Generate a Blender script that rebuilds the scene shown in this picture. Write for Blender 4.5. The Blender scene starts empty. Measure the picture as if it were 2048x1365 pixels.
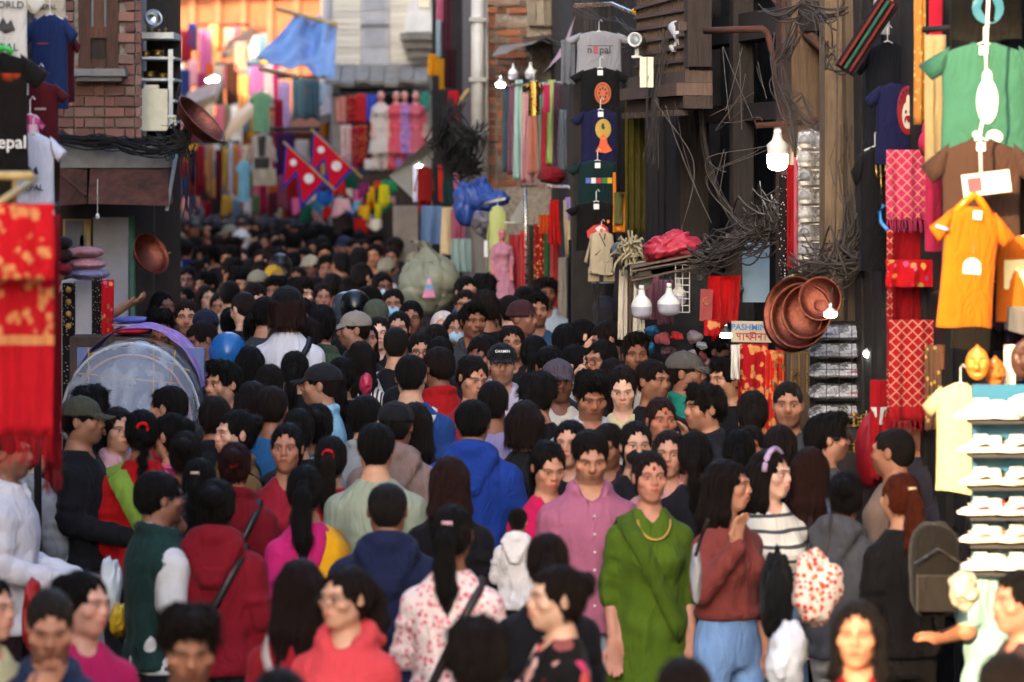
import bpy, math, random, zlib
import numpy as np
from mathutils import Vector, Matrix, Euler

# ------------------------------------------------------------ camera, sky, sun, exposure
scene = bpy.context.scene
C = scene.collection
F, CX, HY, CZ = 7680.0, 1024.0, 310.0, 2.7        # 135 mm lens on a 2048 px wide frame, eye 2.7 m up
cam_d = bpy.data.cameras.new('camera')
cam = bpy.data.objects.new('camera', cam_d); C.objects.link(cam)
cam.location = (0, 0, CZ); cam.rotation_euler = (math.radians(90), 0, 0)
cam_d.lens = 135; cam_d.sensor_width = 36; cam_d.shift_y = -372.5 / 2048
cam_d.clip_start = 0.5; cam_d.clip_end = 2000
cam_d.dof.use_dof = True; cam_d.dof.focus_distance = 21.5; cam_d.dof.aperture_fstop = 3.0
scene.camera = cam

SUN_EL, SUN_AZ = 20.0, 22.0                       # the light travels away from the camera and to the right
w = bpy.data.worlds.new('World'); scene.world = w; w.use_nodes = True
wn = w.node_tree
sky = wn.nodes.new('ShaderNodeTexSky'); sky.sky_type = 'NISHITA'; sky.sun_disc = False
sky.sun_elevation = math.radians(SUN_EL); sky.sun_rotation = math.radians(180 + SUN_AZ)
sky.air_density = 1.0; sky.dust_density = 7.0; sky.altitude = 1300
bg = wn.nodes['Background']; bg.inputs['Strength'].default_value = 0.15
wn.links.new(sky.outputs['Color'], bg.inputs['Color'])
sun_d = bpy.data.lights.new('sun', 'SUN'); sun_d.energy = 2.0; sun_d.angle = math.radians(0.5)
sun_d.color = (1.0, 0.74, 0.44)
sun = bpy.data.objects.new('sun', sun_d); C.objects.link(sun)
_e, _a = math.radians(SUN_EL), math.radians(SUN_AZ)
sun_dir = Vector((math.sin(_a) * math.cos(_e), math.cos(_a) * math.cos(_e), -math.sin(_e)))
sun.rotation_euler = sun_dir.to_track_quat('-Z', 'Y').to_euler(); sun.location = (-20, -20, 30)
scene.view_settings.view_transform = 'Standard'; scene.view_settings.look = 'None'
scene.view_settings.gamma = 1.0; scene.view_settings.exposure = 2.75
scene.view_settings.use_curve_mapping = False
scene.cycles.use_denoising = True
scene.cycles.max_bounces = 6; scene.cycles.diffuse_bounces = 3; scene.cycles.transparent_max_bounces = 8
scene.cycles.caustics_reflective = False; scene.cycles.caustics_refractive = False

# ------------------------------------------------------------ helpers
R = random.Random(11)
DMAP = None
def P(x, y, d):
    if DMAP: d = DMAP(d)
    return Vector(((x - CX) / F * d, d, CZ - (y - HY) / F * d))
def S(px, d): return px * (DMAP(d) if DMAP else d) / F
def gz(d): return float(np.interp(d, [8, 13, 15.5, 18, 20, 24, 30, 45, 60, 100], [-.36, -.33, -.30, -.15, -.04, .05, .08, .12, .22, .3]))   # the street rises
def lin(h, a=1.0):
    if not isinstance(h, str): return tuple(h) + ((1.0,) if len(h) == 3 else ())
    h = h.lstrip('#'); o = []
    for i in (0, 2, 4):
        c = int(h[i:i+2], 16) / 255
        o.append(c / 12.92 if c <= .04045 else ((c + .055) / 1.055) ** 2.4)
    return tuple(o) + (a,)

class N:
    """small wrapper round a node tree"""
    def __init__(s, m): s.t = m.node_tree; s.b = s.t.nodes['Principled BSDF']; s.out = s.t.nodes['Material Output']
    def n(s, kind, **kw):
        nd = s.t.nodes.new('ShaderNode' + kind); ins = kw.pop('i', {})
        for k, v in kw.items(): setattr(nd, k, v)
        for k, v in ins.items():
            if isinstance(v, bpy.types.NodeSocket): s.t.links.new(v, nd.inputs[k])
            else: nd.inputs[k].default_value = v
        return nd
    def link(s, a, b): s.t.links.new(a, b)
    def co(s, kind='Object', scale=(1, 1, 1)):
        tc = s.n('TexCoord'); mp = s.n('Mapping', i={'Vector': tc.outputs[kind], 'Scale': scale}); return mp.outputs[0]
    def noise(s, vec, sc, det=3, rough=.5): return s.n('TexNoise', i={'Vector': vec, 'Scale': sc, 'Detail': det, 'Roughness': rough}).outputs['Fac']
    def ramp(s, fac, stops):
        r = s.n('ValToRGB', i={'Fac': fac}); e = r.color_ramp.elements
        while len(e) < len(stops): e.new(0.5)
        for k, (p, c) in enumerate(stops): e[k].position = p; e[k].color = c if len(c) == 4 else tuple(c) + (1,)
        return r.outputs['Color']
    def mix(s, fac, a, b, mode='MIX'):
        m = s.n('Mix', data_type='RGBA', blend_type=mode)
        for sock, v in ((m.inputs[0], fac), (m.inputs[6], a), (m.inputs[7], b)):
            if isinstance(v, bpy.types.NodeSocket): s.link(v, sock)
            else: sock.default_value = v
        return m.outputs[2]
    def math(s, op, a, b=0.0):
        m = s.n('Math', operation=op)
        for k, v in ((0, a), (1, b)):
            if isinstance(v, bpy.types.NodeSocket): s.link(v, m.inputs[k])
            else: m.inputs[k].default_value = v
        return m.outputs[0]
    def bump(s, h, st=.3, dist=.01):
        b = s.n('Bump', i={'Height': h, 'Strength': st, 'Distance': dist}); s.link(b.outputs[0], s.b.inputs['Normal'])
    def oc(s): return s.n('ObjectInfo').outputs['Color']
    def col(s, c): s.link(c, s.b.inputs['Base Color']) if isinstance(c, bpy.types.NodeSocket) else setattr(s.b.inputs['Base Color'], 'default_value', c)
    def set(s, **kw):
        for k, v in kw.items():
            k = {'rough': 'Roughness', 'metal': 'Metallic', 'sheen': 'Sheen Weight', 'spec': 'Specular IOR Level', 'trans': 'Transmission Weight',
                 'alpha': 'Alpha', 'coat': 'Coat Weight', 'sss': 'Subsurface Weight'}[k]
            if isinstance(v, bpy.types.NodeSocket): s.link(v, s.b.inputs[k])
            else: s.b.inputs[k].default_value = v

M = {}
def mat(name, fn):
    m = bpy.data.materials.new(name); m.use_nodes = True; n = N(m); fn(n); M[name] = m; return m

def _skin(n):
    att = n.n('VertexColor', layer_name='paint').outputs['Color']
    v = n.co(); nz = n.noise(v, 18, 4); big = n.noise(v, 7, 2)
    base = n.mix(1.0, n.oc(), att, 'MULTIPLY')
    base = n.mix(1.0, base, n.ramp(nz, [(.3, (.86, .80, .78)), (.7, (1.06, 1.04, 1.02))]), 'MULTIPLY')
    base = n.mix(n.math('MULTIPLY', big, .25), base, n.mix(1.0, base, (1.15, .82, .75, 1), 'MULTIPLY'))
    n.col(base); n.set(rough=.5, sss=.12, spec=.3); n.b.inputs['Subsurface Radius'].default_value = (.012, .004, .002)
    n.bump(n.noise(v, 160, 3), .12, .002)
mat('skin', _skin)
def _hair(n):
    v = n.co('Object', (1, 1, .18)); s = n.noise(v, 180, 4, .7)
    n.col(n.mix(1.0, n.oc(), n.ramp(s, [(.34, (.4, .4, .4)), (.56, (1.1, 1.05, 1.0)), (.76, (2.2, 1.9, 1.6))]), 'MULTIPLY'))  # brighter streaks put a soft sheen into the hair colour
    n.set(rough=n.ramp(s, [(.3, (.35,) * 3), (.7, (.6,) * 3)]), spec=.16); n.bump(s, 1.0, .012)
mat('hair', _hair)
def cloth_base(n, colr, rough=.85, wrinkle=1.0):
    v = n.co(); w1 = n.n('TexNoise', i={'Vector': n.co('Object', (1, 1, .42)), 'Scale': 8.0, 'Detail': 2.0, 'Distortion': 1.6}).outputs['Fac']
    w1 = n.math('ABSOLUTE', n.math('SUBTRACT', w1, .5)); w2 = n.noise(n.co('Object', (1, 1, .6)), 22, 3)
    tint = n.ramp(n.noise(v, 5, 4), [(.3, (.86, .86, .87)), (.7, (1.06, 1.05, 1.04))])
    n.col(n.mix(1.0, colr, tint, 'MULTIPLY'))
    h = n.math('ADD', w1, n.math('MULTIPLY', w2, .16)); h = n.math('ADD', h, n.math('MULTIPLY', n.noise(v, 500, 1), .02))
    n.bump(h, .7 * wrinkle, .04); n.set(rough=rough, sheen=.04, spec=.14)
mat('cloth', lambda n: cloth_base(n, n.oc()))
mat('denim', lambda n: cloth_base(n, n.mix(n.noise(n.co('Object', (1, 1, .3)), 14, 4), n.mix(1.0, n.oc(), (.62, .66, .72, 1), 'MULTIPLY'), n.mix(1.0, n.oc(), (1.25, 1.22, 1.18, 1), 'MULTIPLY')), .9))
mat('silk', lambda n: (cloth_base(n, n.oc(), .42), n.set(spec=.5)))
def _floral(n, bgc=None, cols=None, sc=26, cut=.30):
    v = n.co(); vo = n.n('TexVoronoi', i={'Vector': v, 'Scale': sc, 'Randomness': .9})
    wob = n.math('ADD', vo.outputs['Distance'], n.math('MULTIPLY', n.noise(v, sc * 3, 2), .18))
    fl = n.ramp(n.math('SUBTRACT', wob, .09), [(cut - .04, (1,) * 3), (cut + .02, (0,) * 3)])
    hsv = n.ramp(n.n('SeparateColor', i={'Color': vo.outputs['Color']}).outputs[0], cols)
    cloth_base(n, n.mix(fl, bgc if bgc else n.oc(), hsv))
mat('floral_pink', lambda n: _floral(n, lin('f2ded9'), [(0, lin('e0707f')), (.5, lin('f0a0a8')), (1, lin('d84f66'))], 44, .42))
mat('floral_orange', lambda n: _floral(n, lin('efd9cc'), [(0, lin('d8482e')), (.5, lin('b5443a')), (1, lin('e08a4e'))], 44, .46))
mat('floral_dark', lambda n: _floral(n, lin('141312'), [(0, lin('d81f2c')), (.35, lin('f2d4c0')), (.65, lin('e23c72')), (1, lin('3f5a34'))], 11, .42))
mat('floral_teal', lambda n: _floral(n, lin('2d7d96'), [(0, lin('e8eef0')), (.5, lin('bcd6de')), (1, lin('f7f7f7'))], 60, .30))
mat('floral_black', lambda n: _floral(n, lin('1a1516'), [(0, lin('e3d6cc')), (.5, lin('b8a6a0')), (1, lin('d8b8a0'))], 60, .22))
mat('floral_red', lambda n: _floral(n, lin('b5121c'), [(0, lin('2e6b3e')), (.4, lin('e8a23a')), (.7, lin('d85a86')), (1, lin('1c2a5a'))], 22, .34))
mat('floral_purple', lambda n: (_floral(n, lin('a57fc4'), [(0, lin('6a3f9c')), (.4, lin('d8b6dd')), (.7, lin('c04a6a')), (1, lin('4b58b0'))], 12, .40)))
mat('paisley', lambda n: _floral(n, n.oc(), [(0, lin('d9a552')), (.5, lin('e7bf75')), (1, lin('c78a3c'))], 30, .30))
def _camo(n):
    v = n.co(); a = n.noise(v, 14, 2); cloth_base(n, n.ramp(a, [(.36, lin('15181a')), (.45, lin('2b3230')), (.55, lin('1d2426')), (.66, lin('3d4645'))]))
mat('camo', _camo)
def _plaid(n, cols, sc=9.0):
    v = n.co(); sx = n.n('SeparateXYZ', i={'Vector': v}); f = None
    for ax in (0, 2):
        sn = n.math('GREATER_THAN', n.math('SINE', n.math('MULTIPLY', sx.outputs[ax], sc * 6.283)), .1)
        f = sn if f is None else n.math('ADD', f, sn)
    cloth_base(n, n.ramp(n.math('MULTIPLY', f, .5), [(0, cols[0]), (.5, cols[1]), (1, cols[2])]))
mat('plaid_bw', lambda n: _plaid(n, [lin('16171a'), lin('5a5d62'), lin('cdd0d2')], 14))
mat('plaid_pink', lambda n: _plaid(n, [lin('7a2440'), lin('c65a86'), lin('e7b6c6')], 11))
def _stripes(n):
    v = n.co(); z = n.n('SeparateXYZ', i={'Vector': v}).outputs[2]
    z = n.math('ADD', z, n.math('MULTIPLY', n.noise(v, 4, 2), .05)); s = n.math('SINE', n.math('MULTIPLY', z, 92)); s2 = n.math('SINE', n.math('MULTIPLY', z, 22))
    cloth_base(n, n.ramp(n.math('GREATER_THAN', s, .72), [(0, lin('e3dcd0')), (1, lin('4b4d50'))]))
mat('stripes', _stripes)
def _vstripes(n):
    v = n.co(); x = n.n('SeparateXYZ', i={'Vector': v}).outputs[0]
    cloth_base(n, n.ramp(n.math('GREATER_THAN', n.math('SINE', n.math('MULTIPLY', x, 260)), .2), [(0, lin('d8d2ca')), (1, lin('33302f'))]))
mat('vstripes', _vstripes)
def _shawl(n):
    v = n.co(); sp = n.n('SeparateXYZ', i={'Vector': v})
    vo = n.n('TexVoronoi', feature='SMOOTH_F1', i={'Vector': v, 'Scale': 24.0}); pa = n.math('ADD', vo.outputs['Distance'], n.math('MULTIPLY', n.noise(v, 70, 3), .4))
    band = n.math('GREATER_THAN', n.math('SINE', n.math('MULTIPLY', sp.outputs[2], -7.5)), -.25)
    f = n.math('MULTIPLY', n.math('MULTIPLY', band, n.ramp(pa, [(.46, (.85,) * 3), (.58, (0,) * 3)])), .8)
    edge = n.math('GREATER_THAN', n.math('SINE', n.math('MULTIPLY', sp.outputs[2], 10.4)), .985)
    cloth_base(n, n.mix(n.math('MAXIMUM', f, n.math('MULTIPLY', edge, .7)), n.oc(), lin('dfa765')), .8)
mat('shawl', _shawl)
def _lattice_cloth(n):
    v = n.co(); sp = n.n('SeparateXYZ', i={'Vector': v}); x, z = sp.outputs[0], sp.outputs[2]
    a = n.math('ABSOLUTE', n.math('SINE', n.math('MULTIPLY', n.math('ADD', x, z), 62))); b = n.math('ABSOLUTE', n.math('SINE', n.math('MULTIPLY', n.math('SUBTRACT', x, z), 62)))
    l = n.math('LESS_THAN', n.math('MINIMUM', a, b), .25)
    band = n.math('GREATER_THAN', n.math('SINE', n.math('MULTIPLY', z, -9.0)), -.45)
    cloth_base(n, n.mix(n.math('MULTIPLY', n.math('MULTIPLY', l, band), .75), n.oc(), lin('d99a80')), .8)
mat('lattice_cloth', _lattice_cloth)
def plain(name, c, rough=.6, metal=0.0, vary=.25, sc=8, bump=0.0, **kw):
    def f(n):
        v = n.co(); base = n.oc() if c is None else lin(c)
        n.col(n.mix(1.0, base, n.ramp(n.noise(v, sc, 5, .6), [(.28, (1 - vary,) * 3), (.72, (1 + vary * .5,) * 3)]), 'MULTIPLY'))
        n.set(rough=n.ramp(n.noise(v, sc * 2.3, 3), [(.3, (max(.05, rough - .12),) * 3), (.7, (min(1, rough + .12),) * 3)]), metal=metal, **kw)
        if bump: n.bump(n.noise(v, sc * 6, 4), bump, .01)
    return mat(name, f)
plain('paint', None, .5, 0, .18, 6, .1); plain('plastic', None, .3, 0, .08, 6); plain('matte', None, .9, 0, .3, 7, .25)
plain('steel', 'c9cac8', .25, 1, .2, 12); plain('copper', '8a5040', .42, 1, .45, 9, .3); plain('brass', 'a98a4a', .3, 1, .35, 14, .1)
plain('castiron', '2b2a2a', .6, .4, .3, 9, .2); plain('rust', '5a3527', .8, .25, .55, 9, .35); plain('concrete', '8a8680', .9, 0, .35, 6, .35)
plain('plaster', None, .92, 0, .3, 3.5, .3); plain('wire', None, .65, 0, .3, 20); plain('white_metal', 'd8d5cb', .45, .1, .22, 9, .05)
plain('tarp', None, .5, 0, .25, 4, .3); plain('bamboo', 'c8a868', .6, 0, .3, 20, .2); plain('asphalt', '4a4744', .95, 0, .4, 2.5, .4)
plain('gold_thread', 'd2a14e', .5, .3, .2, 30); plain('leather', None, .45, 0, .25, 14, .2)
def _wood(n):
    v = n.co('Object', (6, 6, .55)); a = n.noise(v, 9, 6, .65); b = n.noise(n.co(), 2.2, 3)
    c = n.mix(1.0, n.oc(), n.ramp(a, [(.25, (.45,) * 3), (.75, (1.35, 1.3, 1.2))]), 'MULTIPLY')
    n.col(n.mix(1.0, c, n.ramp(b, [(.3, (.6,) * 3), (.7, (1.1,) * 3)]), 'MULTIPLY')); n.set(rough=.8); n.bump(a, .5, .02)
mat('wood', _wood)
def _brick(n):
    v = n.co(); a = n.noise(v, 30, 5, .7); r = n.n('ObjectInfo').outputs['Random']
    c = n.mix(1.0, n.oc(), n.ramp(r, [(0, (.72, .70, .70)), (.5, (1.0, .98, .95)), (1, (1.25, 1.15, 1.1))]), 'MULTIPLY')
    n.col(n.mix(1.0, c, n.ramp(a, [(.25, (.6,) * 3), (.75, (1.25,) * 3)]), 'MULTIPLY')); n.set(rough=.93); n.bump(a, .5, .012)
mat('brick', _brick)
mat('mortar', lambda n: (n.col(n.ramp(n.noise(n.co(), 24, 5), [(.3, lin('756a60')), (.7, lin('ada397'))])), n.set(rough=.95), n.bump(n.noise(n.co(), 90, 4), .5, .01)))
def _glassp(n):
    n.col(lin('c9cdd2')); n.set(rough=n.ramp(n.noise(n.co(), 9, 3), [(.3, (.1,) * 3), (.7, (.3,) * 3)]), spec=.6)
    n.set(alpha=n.ramp(n.noise(n.co('Object', (1, 1, .4)), 9, 4), [(.3, (.16,) * 3), (.7, (.55,) * 3)])); n.bump(n.noise(n.co(), 12, 3), .5, .04)
mat('clear_plastic', _glassp)
def _wrap(n):
    n.col(lin('dfe1e6')); n.set(rough=.08, spec=.8, alpha=n.ramp(n.noise(n.co(), 40, 3), [(.35, (.06,) * 3), (.7, (.42,) * 3)])); n.bump(n.noise(n.co(), 55, 3, .7), .9, .02)
mat('wrap', _wrap)
mat('glass', lambda n: (n.col(lin('7a858c')), n.set(rough=.12, spec=.7)))
def emis(name, c, st):
    def f(n): n.col(lin(c)); n.b.inputs['Emission Color'].default_value = lin(c); n.b.inputs['Emission Strength'].default_value = st
    mat(name, f)
emis('bulb_lit', 'fffdf6', 9.0); emis('bulb_warm', 'ffd28a', 9.0)
def _sunset(n):
    v = n.co(); z = n.n('SeparateXYZ', i={'Vector': v}).outputs[2]; f = n.math('ADD', n.math('MULTIPLY', z, 3.2), n.math('MULTIPLY', n.math('SUBTRACT', n.noise(v, 9, 5), .5), .9))
    cloth_base(n, n.ramp(n.math('ADD', f, .5), [(.05, lin('1a1512')), (.22, lin('c2461c')), (.32, lin('2f6f78')), (.45, lin('8fb0b4')), (.55, lin('5d4a3c')), (.68, lin('e8a83a')), (.95, lin('d8541c'))]))
mat('sunset', _sunset)

def mesh_np(name, v, f, material=None, smooth=True):
    """v (n,3) array, f list or array of polygons -> mesh"""
    me = bpy.data.meshes.new(name)
    if isinstance(f, np.ndarray):
        k = f.shape[1]; me.vertices.add(len(v)); me.vertices.foreach_set('co', np.asarray(v, np.float32).ravel())
        me.loops.add(f.size); me.loops.foreach_set('vertex_index', f.astype(np.int32).ravel())
        me.polygons.add(len(f)); me.polygons.foreach_set('loop_start', np.arange(0, f.size, k, dtype=np.int32))
        me.update(calc_edges=True)
    else:
        me.from_pydata([tuple(map(float, p)) for p in v], [], [tuple(int(q) for q in t) for t in f]); me.update()
    me.polygons.foreach_set('use_smooth', np.full(len(me.polygons), smooth))
    if material: me.materials.append(M[material] if isinstance(material, str) else material)
    return me
def obj(name, me, parent=None, loc=None, rot=None, scale=None, color=None):
    o = bpy.data.objects.new(name, me); C.objects.link(o)
    if parent is not None: o.parent = parent
    if loc is not None: o.location = loc
    if rot is not None: o.rotation_euler = rot
    if scale is not None: o.scale = scale if hasattr(scale, '__len__') else (scale,) * 3
    if color is not None: o.color = lin(color)
    return o
def tag(o, label, cat, group=None):
    o['label'] = label; o['category'] = cat
    if group: o['group'] = group
    return o
def struct(o): o['kind'] = 'structure'; return o
def empty(name, loc, label=None, cat=None, group=None, rot=None):
    o = bpy.data.objects.new(name, None); C.objects.link(o); o.location = loc; o.empty_display_size = .1
    if rot is not None: o.rotation_euler = rot
    if label: tag(o, label, cat, group)
    return o
def seed(s): return zlib.crc32(s.encode()) % 100000

class MB:
    """collects simple shapes into one mesh"""
    def __init__(s): s.v = []; s.f = []
    def add(s, v, f):
        o = len(s.v); s.v += [tuple(p) for p in v]; s.f += [tuple(i + o for i in q) for q in f]; return s
    def box(s, lo, hi, rz=0.0, c=None):
        (a, b, c0), (d, e, f) = lo, hi
        v = [(a, b, c0), (d, b, c0), (d, e, c0), (a, e, c0), (a, b, f), (d, b, f), (d, e, f), (a, e, f)]
        if rz:
            m = Matrix.Rotation(rz, 3, 'Z'); o = Vector(c or (0, 0, 0)); v = [tuple(m @ (Vector(p) - o) + o) for p in v]
        return s.add(v, [(0, 3, 2, 1), (4, 5, 6, 7), (0, 1, 5, 4), (1, 2, 6, 5), (2, 3, 7, 6), (3, 0, 4, 7)])
    def hexa(s, v): return s.add(v, [(0, 3, 2, 1), (4, 5, 6, 7), (0, 1, 5, 4), (1, 2, 6, 5), (2, 3, 7, 6), (3, 0, 4, 7)])
    def tube(s, pts, r, n=6, cap=True):
        pts = [Vector(p) for p in pts]; rings = []; rr = r if hasattr(r, '__len__') else [r] * len(pts)
        for i, p in enumerate(pts):
            t = (pts[min(i + 1, len(pts) - 1)] - pts[max(i - 1, 0)]); t = t.normalized() if t.length > 1e-9 else Vector((0, 0, 1))
            a = t.cross(Vector((0, 0, 1)) if abs(t.z) < .9 else Vector((1, 0, 0))).normalized(); b = t.cross(a)
            rings.append([p + (a * math.cos(2 * math.pi * k / n) + b * math.sin(2 * math.pi * k / n)) * rr[i] for k in range(n)])
        return s.loft(rings, cap)
    def loft(s, rings, cap=True, closed=True):
        n = len(rings[0]); v = [p for r in rings for p in r]; f = []
        for i in range(len(rings) - 1):
            for k in range(n if closed else n - 1):
                k2 = (k + 1) % n; f.append((i * n + k, i * n + k2, (i + 1) * n + k2, (i + 1) * n + k))
        if cap: f.append(tuple(range(n))[::-1]); f.append(tuple((len(rings) - 1) * n + k for k in range(n)))
        return s.add(v, f)
    def lathe(s, prof, n=24, mtx=None):
        rings = []
        for r, z in prof:
            ring = [Vector((r * math.cos(2 * math.pi * k / n), r * math.sin(2 * math.pi * k / n), z)) for k in range(n)]
            rings.append([mtx @ p for p in ring] if mtx else ring)
        return s.loft(rings, cap=False)
    def ball(s, c, r, n=10, m=7):
        rx, ry, rz = r if hasattr(r, '__len__') else (r, r, r)
        rings = []
        for i in range(m + 1):
            a = math.pi * i / m; q = max(math.sin(a), .02)
            rings.append([Vector((c[0] + rx * q * math.cos(2 * math.pi * k / n), c[1] + ry * q * math.sin(2 * math.pi * k / n), c[2] - rz * math.cos(a))) for k in range(n)])
        return s.loft(rings, cap=True)
    def me(s, name, material, smooth=False):
        m = mesh_np(name, s.v, s.f, material, smooth); return m
    def obj(s, name, material, parent=None, loc=None, rot=None, color=None, smooth=False, scale=None):
        return obj(name, s.me(name, material, smooth), parent, loc, rot, scale, color)

def wob(p, fr, sd, amp):
    """smooth pseudo-random displacement field, p (n,3)"""
    g = np.random.RandomState(sd); o = np.zeros(p.shape[:-1])
    for k in range(6):
        d = g.normal(size=3); d /= np.linalg.norm(d); o += np.sin((p @ d) * fr * g.uniform(.6, 1.6) + g.uniform(0, 6.28))
    return o * amp / 2.4
def text_mesh(body, size, extrude=.002, material='paint', name='lettering', bold=0.0):
    cu = bpy.data.curves.new('tmp_text', 'FONT'); cu.body = body; cu.size = size; cu.extrude = extrude; cu.align_x = 'CENTER'; cu.align_y = 'CENTER'; cu.offset = bold; cu.resolution_u = 3
    o = bpy.data.objects.new('tmp_text', cu); C.objects.link(o)
    me = bpy.data.meshes.new_from_object(o.evaluated_get(bpy.context.evaluated_depsgraph_get())); me.name = name
    bpy.data.objects.remove(o); bpy.data.curves.remove(cu); me.materials.clear(); me.materials.append(M[material]); return me
# ------------------------------------------------------------ ground and buildings
b = MB(); ys = [-200, 0, 8, 13, 15.5, 18, 20, 24, 30, 45, 60, 100, 900]
b.add([(x, y, gz(y)) for y in ys for x in (-400, 400)], [(2 * i, 2 * i + 1, 2 * i + 3, 2 * i + 2) for i in range(len(ys) - 1)]); struct(b.obj('ground', 'asphalt'))
# raised stone strip along the shops
for nm, pts in (('pavement', [(-3.75, -6), (-3.75, 13), (-3.75, 20), (-3.75, 26), (-2.75, 27.2), (-2.9, 36), (-5, 52), (-7.6, 78)]), ('pavement', [(2.3, -6), (1.95, 13), (1.55, 20), (.5, 27), (-.35, 34), (-.6, 48)])):
    b = MB(); sgn = -1 if pts[0][0] < 0 else 1
    for (x0, y0), (x1, y1) in zip(pts, pts[1:]): z0, z1 = gz(y0), gz(y1); b.hexa([(x0, y0, z0 - .1), (x0 + sgn * 1.2, y0, z0 - .1), (x1 + sgn * 1.2, y1, z1 - .1), (x1, y1, z1 - .1), (x0, y0, z0 + .14), (x0 + sgn * 1.2, y0, z0 + .14), (x1 + sgn * 1.2, y1, z1 + .14), (x1, y1, z1 + .14)])
    struct(b.obj(nm, 'concrete'))

def house(name, fp, h, color, label, matn='plaster', floors=3, win=True, z0=-.6, edges=None, wcol='3a2c22', roof=True):
    """a building from a footprint (counter-clockwise list of x,y) with window parts on the given wall edges"""
    root = empty(name, (fp[0][0], fp[0][1], 0), label, 'building'); o = Vector((fp[0][0], fp[0][1], 0))
    n = len(fp); b = MB(); v = [Vector((x, y, z)) - o for z in (z0, h) for x, y in fp]
    b.add(v, [(i, (i + 1) % n, n + (i + 1) % n, n + i) for i in range(n)] + [tuple(range(n))[::-1], tuple(range(n, 2 * n))]); b.obj('wall', matn, root, color=color)
    if roof:
        cx, cy = sum(p[0] for p in fp) / n, sum(p[1] for p in fp) / n; b = MB(); r0 = [Vector((cx + (x - cx) * 1.06, cy + (y - cy) * 1.06, h + .003)) - o for x, y in fp]; r1 = [p + Vector((0, 0, .18)) for p in r0]
        b.loft([r0, r1]); b.obj('roof', 'concrete', root)
    if win:
        for e in (edges if edges is not None else range(n)):
            a, c = Vector((*fp[e], 0)), Vector((*fp[(e + 1) % n], 0)); t = (c - a); L = t.length; t /= L; nn = Vector((t.y, -t.x, 0)); k = max(1, int(L / 1.9))
            for fl in range(1, floors + 1):
                zc = .9 + fl * (h - .6) / (floors + 1) + .4
                for i in range(k):
                    c0 = a + t * L * (i + .5) / k + nn * .03 + Vector((0, 0, zc)) - o; an = math.atan2(t.y, t.x)
                    fr = MB(); fr.box((-.48, -.05, -.7), (-.38, .05, .7)).box((.38, -.05, -.7), (.48, .05, .7)).box((-.379, -.05, .6), (.379, .05, .7)).box((-.379, -.05, -.7), (.379, .05, -.6)).box((-.03, -.045, -.599), (.03, .045, .599))
                    q = fr.obj('window', 'wood', root, c0, (0, 0, an), wcol); MB().box((-.379, -.01, -.599), (.379, .01, .599)).obj('pane', 'glass', q, (0, .02, 0)); MB().box((-.6, -.14, -.80), (.6, .04, -.703)).obj('sill', 'concrete', q)
    return root
# left row next to the camera: unseen, added tall to keep the street in shade; low block by the camera lets one sunbeam in
house('shop_house', [(-9, 2.1), (-3.9, 2.1), (-3.9, 18.0), (-9, 18.0)], 9, '8d6a58', 'unseen tall plastered shop house added on the left to shade the street', edges=[1])
house('shop_house', [(-9, 18.06), (-3.9, 18.06), (-3.9, 26.7), (-9, 26.7)], 8, '7d5547', 'unseen reddish shop house added before the brick house to shade the street', edges=[1])
house('unseen_low_house', [(-9, -26), (-3.9, -26), (-3.9, 2.0), (-9, 2.0)], 5.5, '94705c', 'unseen low shop house added on the left behind the viewpoint for even light', floors=1, edges=[1])  # unseen block added behind the camera to even out the near light
house('unseen_low_house', [(2.9, -26), (9, -26), (9, 1.9), (2.9, 1.9)], 6.5, '8a7666', 'unseen shop house added on the right behind the viewpoint for even light', floors=1, edges=[3])  # unseen right-hand block, added to cut open sky light on the front rows
# far left row; its first house is raised to shade the cream house
house('shop_house', [(-12, 36.6), (-3.6, 36.6), (-5.1, 47), (-12, 47)], 9.5, '8b5a44', 'brown shop house behind the brick house, raised to shade the cream house', floors=1, edges=[1])
house('shop_house', [(-14, 47.1), (-5.1, 47.1), (-6.9, 60), (-14, 60)], 5.4, '9a6b52', 'low tan shop house with clothes hung along it, far left', floors=1, edges=[1])
house('shop_house', [(-16, 60.1), (-6.9, 60.1), (-7.2, 66), (-16, 66)], 6.0, 'a86a45', 'small sunlit shop house at the far left bend', floors=1, edges=[1])
def orange_house():
    root = house('orange_house', [(-8.4, 76), (-2.6, 70), (-2.0, 84), (-9, 84)], 13, '96583a', 'sunlit orange plastered house closing the far end of the street', floors=3, edges=[0], wcol='7a3f22')
    a, c = Vector((-8.4, 76, 0)), Vector((-2.6, 70, 0)); t = (c - a).normalized(); nn = Vector((t.y, -t.x, 0)); o = root.location
    for i, z in enumerate((3.35, 6.2)):
        b = MB(); p0 = a + t * .4 + nn * .02; p1 = c - t * .3 + nn * .02; q0, q1 = p0 + nn * 1.0, p1 + nn * 1.0
        b.hexa([p0 - o + Vector((0, 0, z)), q0 - o + Vector((0, 0, z - .25)), q1 - o + Vector((0, 0, z - .25)), p1 - o + Vector((0, 0, z)), p0 - o + Vector((0, 0, z + .1)), q0 - o + Vector((0, 0, z - .15)), q1 - o + Vector((0, 0, z - .15)), p1 - o + Vector((0, 0, z + .1))]); b.obj('canopy', 'rust', root)
    for k in range(11):
        p = a + t * (.35 + k * .76) + nn * .06 - o; MB().box((-.07, -.05, 3.6), (.07, .05, 6.0)).obj('pilaster', 'plaster', root, p, (0, 0, math.atan2(t.y, t.x)), 'a2664a')
orange_house()
house('shop_house', [(-14, 84.5), (-9.2, 84.5), (-9.2, 96), (-14, 96)], 9, 'b06a48', 'brick red house far behind at the left end of the street', edges=[0, 1])

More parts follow.
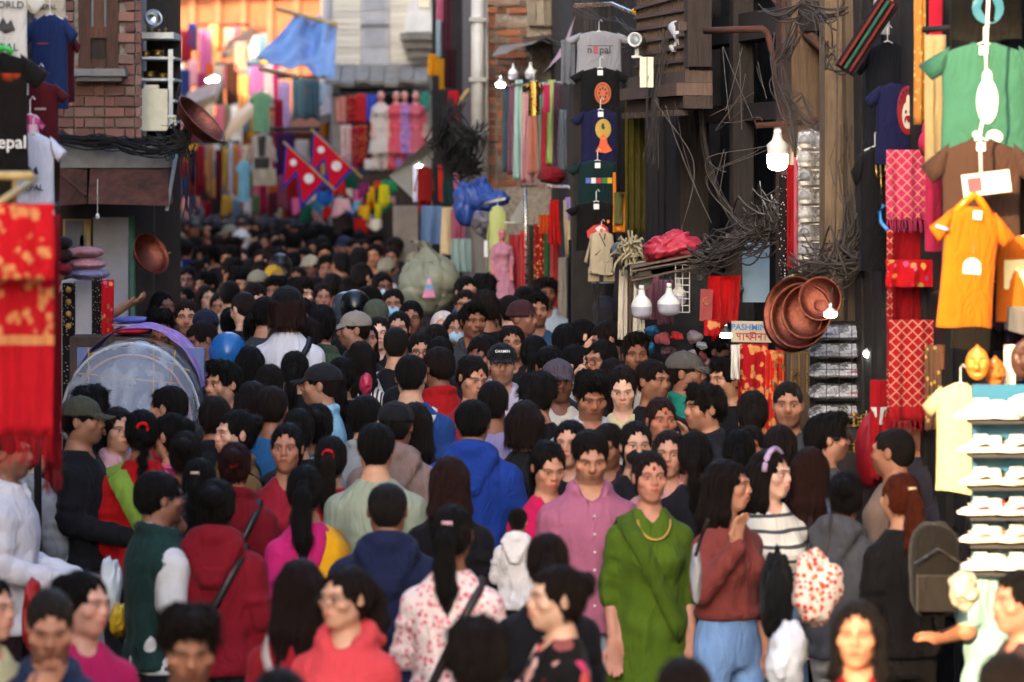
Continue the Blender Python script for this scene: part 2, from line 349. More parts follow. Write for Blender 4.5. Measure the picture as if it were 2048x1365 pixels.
# cream house facing the camera across the bend
CD = 51.0
def cream_house():
    x0, x1 = P(664, 0, CD).x, P(962, 0, CD).x; zt = 8; zb = P(0, 132, CD).z
    root = house('cream_house', [(x0, CD + .12), (x1, CD + .12), (x1 + 2.5, CD + 9), (x0 - .6, CD + 9)], zt, 'b8b2a4', 'cream boarded house with grey door facing the bend, behind the dress mannequins', win=False)
    o = root.location; bh = S(12.2, CD); g = random.Random(3); z = zb; k = 0
    me = MB().box((-.5, -.02, 0), (.5, 0, 1)).me('board', 'paint')
    dx0, dx1 = P(722, 0, CD).x, P(778, 0, CD).x
    while z < P(0, -60, CD).z:
        for a, b_ in ((x0 + .01, dx0 - .01), (dx1 + .01, x1)):
            q = obj('board', me, root, Vector(((a + b_) / 2, CD + .10 + g.uniform(-.006, .006), z)) - o, (math.radians(-4), 0, 0), (b_ - a, 1, bh * .94), ['d9d3c2', 'cfc9ba', 'e0dac8'][k % 3]); k += 1
        z += bh
    dw = dx1 - dx0; dz0, dz1 = zb, P(0, -40, CD).z
    q = MB().box((-dw / 2, -.03, 0), (dw / 2, .03, dz1 - dz0)).obj('door', 'paint', root, Vector(((dx0 + dx1) / 2, CD + .08, dz0)) - o, color='b4b7bd')
    for zz in (.25, .75, 1.25): MB().box((-dw * .36, -.045, zz), (dw * .36, -.032, zz + .36)).obj('door_panel', 'paint', q, color='a2a6ae')
    MB().box((-dw * .5, -.06, P(0, 54, CD).z - dz0), (dw * .5, -.034, P(0, 49, CD).z - dz0)).obj('door_rail', 'paint', q, color='55565a')
    # stone bracket with a white lantern box, and wall lamp
    b = MB(); c = P(835, 115, CD); w0 = S(34, CD)
    for i, (ww, h0, h1) in enumerate(((1.0, 0, .09), (.82, .09, .2), (.62, .2, .32))): b.box((-w0 * ww, -.42 * ww, -h1), (w0 * ww, .0, -h0 - .002))
    b.obj('bracket', 'concrete', root, P(836, 68, CD) - o)
    q = MB().add([(-.2, -.3, 0), (.2, -.3, 0), (.2, .0, 0), (-.2, 0, 0), (-.11, -.25, .62), (.11, -.25, .62), (.11, 0, .62), (-.11, 0, .62)], [(0, 3, 2, 1), (4, 5, 6, 7), (0, 1, 5, 4), (1, 2, 6, 5), (2, 3, 7, 6), (3, 0, 4, 7)]).obj('lantern_box', 'paint', root, P(840, 66, CD) - o + Vector((0, 0, .003)), color='dfe0de')
    MB().box((-.07, -.26, .32), (.07, -.2, .5)).obj('pane', 'glass', q, (.06, -.04, 0))
    # grey canopy of the shop
    for i in range(7):
        xa, xb = x0 - .05 + (x1 - x0) * .68 * i / 7, x0 - .05 + (x1 - x0) * .68 * (i + 1) / 7 - .012; z1 = P(0, 132, CD).z; z2 = P(0, 168 + 5 * math.sin(i * 2.1), CD).z
        MB().hexa([Vector(p) - o for p in ((xa, CD + .1, z1 - .02), (xb, CD + .1, z1 - .02), (xb, CD + .08, z1 + .03), (xa, CD + .08, z1 + .03), (xa, CD - .8, z2 - .02), (xb, CD - .8, z2 - .03), (xb, CD - .8, z2 + .02), (xa, CD - .8, z2 + .03))]).obj('canopy_sheet', 'concrete', root)
    # recessed shop front
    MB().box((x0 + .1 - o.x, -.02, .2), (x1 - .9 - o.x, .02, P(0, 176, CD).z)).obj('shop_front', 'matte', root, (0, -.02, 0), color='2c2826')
    b = MB(); ps = (P(668, 352, 49.6), P(780, 350, 49.6)); b.hexa([Vector(p) - o for p in ((ps[0].x, 49.4, ps[0].z - .05), (ps[1].x, 49.4, ps[0].z - .05), (ps[1].x, 51, ps[0].z + .05), (ps[0].x, 51, ps[0].z + .05), (ps[0].x, 49.4, ps[0].z), (ps[1].x, 49.4, ps[0].z), (ps[1].x, 51, ps[0].z + .12), (ps[0].x, 51, ps[0].z + .12))]); b.obj('lower_canopy', 'castiron', root)
cream_house()

# right-hand curve: rough brick house
def brick_field(root, o, x0, x1, z0, z1, d, bl, bh, gap, color, skip=(), jit=.004, depth=.05, sd=1, miss=0.0, name='brick', off=0.0):
    g = random.Random(sd); me = bpy.data.meshes.get('brick_block_%d' % sd) or None
    b = MB(); e = .03; b.box((-.5, -.5, -.5), (.5, .5, .5)); me = b.me('brick', 'brick'); r = 0; z = z0
    while z + bh < z1:
        x = x0 - (r % 2) * bl * .5; k = 0
        while x < x1:
            L = bl * (1 if (k + r) % 2 else .52); a, c = max(x, x0), min(x + L - gap, x1); k += 1
            if c - a > bl * .12 and g.random() >= miss and not any(sx0 < (a + c) / 2 < sx1 and sz0 < z + bh / 2 < sz1 for sx0, sx1, sz0, sz1 in skip):
                obj(name, me, root, Vector(((a + c) / 2, d + off - .0 + g.uniform(-jit, jit), z + bh / 2)) - o, (g.uniform(-.01, .01), g.uniform(-.012, .012), g.uniform(-.01, .01)), (c - a, depth, bh * g.uniform(.95, 1.02)), color if isinstance(color, str) else g.choice(color))
            x += L
        z += bh + gap; r += 1
RD = 34.5
def rough_brick_house():
    x0, x1 = P(972, 0, RD).x, P(1160, 0, RD).x; root = house('rough_brick_house', [(x0, RD), (x1 + 1.2, RD), (x1 + 4, RD + 14), (x0 - .5, RD + 14)], 7, '6f6157', 'old house of rough worn orange bricks behind the hanging dresses', 'mortar', win=False); o = root.location
    brick_field(root, o, x0, P(1052, 0, RD).x, P(0, 372, RD).z, P(0, -30, RD).z, RD, S(44, RD), S(11.5, RD), S(3.5, RD), ['a5664a', '8d5a48', '9a7a66', 'b5714f', '7c6a60', 'a08878'], jit=.022, depth=.07, sd=5, miss=.07)
    # upper stone panels and timber sill
    for i in range(6):
        for j in range(2):
            a = P(1056 + i * 17, 0, RD - .1).x; MB().box((a, -.10, P(0, 52 - j * 55, RD).z), (a + S(15, RD), -.02, P(0, 2 - j * 55, RD).z)).obj('stone_panel', 'plaster', root, (0 - o.x, 0, 0), color=['8c8272', '9b917f', '7b7365'][(i + j) % 3])
    MB().hexa([Vector(p) - o for p in ((P(1045, 0, RD).x, RD - .55, P(0, 92, RD).z), (P(1165, 0, RD).x, RD - .55, P(0, 78, RD).z), (P(1165, 0, RD).x, RD - .02, P(0, 70, RD).z), (P(1045, 0, RD).x, RD - .02, P(0, 84, RD).z), (P(1045, 0, RD).x, RD - .55, P(0, 84, RD).z), (P(1165, 0, RD).x, RD - .55, P(0, 70, RD).z), (P(1165, 0, RD).x, RD - .02, P(0, 62, RD).z), (P(1045, 0, RD).x, RD - .02, P(0, 76, RD).z))]).obj('timber_sill', 'wood', root, color='5a4a3e')
    # shop awning sheet (grey cloth) in front
    b = MB(); r0 = [P(985 + 26 * i, 112 - 9 * i + (4 if i % 2 else 0), RD - 1.6) for i in range(5)]; r1 = [P(1000 + 26 * i, 92 - 4 * i, RD - .3) for i in range(5)]
    b.add([p - o for p in r0 + r1], [(i, i + 1, 6 + i, 5 + i) for i in range(4)]); b.obj('awning', 'tarp', root, color='8b8984', smooth=True)
    dp = MB(); dp.tube([P(955, -40, RD - .6) - o, P(955, 300, RD - .6) - o], S(13, RD), 14); dp.obj('drain_pipe', 'paint', root, color='c9c9c6', smooth=True)
    for yy in (40, 160, 270): MB().box((-.075, -.075, -.02), (.075, .09, .02)).obj('pipe_clamp', 'paint', root, P(955, yy, RD - .6) - o, color='9c9c98')
    dp = MB(); dp.tube([P(972, -40, RD - .5) - o, P(974, 370, RD - .5) - o], S(4, RD), 8); dp.obj('conduit', 'paint', root, color='a8a49c', smooth=True)
rough_brick_house()
house('dark_house', [(-.93, 44.5), (-.45, 43.5), (.6, 50), (-.5, 50)], 8, '2e2a2a', 'dark house side between cream house and drain pipe', win=False)

# the old timber house on the right, running away from the camera
def wallp(d, z, out=0.0):
    t = Vector((-.1257, .992, 0)); nn = Vector((-.992, -.1257, 0)); return Vector((1.94 - (d - 18) * .1267, d, z)) + nn * out
def dx(x):      # depth at which the timber wall crosses image column x
    lo, hi = 12.0, 30.0
    for _ in range(40):
        m = (lo + hi) / 2
        if CX + F * (1.94 - (m - 18) * .1267) / m > x: lo = m
        else: hi = m
    return lo
WR = math.atan2(.992, -.1257)
def dxo(x, out):
    d = 20.0
    for _ in range(60): d = (1.94 + 18 * .1267 - .992 * out) / ((x - CX) / F + .1267)
    return d
def timber_house():
    o = wallp(18, 0); root = empty('timber_house', o, 'old dark timber house with carved lattice window and tangled cables, right side', 'building')
    b = MB(); A, B = wallp(16.6, 0, -.9), wallp(28.2, 0, -.9); A2, B2 = A + Vector((6, 1, 0)), B + Vector((6, 1, 0))
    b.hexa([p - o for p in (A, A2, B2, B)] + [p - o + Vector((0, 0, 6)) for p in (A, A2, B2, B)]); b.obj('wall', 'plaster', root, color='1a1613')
    g = random.Random(4); me = MB().box((-.5, -.02, 0), (.5, .02, 1)).me('plank', 'wood'); d = 16.7
    while d < 28.0:
        wd = g.uniform(.13, .24); x = CX + F * wallp(d, 0).x / d
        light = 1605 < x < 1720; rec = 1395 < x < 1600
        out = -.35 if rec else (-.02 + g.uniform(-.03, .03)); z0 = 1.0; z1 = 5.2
        col = g.choice(['5e4e3c', '665543', '4e4032']) if light else (g.choice(['120f0d', '0f0c0b', '171210']) if rec else g.choice(['1d1814', '241d18', '191411', '211a16']))  # recess planks get darker colours, painting the recess shade into the wood
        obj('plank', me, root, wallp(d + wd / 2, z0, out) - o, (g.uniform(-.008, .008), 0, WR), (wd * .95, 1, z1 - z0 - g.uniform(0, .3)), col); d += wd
    # posts and beams
    for x, c, r in ((1400, '2a211c', .09), (1500, '241c18', .06), (1604, '4e2f22', .08), (1622, '6d5743', .07), (1690, '7c6852', .07)):
        d0 = dx(x); p = wallp(d0, 0, .05) - o; MB().box((-r, -r, .9), (r, r, 5.2)).obj('post', 'wood', root, p, (0, 0, WR), c)
    for y, x0, x1, c, r in ((55, 1400, 1640, '241b16', .08), (60, 1380, 1405, '33271f', .1), (225, 1400, 1620, '1f1813', .05)):
        d0, d1 = dx(x0), dx(x1); z0 = P(0, y, (d0 + d1) / 2).z; p0, p1 = wallp(d0, z0, .0), wallp(d1, z0, .0); m = (p0 + p1) / 2; L = (p1 - p0).length
        MB().box((-L / 2, -r, -r), (L / 2, r, r)).obj('beam', 'wood', root, m - o, (0, 0, WR), c)
    p = MB(); p.tube([P(1545, -10, 21.5) - o, P(1600, 55, 20.6) - o, P(1650, 98, 20.2) - o], .028, 7); p.obj('brace', 'wood', root, color='6e4a35')
    p = MB(); p.tube([P(1410, 62, 21.4) - o, P(1525, 58, 21.0) - o, P(1535, 66, 21.0) - o, P(1546, 110, 21.0) - o, P(1556, 200, 21.0) - o], .02, 7); p.obj('bent_pipe', 'rust', root, smooth=True)
    # lattice bay window
    d0, d1 = dxo(1288, .32), dxo(1402, .32); zt = 4.9
    pa, pb = wallp(d0, 0, .32), wallp(d1, 0, .32); t = (pa - pb); L = t.length
    win = MB().box((-L / 2, -.03, P(0, 178, d0).z), (L / 2, .03, zt)).obj('lattice_window', 'wood', root, (pa + pb) / 2 - o, (0, 0, WR + math.pi), '1d1713')
    me1 = MB().box((-.011, -.055, 0), (.011, -.032, 1)).me('slat', 'wood'); zz = P(0, 178, d0).z; nx = 26
    for i in range(nx): obj('slat', me1, win, (-L / 2 + L * (i + .5) / nx, 0, zz), None, (1.0, 1, zt - zz), '5b4a3e')
    me2 = MB().box((-.5, -.068, -.009), (.5, -.056, .009)).me('slat', 'wood'); k = 0
    while zz + .06 + k * .075 < zt: obj('slat', me2, win, (0, 0, zz + .06 + k * .075), (0, g.uniform(-.01, .01), 0), (L, 1, 1), g.choice(['64524a', '584840', '6b5a50'])); k += 1
    for i, (h0, h1, pr) in enumerate(((0, .07, .02), (-.075, 0, .07), (-.15, -.077, .03))): MB().box((-L / 2 - .03, -.08 - pr, zz + h0), (L / 2 + .03, .06, zz + h1 - .002)).obj('carved_sill', 'wood', win, color=['54443b', '634f45', '3e322b'][i])
    for i in range(14): MB().box((-.028, -.15, zz - .19), (.028, -.07, zz - .155)).obj('dentil', 'wood', win, (-L / 2 + L * (i + .5) / 14, 0, 0), color='4a3b33')
    MB().box((-.06, -.09, zz + .09), (.06, .05, zt)).obj('corner_post', 'wood', win, (L / 2, 0, 0), color='3b2f28')
    MB().box((-.05, -.12, P(0, 62, d1).z), (.05, .05, P(0, 45, d1).z)).obj('corner_block', 'wood', win, (L / 2 - .02, -.02, 0), color='6a554a')
    return root
timber_house()
# right row beside the sunbeam and further back, out of the picture for the most part
house('shop_house', [(2.75, 2), (9, 2), (9, 16.4), (2.2, 16.4)], 6.5, '7a6a5c', 'plastered shop house behind the sunlit T-shirts on the right', edges=[3])
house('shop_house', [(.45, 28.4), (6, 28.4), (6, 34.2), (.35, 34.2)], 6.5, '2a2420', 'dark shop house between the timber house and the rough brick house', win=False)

# left brick house
LD = 27.0
def brick_house():
    xr = P(283, 0, LD).x; xl = -4.35; root = house('brick_house', [(xl, LD + .03), (xr - .02, LD + .03), (-3.35, 36), (xl, 36)], 8, '7d6d63', 'red brick house with brown wooden window and grey sill, left side', 'mortar', win=False, z0=P(0, 268, LD).z); o = root.location
    wx0, wx1, wz0 = P(158, 0, LD).x, P(240, 0, LD).x, P(0, 136, LD).z
    brick_field(root, o, P(70, 0, LD).x, xr, P(0, 276, LD).z, P(0, -25, LD).z, LD, S(40, LD), S(18, LD), S(3.2, LD), ['8c6458', '825a50', '966c60', '7e564c', '907062'], skip=[(wx0, wx1, wz0, 99)], jit=.004, depth=.06, sd=9)
    # narrow side return of bricks, facing the street
    w0 = S(80, LD); zt = P(0, -60, LD).z - wz0; q = MB().box((0, 0, 0), (.085, .09, zt)).box((w0 - .085, 0, 0), (w0, .09, zt)).box((.086, 0, 0), (w0 - .086, .09, .06)).obj('window', 'wood', root, Vector((wx0, LD - .035, wz0)) - o, color='5a3b2a')
    zs = P(0, 68, LD).z - wz0
    MB().box((.087, .03, .061), (w0 - .087, .05, zs - .03)).obj('lower_panel', 'wood', q, color='3e2c24'); MB().box((.086, .0, zs - .03), (w0 - .086, .08, zs + .05)).obj('transom', 'wood', q, color='6b4733')
    MB().box((w0 / 2 - .035, .01, zs + .051), (w0 / 2 + .035, .07, zt)).obj('mullion', 'wood', q, color='6b4733')
    for a, c in ((.087, w0 / 2 - .036), (w0 / 2 + .036, w0 - .087)): MB().box((a, .035, zs + .052), (c, .045, zt)).obj('pane', 'glass', q)
    a, c = P(153, 0, LD).x, P(257, 0, LD).x; MB().box((0, -.17, -.05), (c - a, .06, 0)).box((.02, -.12, -.085), (c - a - .03, .06, -.052)).obj('sill', 'concrete', q, Vector((a - wx0, -.03, -.012)))
    # concrete band over the shop, rusty shutter hood and side sheet
    MB().hexa([Vector(p) - o for p in (P(120, 336, LD - .25), P(338, 336, LD - .35), P(352, 330, LD + .4), P(120, 336, LD + .5), P(120, 286, LD - .25), P(345, 284, LD - .35), P(356, 290, LD + .4), P(120, 286, LD + .5))]).obj('concrete_band', 'concrete', root)
    MB().hexa([Vector(p) - o for p in (P(176, 408, LD - .75), P(338, 412, LD - .75), P(346, 405, LD + .1), P(176, 408, LD + .1), P(180, 338, LD - .45), P(334, 340, LD - .45), P(340, 338, LD + .1), P(180, 338, LD + .1))]).obj('shutter_hood', 'rust', root)
    MB().hexa([Vector(p) - o for p in (P(118, 412, LD - .5), P(174, 408, LD - .74), P(174, 408, LD + .1), P(118, 412, LD + .1), P(120, 336, LD - .3), P(174, 340, LD - .5), P(174, 340, LD + .1), P(120, 336, LD + .1))]).obj('shutter_hood', 'rust', root)
    b = MB(); b.tube([P(122, 350, LD - .6) - o, P(172, 392, LD - .74) - o], .012, 5); b.obj('hood_brace', 'rust', root)
    MB().hexa([Vector(p) - o for p in (P(330, 422, LD - .76), P(337, 422, LD - .78), P(358, 300, LD - .2), P(350, 300, LD - .2), P(330, 421, LD - .70), P(337, 421, LD - .72), P(358, 299, LD - .14), P(350, 299, LD - .14))]).obj('side_sheet', 'paint', root, color='84827e')
    # recessed shop below
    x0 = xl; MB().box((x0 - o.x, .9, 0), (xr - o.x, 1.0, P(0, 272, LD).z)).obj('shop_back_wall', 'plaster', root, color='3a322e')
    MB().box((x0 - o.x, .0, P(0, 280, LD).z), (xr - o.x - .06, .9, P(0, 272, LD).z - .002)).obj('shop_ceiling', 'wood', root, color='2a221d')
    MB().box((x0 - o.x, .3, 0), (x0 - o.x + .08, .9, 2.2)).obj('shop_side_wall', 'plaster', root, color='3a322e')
    wpan = MB().box((0, 0, 0), (S(70, LD + .4), .04, 2.45)).obj('white_panel', 'paint', root, Vector((P(186, 0, LD + .4).x, LD + .4, P(0, 437, LD).z - 2.45)) - o, color='b9b8c4')
    for yy in (440, 500, 560): MB().ball((0, 0, 0), .008).obj('screw', 'castiron', wpan, (.3, -.004, 2.45 - S(yy - 437, LD)))
    b = MB(); b.tube([P(263, 432, LD - .1) - o, P(266, 660, LD - .1) - o, P(268, 1000, LD - .1) - o], .022, 8); b.obj('green_post', 'paint', root, color='3f6a54', smooth=True)
    MB().box((0, 0, 0), (S(56, LD), .03, S(70, LD))).obj('notice_board', 'bamboo', root, P(126, 508, LD + .3) - o)
    for i, (a, bq, c) in enumerate(((130, 440, '6f7286'), (160, 470, '9a9486'))): MB().box((0, 0, 0), (S(38 if i == 0 else 14, LD), .012, S(62 if i == 0 else 30, LD))).obj('photo_print', 'paint', root, P(a, bq + (62 if i == 0 else 30), LD + .28) - o, color=c)
brick_house()
# ------------------------------------------------------------ people: bodies and clothes grown from distance fields
def smin(a, b, k):
    h = np.maximum(k - np.abs(a - b), 0) / k; return np.minimum(a, b) - h * h * k * .25
class Field:
    def __init__(s, xs, ys, zs):
        s.c = [np.asarray(q, np.float32) for q in (xs, ys, zs)]; s.d = np.full([len(q) for q in s.c], .3, np.float32)
    def blk(s, lo, hi, m):
        sl = []
        for q, a, b in zip(s.c, lo, hi):
            i, j = np.searchsorted(q, a - m), np.searchsorted(q, b + m); sl.append(slice(max(i - 1, 0), min(j + 1, len(q))))
        return tuple(sl)
    def put(s, fn, lo, hi, k=.02, op='add'):
        sl = s.blk(lo, hi, k + .05)
        X = s.c[0][sl[0]][:, None, None]; Y = s.c[1][sl[1]][None, :, None]; Z = s.c[2][sl[2]][None, None, :]
        if 0 in s.d[sl].shape: return
        dn = fn(X, Y, Z)
        if op == 'add': s.d[sl] = smin(s.d[sl], dn, k)
        elif op == 'sub': s.d[sl] = -smin(-s.d[sl], dn, k)
        elif op == 'and': s.d[sl] = np.maximum(s.d[sl], dn)
    def cone(s, a, b, r1, r2, k=.02, op='add', T=None):
        a, b = np.asarray(a, float), np.asarray(b, float)
        if T is not None: a, b = T(a), T(b)
        ba = b - a; L = max(float(ba @ ba), 1e-9); r = max(r1, r2)
        def fn(X, Y, Z):
            px, py, pz = X - a[0], Y - a[1], Z - a[2]
            t = np.clip((px * ba[0] + py * ba[1] + pz * ba[2]) / L, 0, 1)
            return np.sqrt((px - t * ba[0]) ** 2 + (py - t * ba[1]) ** 2 + (pz - t * ba[2]) ** 2) - (r1 + (r2 - r1) * t)
        s.put(fn, np.minimum(a, b) - r, np.maximum(a, b) + r, k, op)
    def ell(s, c, r, k=.02, op='add', H=None):
        c = np.asarray(c, float); r = np.asarray(r, float); Rm = None
        if H is not None: c, Rm = H.pt(c), H.R
        m = r.max()
        def fn(X, Y, Z):
            px, py, pz = X - c[0], Y - c[1], Z - c[2]
            if Rm is not None:
                px, py, pz = (Rm[0, 0] * px + Rm[1, 0] * py + Rm[2, 0] * pz, Rm[0, 1] * px + Rm[1, 1] * py + Rm[2, 1] * pz, Rm[0, 2] * px + Rm[1, 2] * py + Rm[2, 2] * pz)
            k0 = np.sqrt((px / r[0]) ** 2 + (py / r[1]) ** 2 + (pz / r[2]) ** 2)
            k1 = np.sqrt((px / r[0] ** 2) ** 2 + (py / r[1] ** 2) ** 2 + (pz / r[2] ** 2) ** 2) + 1e-6
            return k0 * (k0 - 1) / k1
        s.put(fn, c - m, c + m, k, op)
    def torso(s, prof, k=.03, fold=0.0, sd=0, yoff=0.0):
        z, a, b, yc = (np.array([p[i] for p in prof], np.float32) for i in range(4))
        g = np.random.RandomState(sd); ph = g.uniform(0, 6.28, 4)
        def fn(X, Y, Z):
            A = np.interp(Z, z, a); B = np.interp(Z, z, b); Yc = np.interp(Z, z, yc) + yoff
            q = np.sqrt((X / A) ** 2 + ((Y - Yc) / B) ** 2); dd = (q - 1) * np.minimum(A, B)
            if fold:
                an = np.arctan2(Y - Yc, X); w0 = np.clip((z[-1] - Z) / .5, 0, 1)
                dd = dd + fold * w0 * (np.sin(an * 5 + Z * 9 + ph[0]) * .5 + np.sin(an * 9 - Z * 14 + ph[1]) * .35) + fold * .5 * np.sin(Z * 46 + 2.2 * np.sin(an * 2 + ph[2]) + ph[3]) * np.clip((1.16 - Z) / .2, 0, 1) * np.clip((Z - .84) / .08, 0, 1)
            return np.maximum(np.maximum(dd, Z - z[-1]), z[0] - Z)
        m = max(a.max(), b.max()); s.put(fn, (-a.max(), -b.max() - .05, z[0]), (a.max(), b.max() + .05, z[-1]), k)
    def cut(s, axis, val, side):
        sl = [None] * 3; sl[axis] = slice(None); q = s.c[axis][tuple(sl)]
        s.d = np.maximum(s.d, (q - val) * side)
    def mesh(s):
        xs, ys, zs = s.c; d = s.d
        d[0] = d[-1] = .1; d[:, 0] = d[:, -1] = .1; d[:, :, 0] = d[:, :, -1] = .1
        sg = d < 0; nx, ny, nz = d.shape; cnt = np.zeros((nx - 1, ny - 1, nz - 1), np.int8)
        for i in (0, 1):
            for j in (0, 1):
                for k in (0, 1): cnt += sg[i:nx - 1 + i, j:ny - 1 + j, k:nz - 1 + k]
        act = (cnt > 0) & (cnt < 8); ci = np.argwhere(act); idx = np.full(act.shape, -1, np.int32); idx[act] = np.arange(len(ci))
        acc = np.zeros((len(ci), 3)); num = np.zeros(len(ci)); cs = [(i, j, k) for i in (0, 1) for j in (0, 1) for k in (0, 1)]
        for a in cs:
            for ax in range(3):
                if a[ax]: continue
                b = list(a); b[ax] = 1
                A, B = ci + a, ci + b; da, db = d[tuple(A.T)], d[tuple(B.T)]; m = (da < 0) != (db < 0)
                t = (da[m] / (da[m] - db[m]))[:, None]
                pa = np.stack([xs[A[m, 0]], ys[A[m, 1]], zs[A[m, 2]]], 1); pb = np.stack([xs[B[m, 0]], ys[B[m, 1]], zs[B[m, 2]]], 1)
                acc[m] += pa + (pb - pa) * t; num[m] += 1
        v = acc / num[:, None]; fs = []
        for ax in range(3):
            u, w_ = (ax + 1) % 3, (ax + 2) % 3
            sa, sb = [slice(1, -1)] * 3, [slice(1, -1)] * 3; sa[ax] = slice(0, -1); sb[ax] = slice(1, None)
            A = sg[tuple(sa)]; ch = A != sg[tuple(sb)]; e = np.argwhere(ch); ins = A[ch]
            off = np.ones(3, int); off[ax] = 0; e = e + off
            q = []
            for (du, dw) in ((-1, -1), (0, -1), (0, 0), (-1, 0)):
                cc = e.copy(); cc[:, u] += du; cc[:, w_] += dw; q.append(idx[tuple(cc.T)])
            q = np.stack(q, 1); q[~ins] = q[~ins][:, ::-1]; fs.append(q)
        f = np.concatenate(fs); return v, f[(f >= 0).all(1)]

def axis_pts(lo, hi, coarse, fine):
    """grid line positions: coarse spacing, finer inside the given intervals"""
    o = [lo]
    while o[-1] < hi:
        st = coarse
        for a, b, h in fine:
            if a - coarse * .5 <= o[-1] < b: st = min(st, h)
        o.append(o[-1] + st)
    return np.array(o)

class HeadPose:
    def __init__(s, c, yaw=0, pitch=0, roll=0, sc=1.0):
        s.c = np.array(c, float); s.sc = sc
        s.M = Matrix.Translation(Vector(c)) @ Matrix.Rotation(math.radians(yaw), 4, 'Z') @ Matrix.Rotation(math.radians(pitch), 4, 'X') @ Matrix.Rotation(math.radians(roll), 4, 'Y')
        s.R = np.array(s.M.to_3x3())
    def pt(s, p): return s.R @ (np.asarray(p, float) * 1.0) + s.c
    def loc(s, v): return (v - s.c) @ s.R

HEADS = {'f': (0, 0, 0), 'd': (0, 20, 0), 'l': (-32, 3, 0), 'r': (32, 3, 0), 'dl': (-18, 17, -4), 'dr': (18, 17, 4), 'u': (8, -6, 5)}
# pitch > 0 looks down (face is -Y)
TM = [(.84, .150, .100, 0), (.95, .158, .108, 0), (1.05, .146, .104, 0), (1.15, .150, .108, 0), (1.26, .166, .116, 0), (1.34, .163, .110, .005), (1.395, .138, .092, .010), (1.435, .105, .076, .014), (1.465, .074, .062, .018), (1.50, .052, .052, .02)]
TF = [(.84, .160, .112, .01), (.95, .166, .116, .01), (1.05, .138, .098, 0), (1.14, .130, .096, 0), (1.25, .142, .106, 0), (1.33, .140, .098, .005), (1.385, .120, .084, .010), (1.43, .090, .070, .014), (1.46, .062, .056, .018), (1.50, .045, .046, .02)]
def joints(sex, pose):
    sx = .156 if sex == 'm' else .138; o = {}
    for sd, nm in ((-1, 'R'), (1, 'L')):     # R is the person's right hand = image left when facing the camera
        sh = (sd * sx, .005, 1.338); el = (sd * (sx + .040), .03, 1.12); wr = (sd * (sx + .042), -.055, .875); fd = (0, -.25, -1)
        p = pose if isinstance(pose, str) else 'down'
        raised = {'chest': 'R', 'strap': 'R', 'chestL': 'L', 'chin': 'R', 'carry': 'RL', 'shoulder': 'L', 'front': 'RL', 'reach': 'L', 'face': 'L'}.get(p, '')
        if nm in raised:
            if p in ('chest', 'chestL'): el, wr, fd = (sd * (sx + .06), -.02, 1.14), (sd * .09, -.245, 1.24), (-sd * .5, -.4, .6)
            elif p == 'strap': el, wr, fd = (sd * (sx + .075), -.05, 1.15), (sd * .125, -.175, 1.355), (-sd * .2, .1, 1)
            elif p == 'chin': el, wr, fd = (sd * (sx + .02), -.12, 1.15), (sd * .05, -.20, 1.385), (-sd * .45, .15, .9)
            elif p == 'carry': el, wr, fd = (sd * (sx + .06), -.03, 1.13), (sd * .06, -.27, 1.13), (-sd * .8, -.5, .1)
            elif p == 'front': el, wr, fd = (sd * (sx + .05), .0, 1.13), (sd * .10, -.27, 1.06), (-sd * .25, -1, .1)
            elif p == 'reach': el, wr, fd = (sd * (sx + .20), -.08, 1.24), (sd * (sx + .40), -.2, 1.36), (sd * .8, -.4, .3)
            elif p == 'face': el, wr, fd = (sd * (sx + .09), -.10, 1.18), (sd * .17, -.17, 1.42), (sd * .1, -.1, 1)
            elif p == 'shoulder': el, wr, fd = (sd * (sx + .12), -.1, 1.28), (sd * .15, -.16, 1.47), (-sd * .2, .3, .6)
        elif p == 'walk': el = (sd * (sx + .05), .03 + sd * .06, 1.13); wr = (sd * (sx + .045), -.03 + sd * .14, .895)
        o[nm] = (np.array(sh), np.array(el), np.array(wr), np.array(fd, float))
    st = {'walk': .16, 'down': .05}.get(pose, .09)
    for sd, nm in ((-1, 'r'), (1, 'l')): o[nm] = (np.array((sd * .088, 0, .88)), np.array((sd * .095, -.03 + sd * -.05, .49)), np.array((sd * .10, .03 + sd * st, .09)))
    return o
def hand(g, wr, fd, sd, k=.008):
    fd = fd / np.linalg.norm(fd); side = np.cross(fd, (0, 1.0, .15)); side = side / (np.linalg.norm(side) + 1e-6)
    if abs(fd[2]) < .5: side = np.cross(fd, (0, 0, 1.0)); side /= np.linalg.norm(side); side = side * -1
    nrm = np.cross(side, fd); inward = np.array((-sd, 0, 0.0)); nrm = nrm if nrm @ (inward + (0, -.3, 0)) > 0 else -nrm
    pe = wr + fd * .085
    for o_ in (-.024, -.008, .010, .026): g.cone(wr + side * o_ * .5, pe + side * o_, .019, .013, .015)
    for i, (o_, L) in enumerate(((-.030, .062), (-.010, .074), (.010, .070), (.029, .055))):
        b = pe + side * o_; m1 = b + fd * L * .52 + nrm * L * .16; g.cone(b, m1, .0095, .0088, k); g.cone(m1, m1 + fd * L * .36 + nrm * L * .38, .0088, .0075, k)
    fr = np.array((0, -1.0, 0)); th = side if side @ fr > 0 else -side
    b = wr + fd * .025 + th * .022; m1 = b + th * .030 + fd * .030 + nrm * .012; g.cone(b, m1, .013, .011, .012); g.cone(m1, m1 + fd * .030 + nrm * .012, .0105, .0085, k)

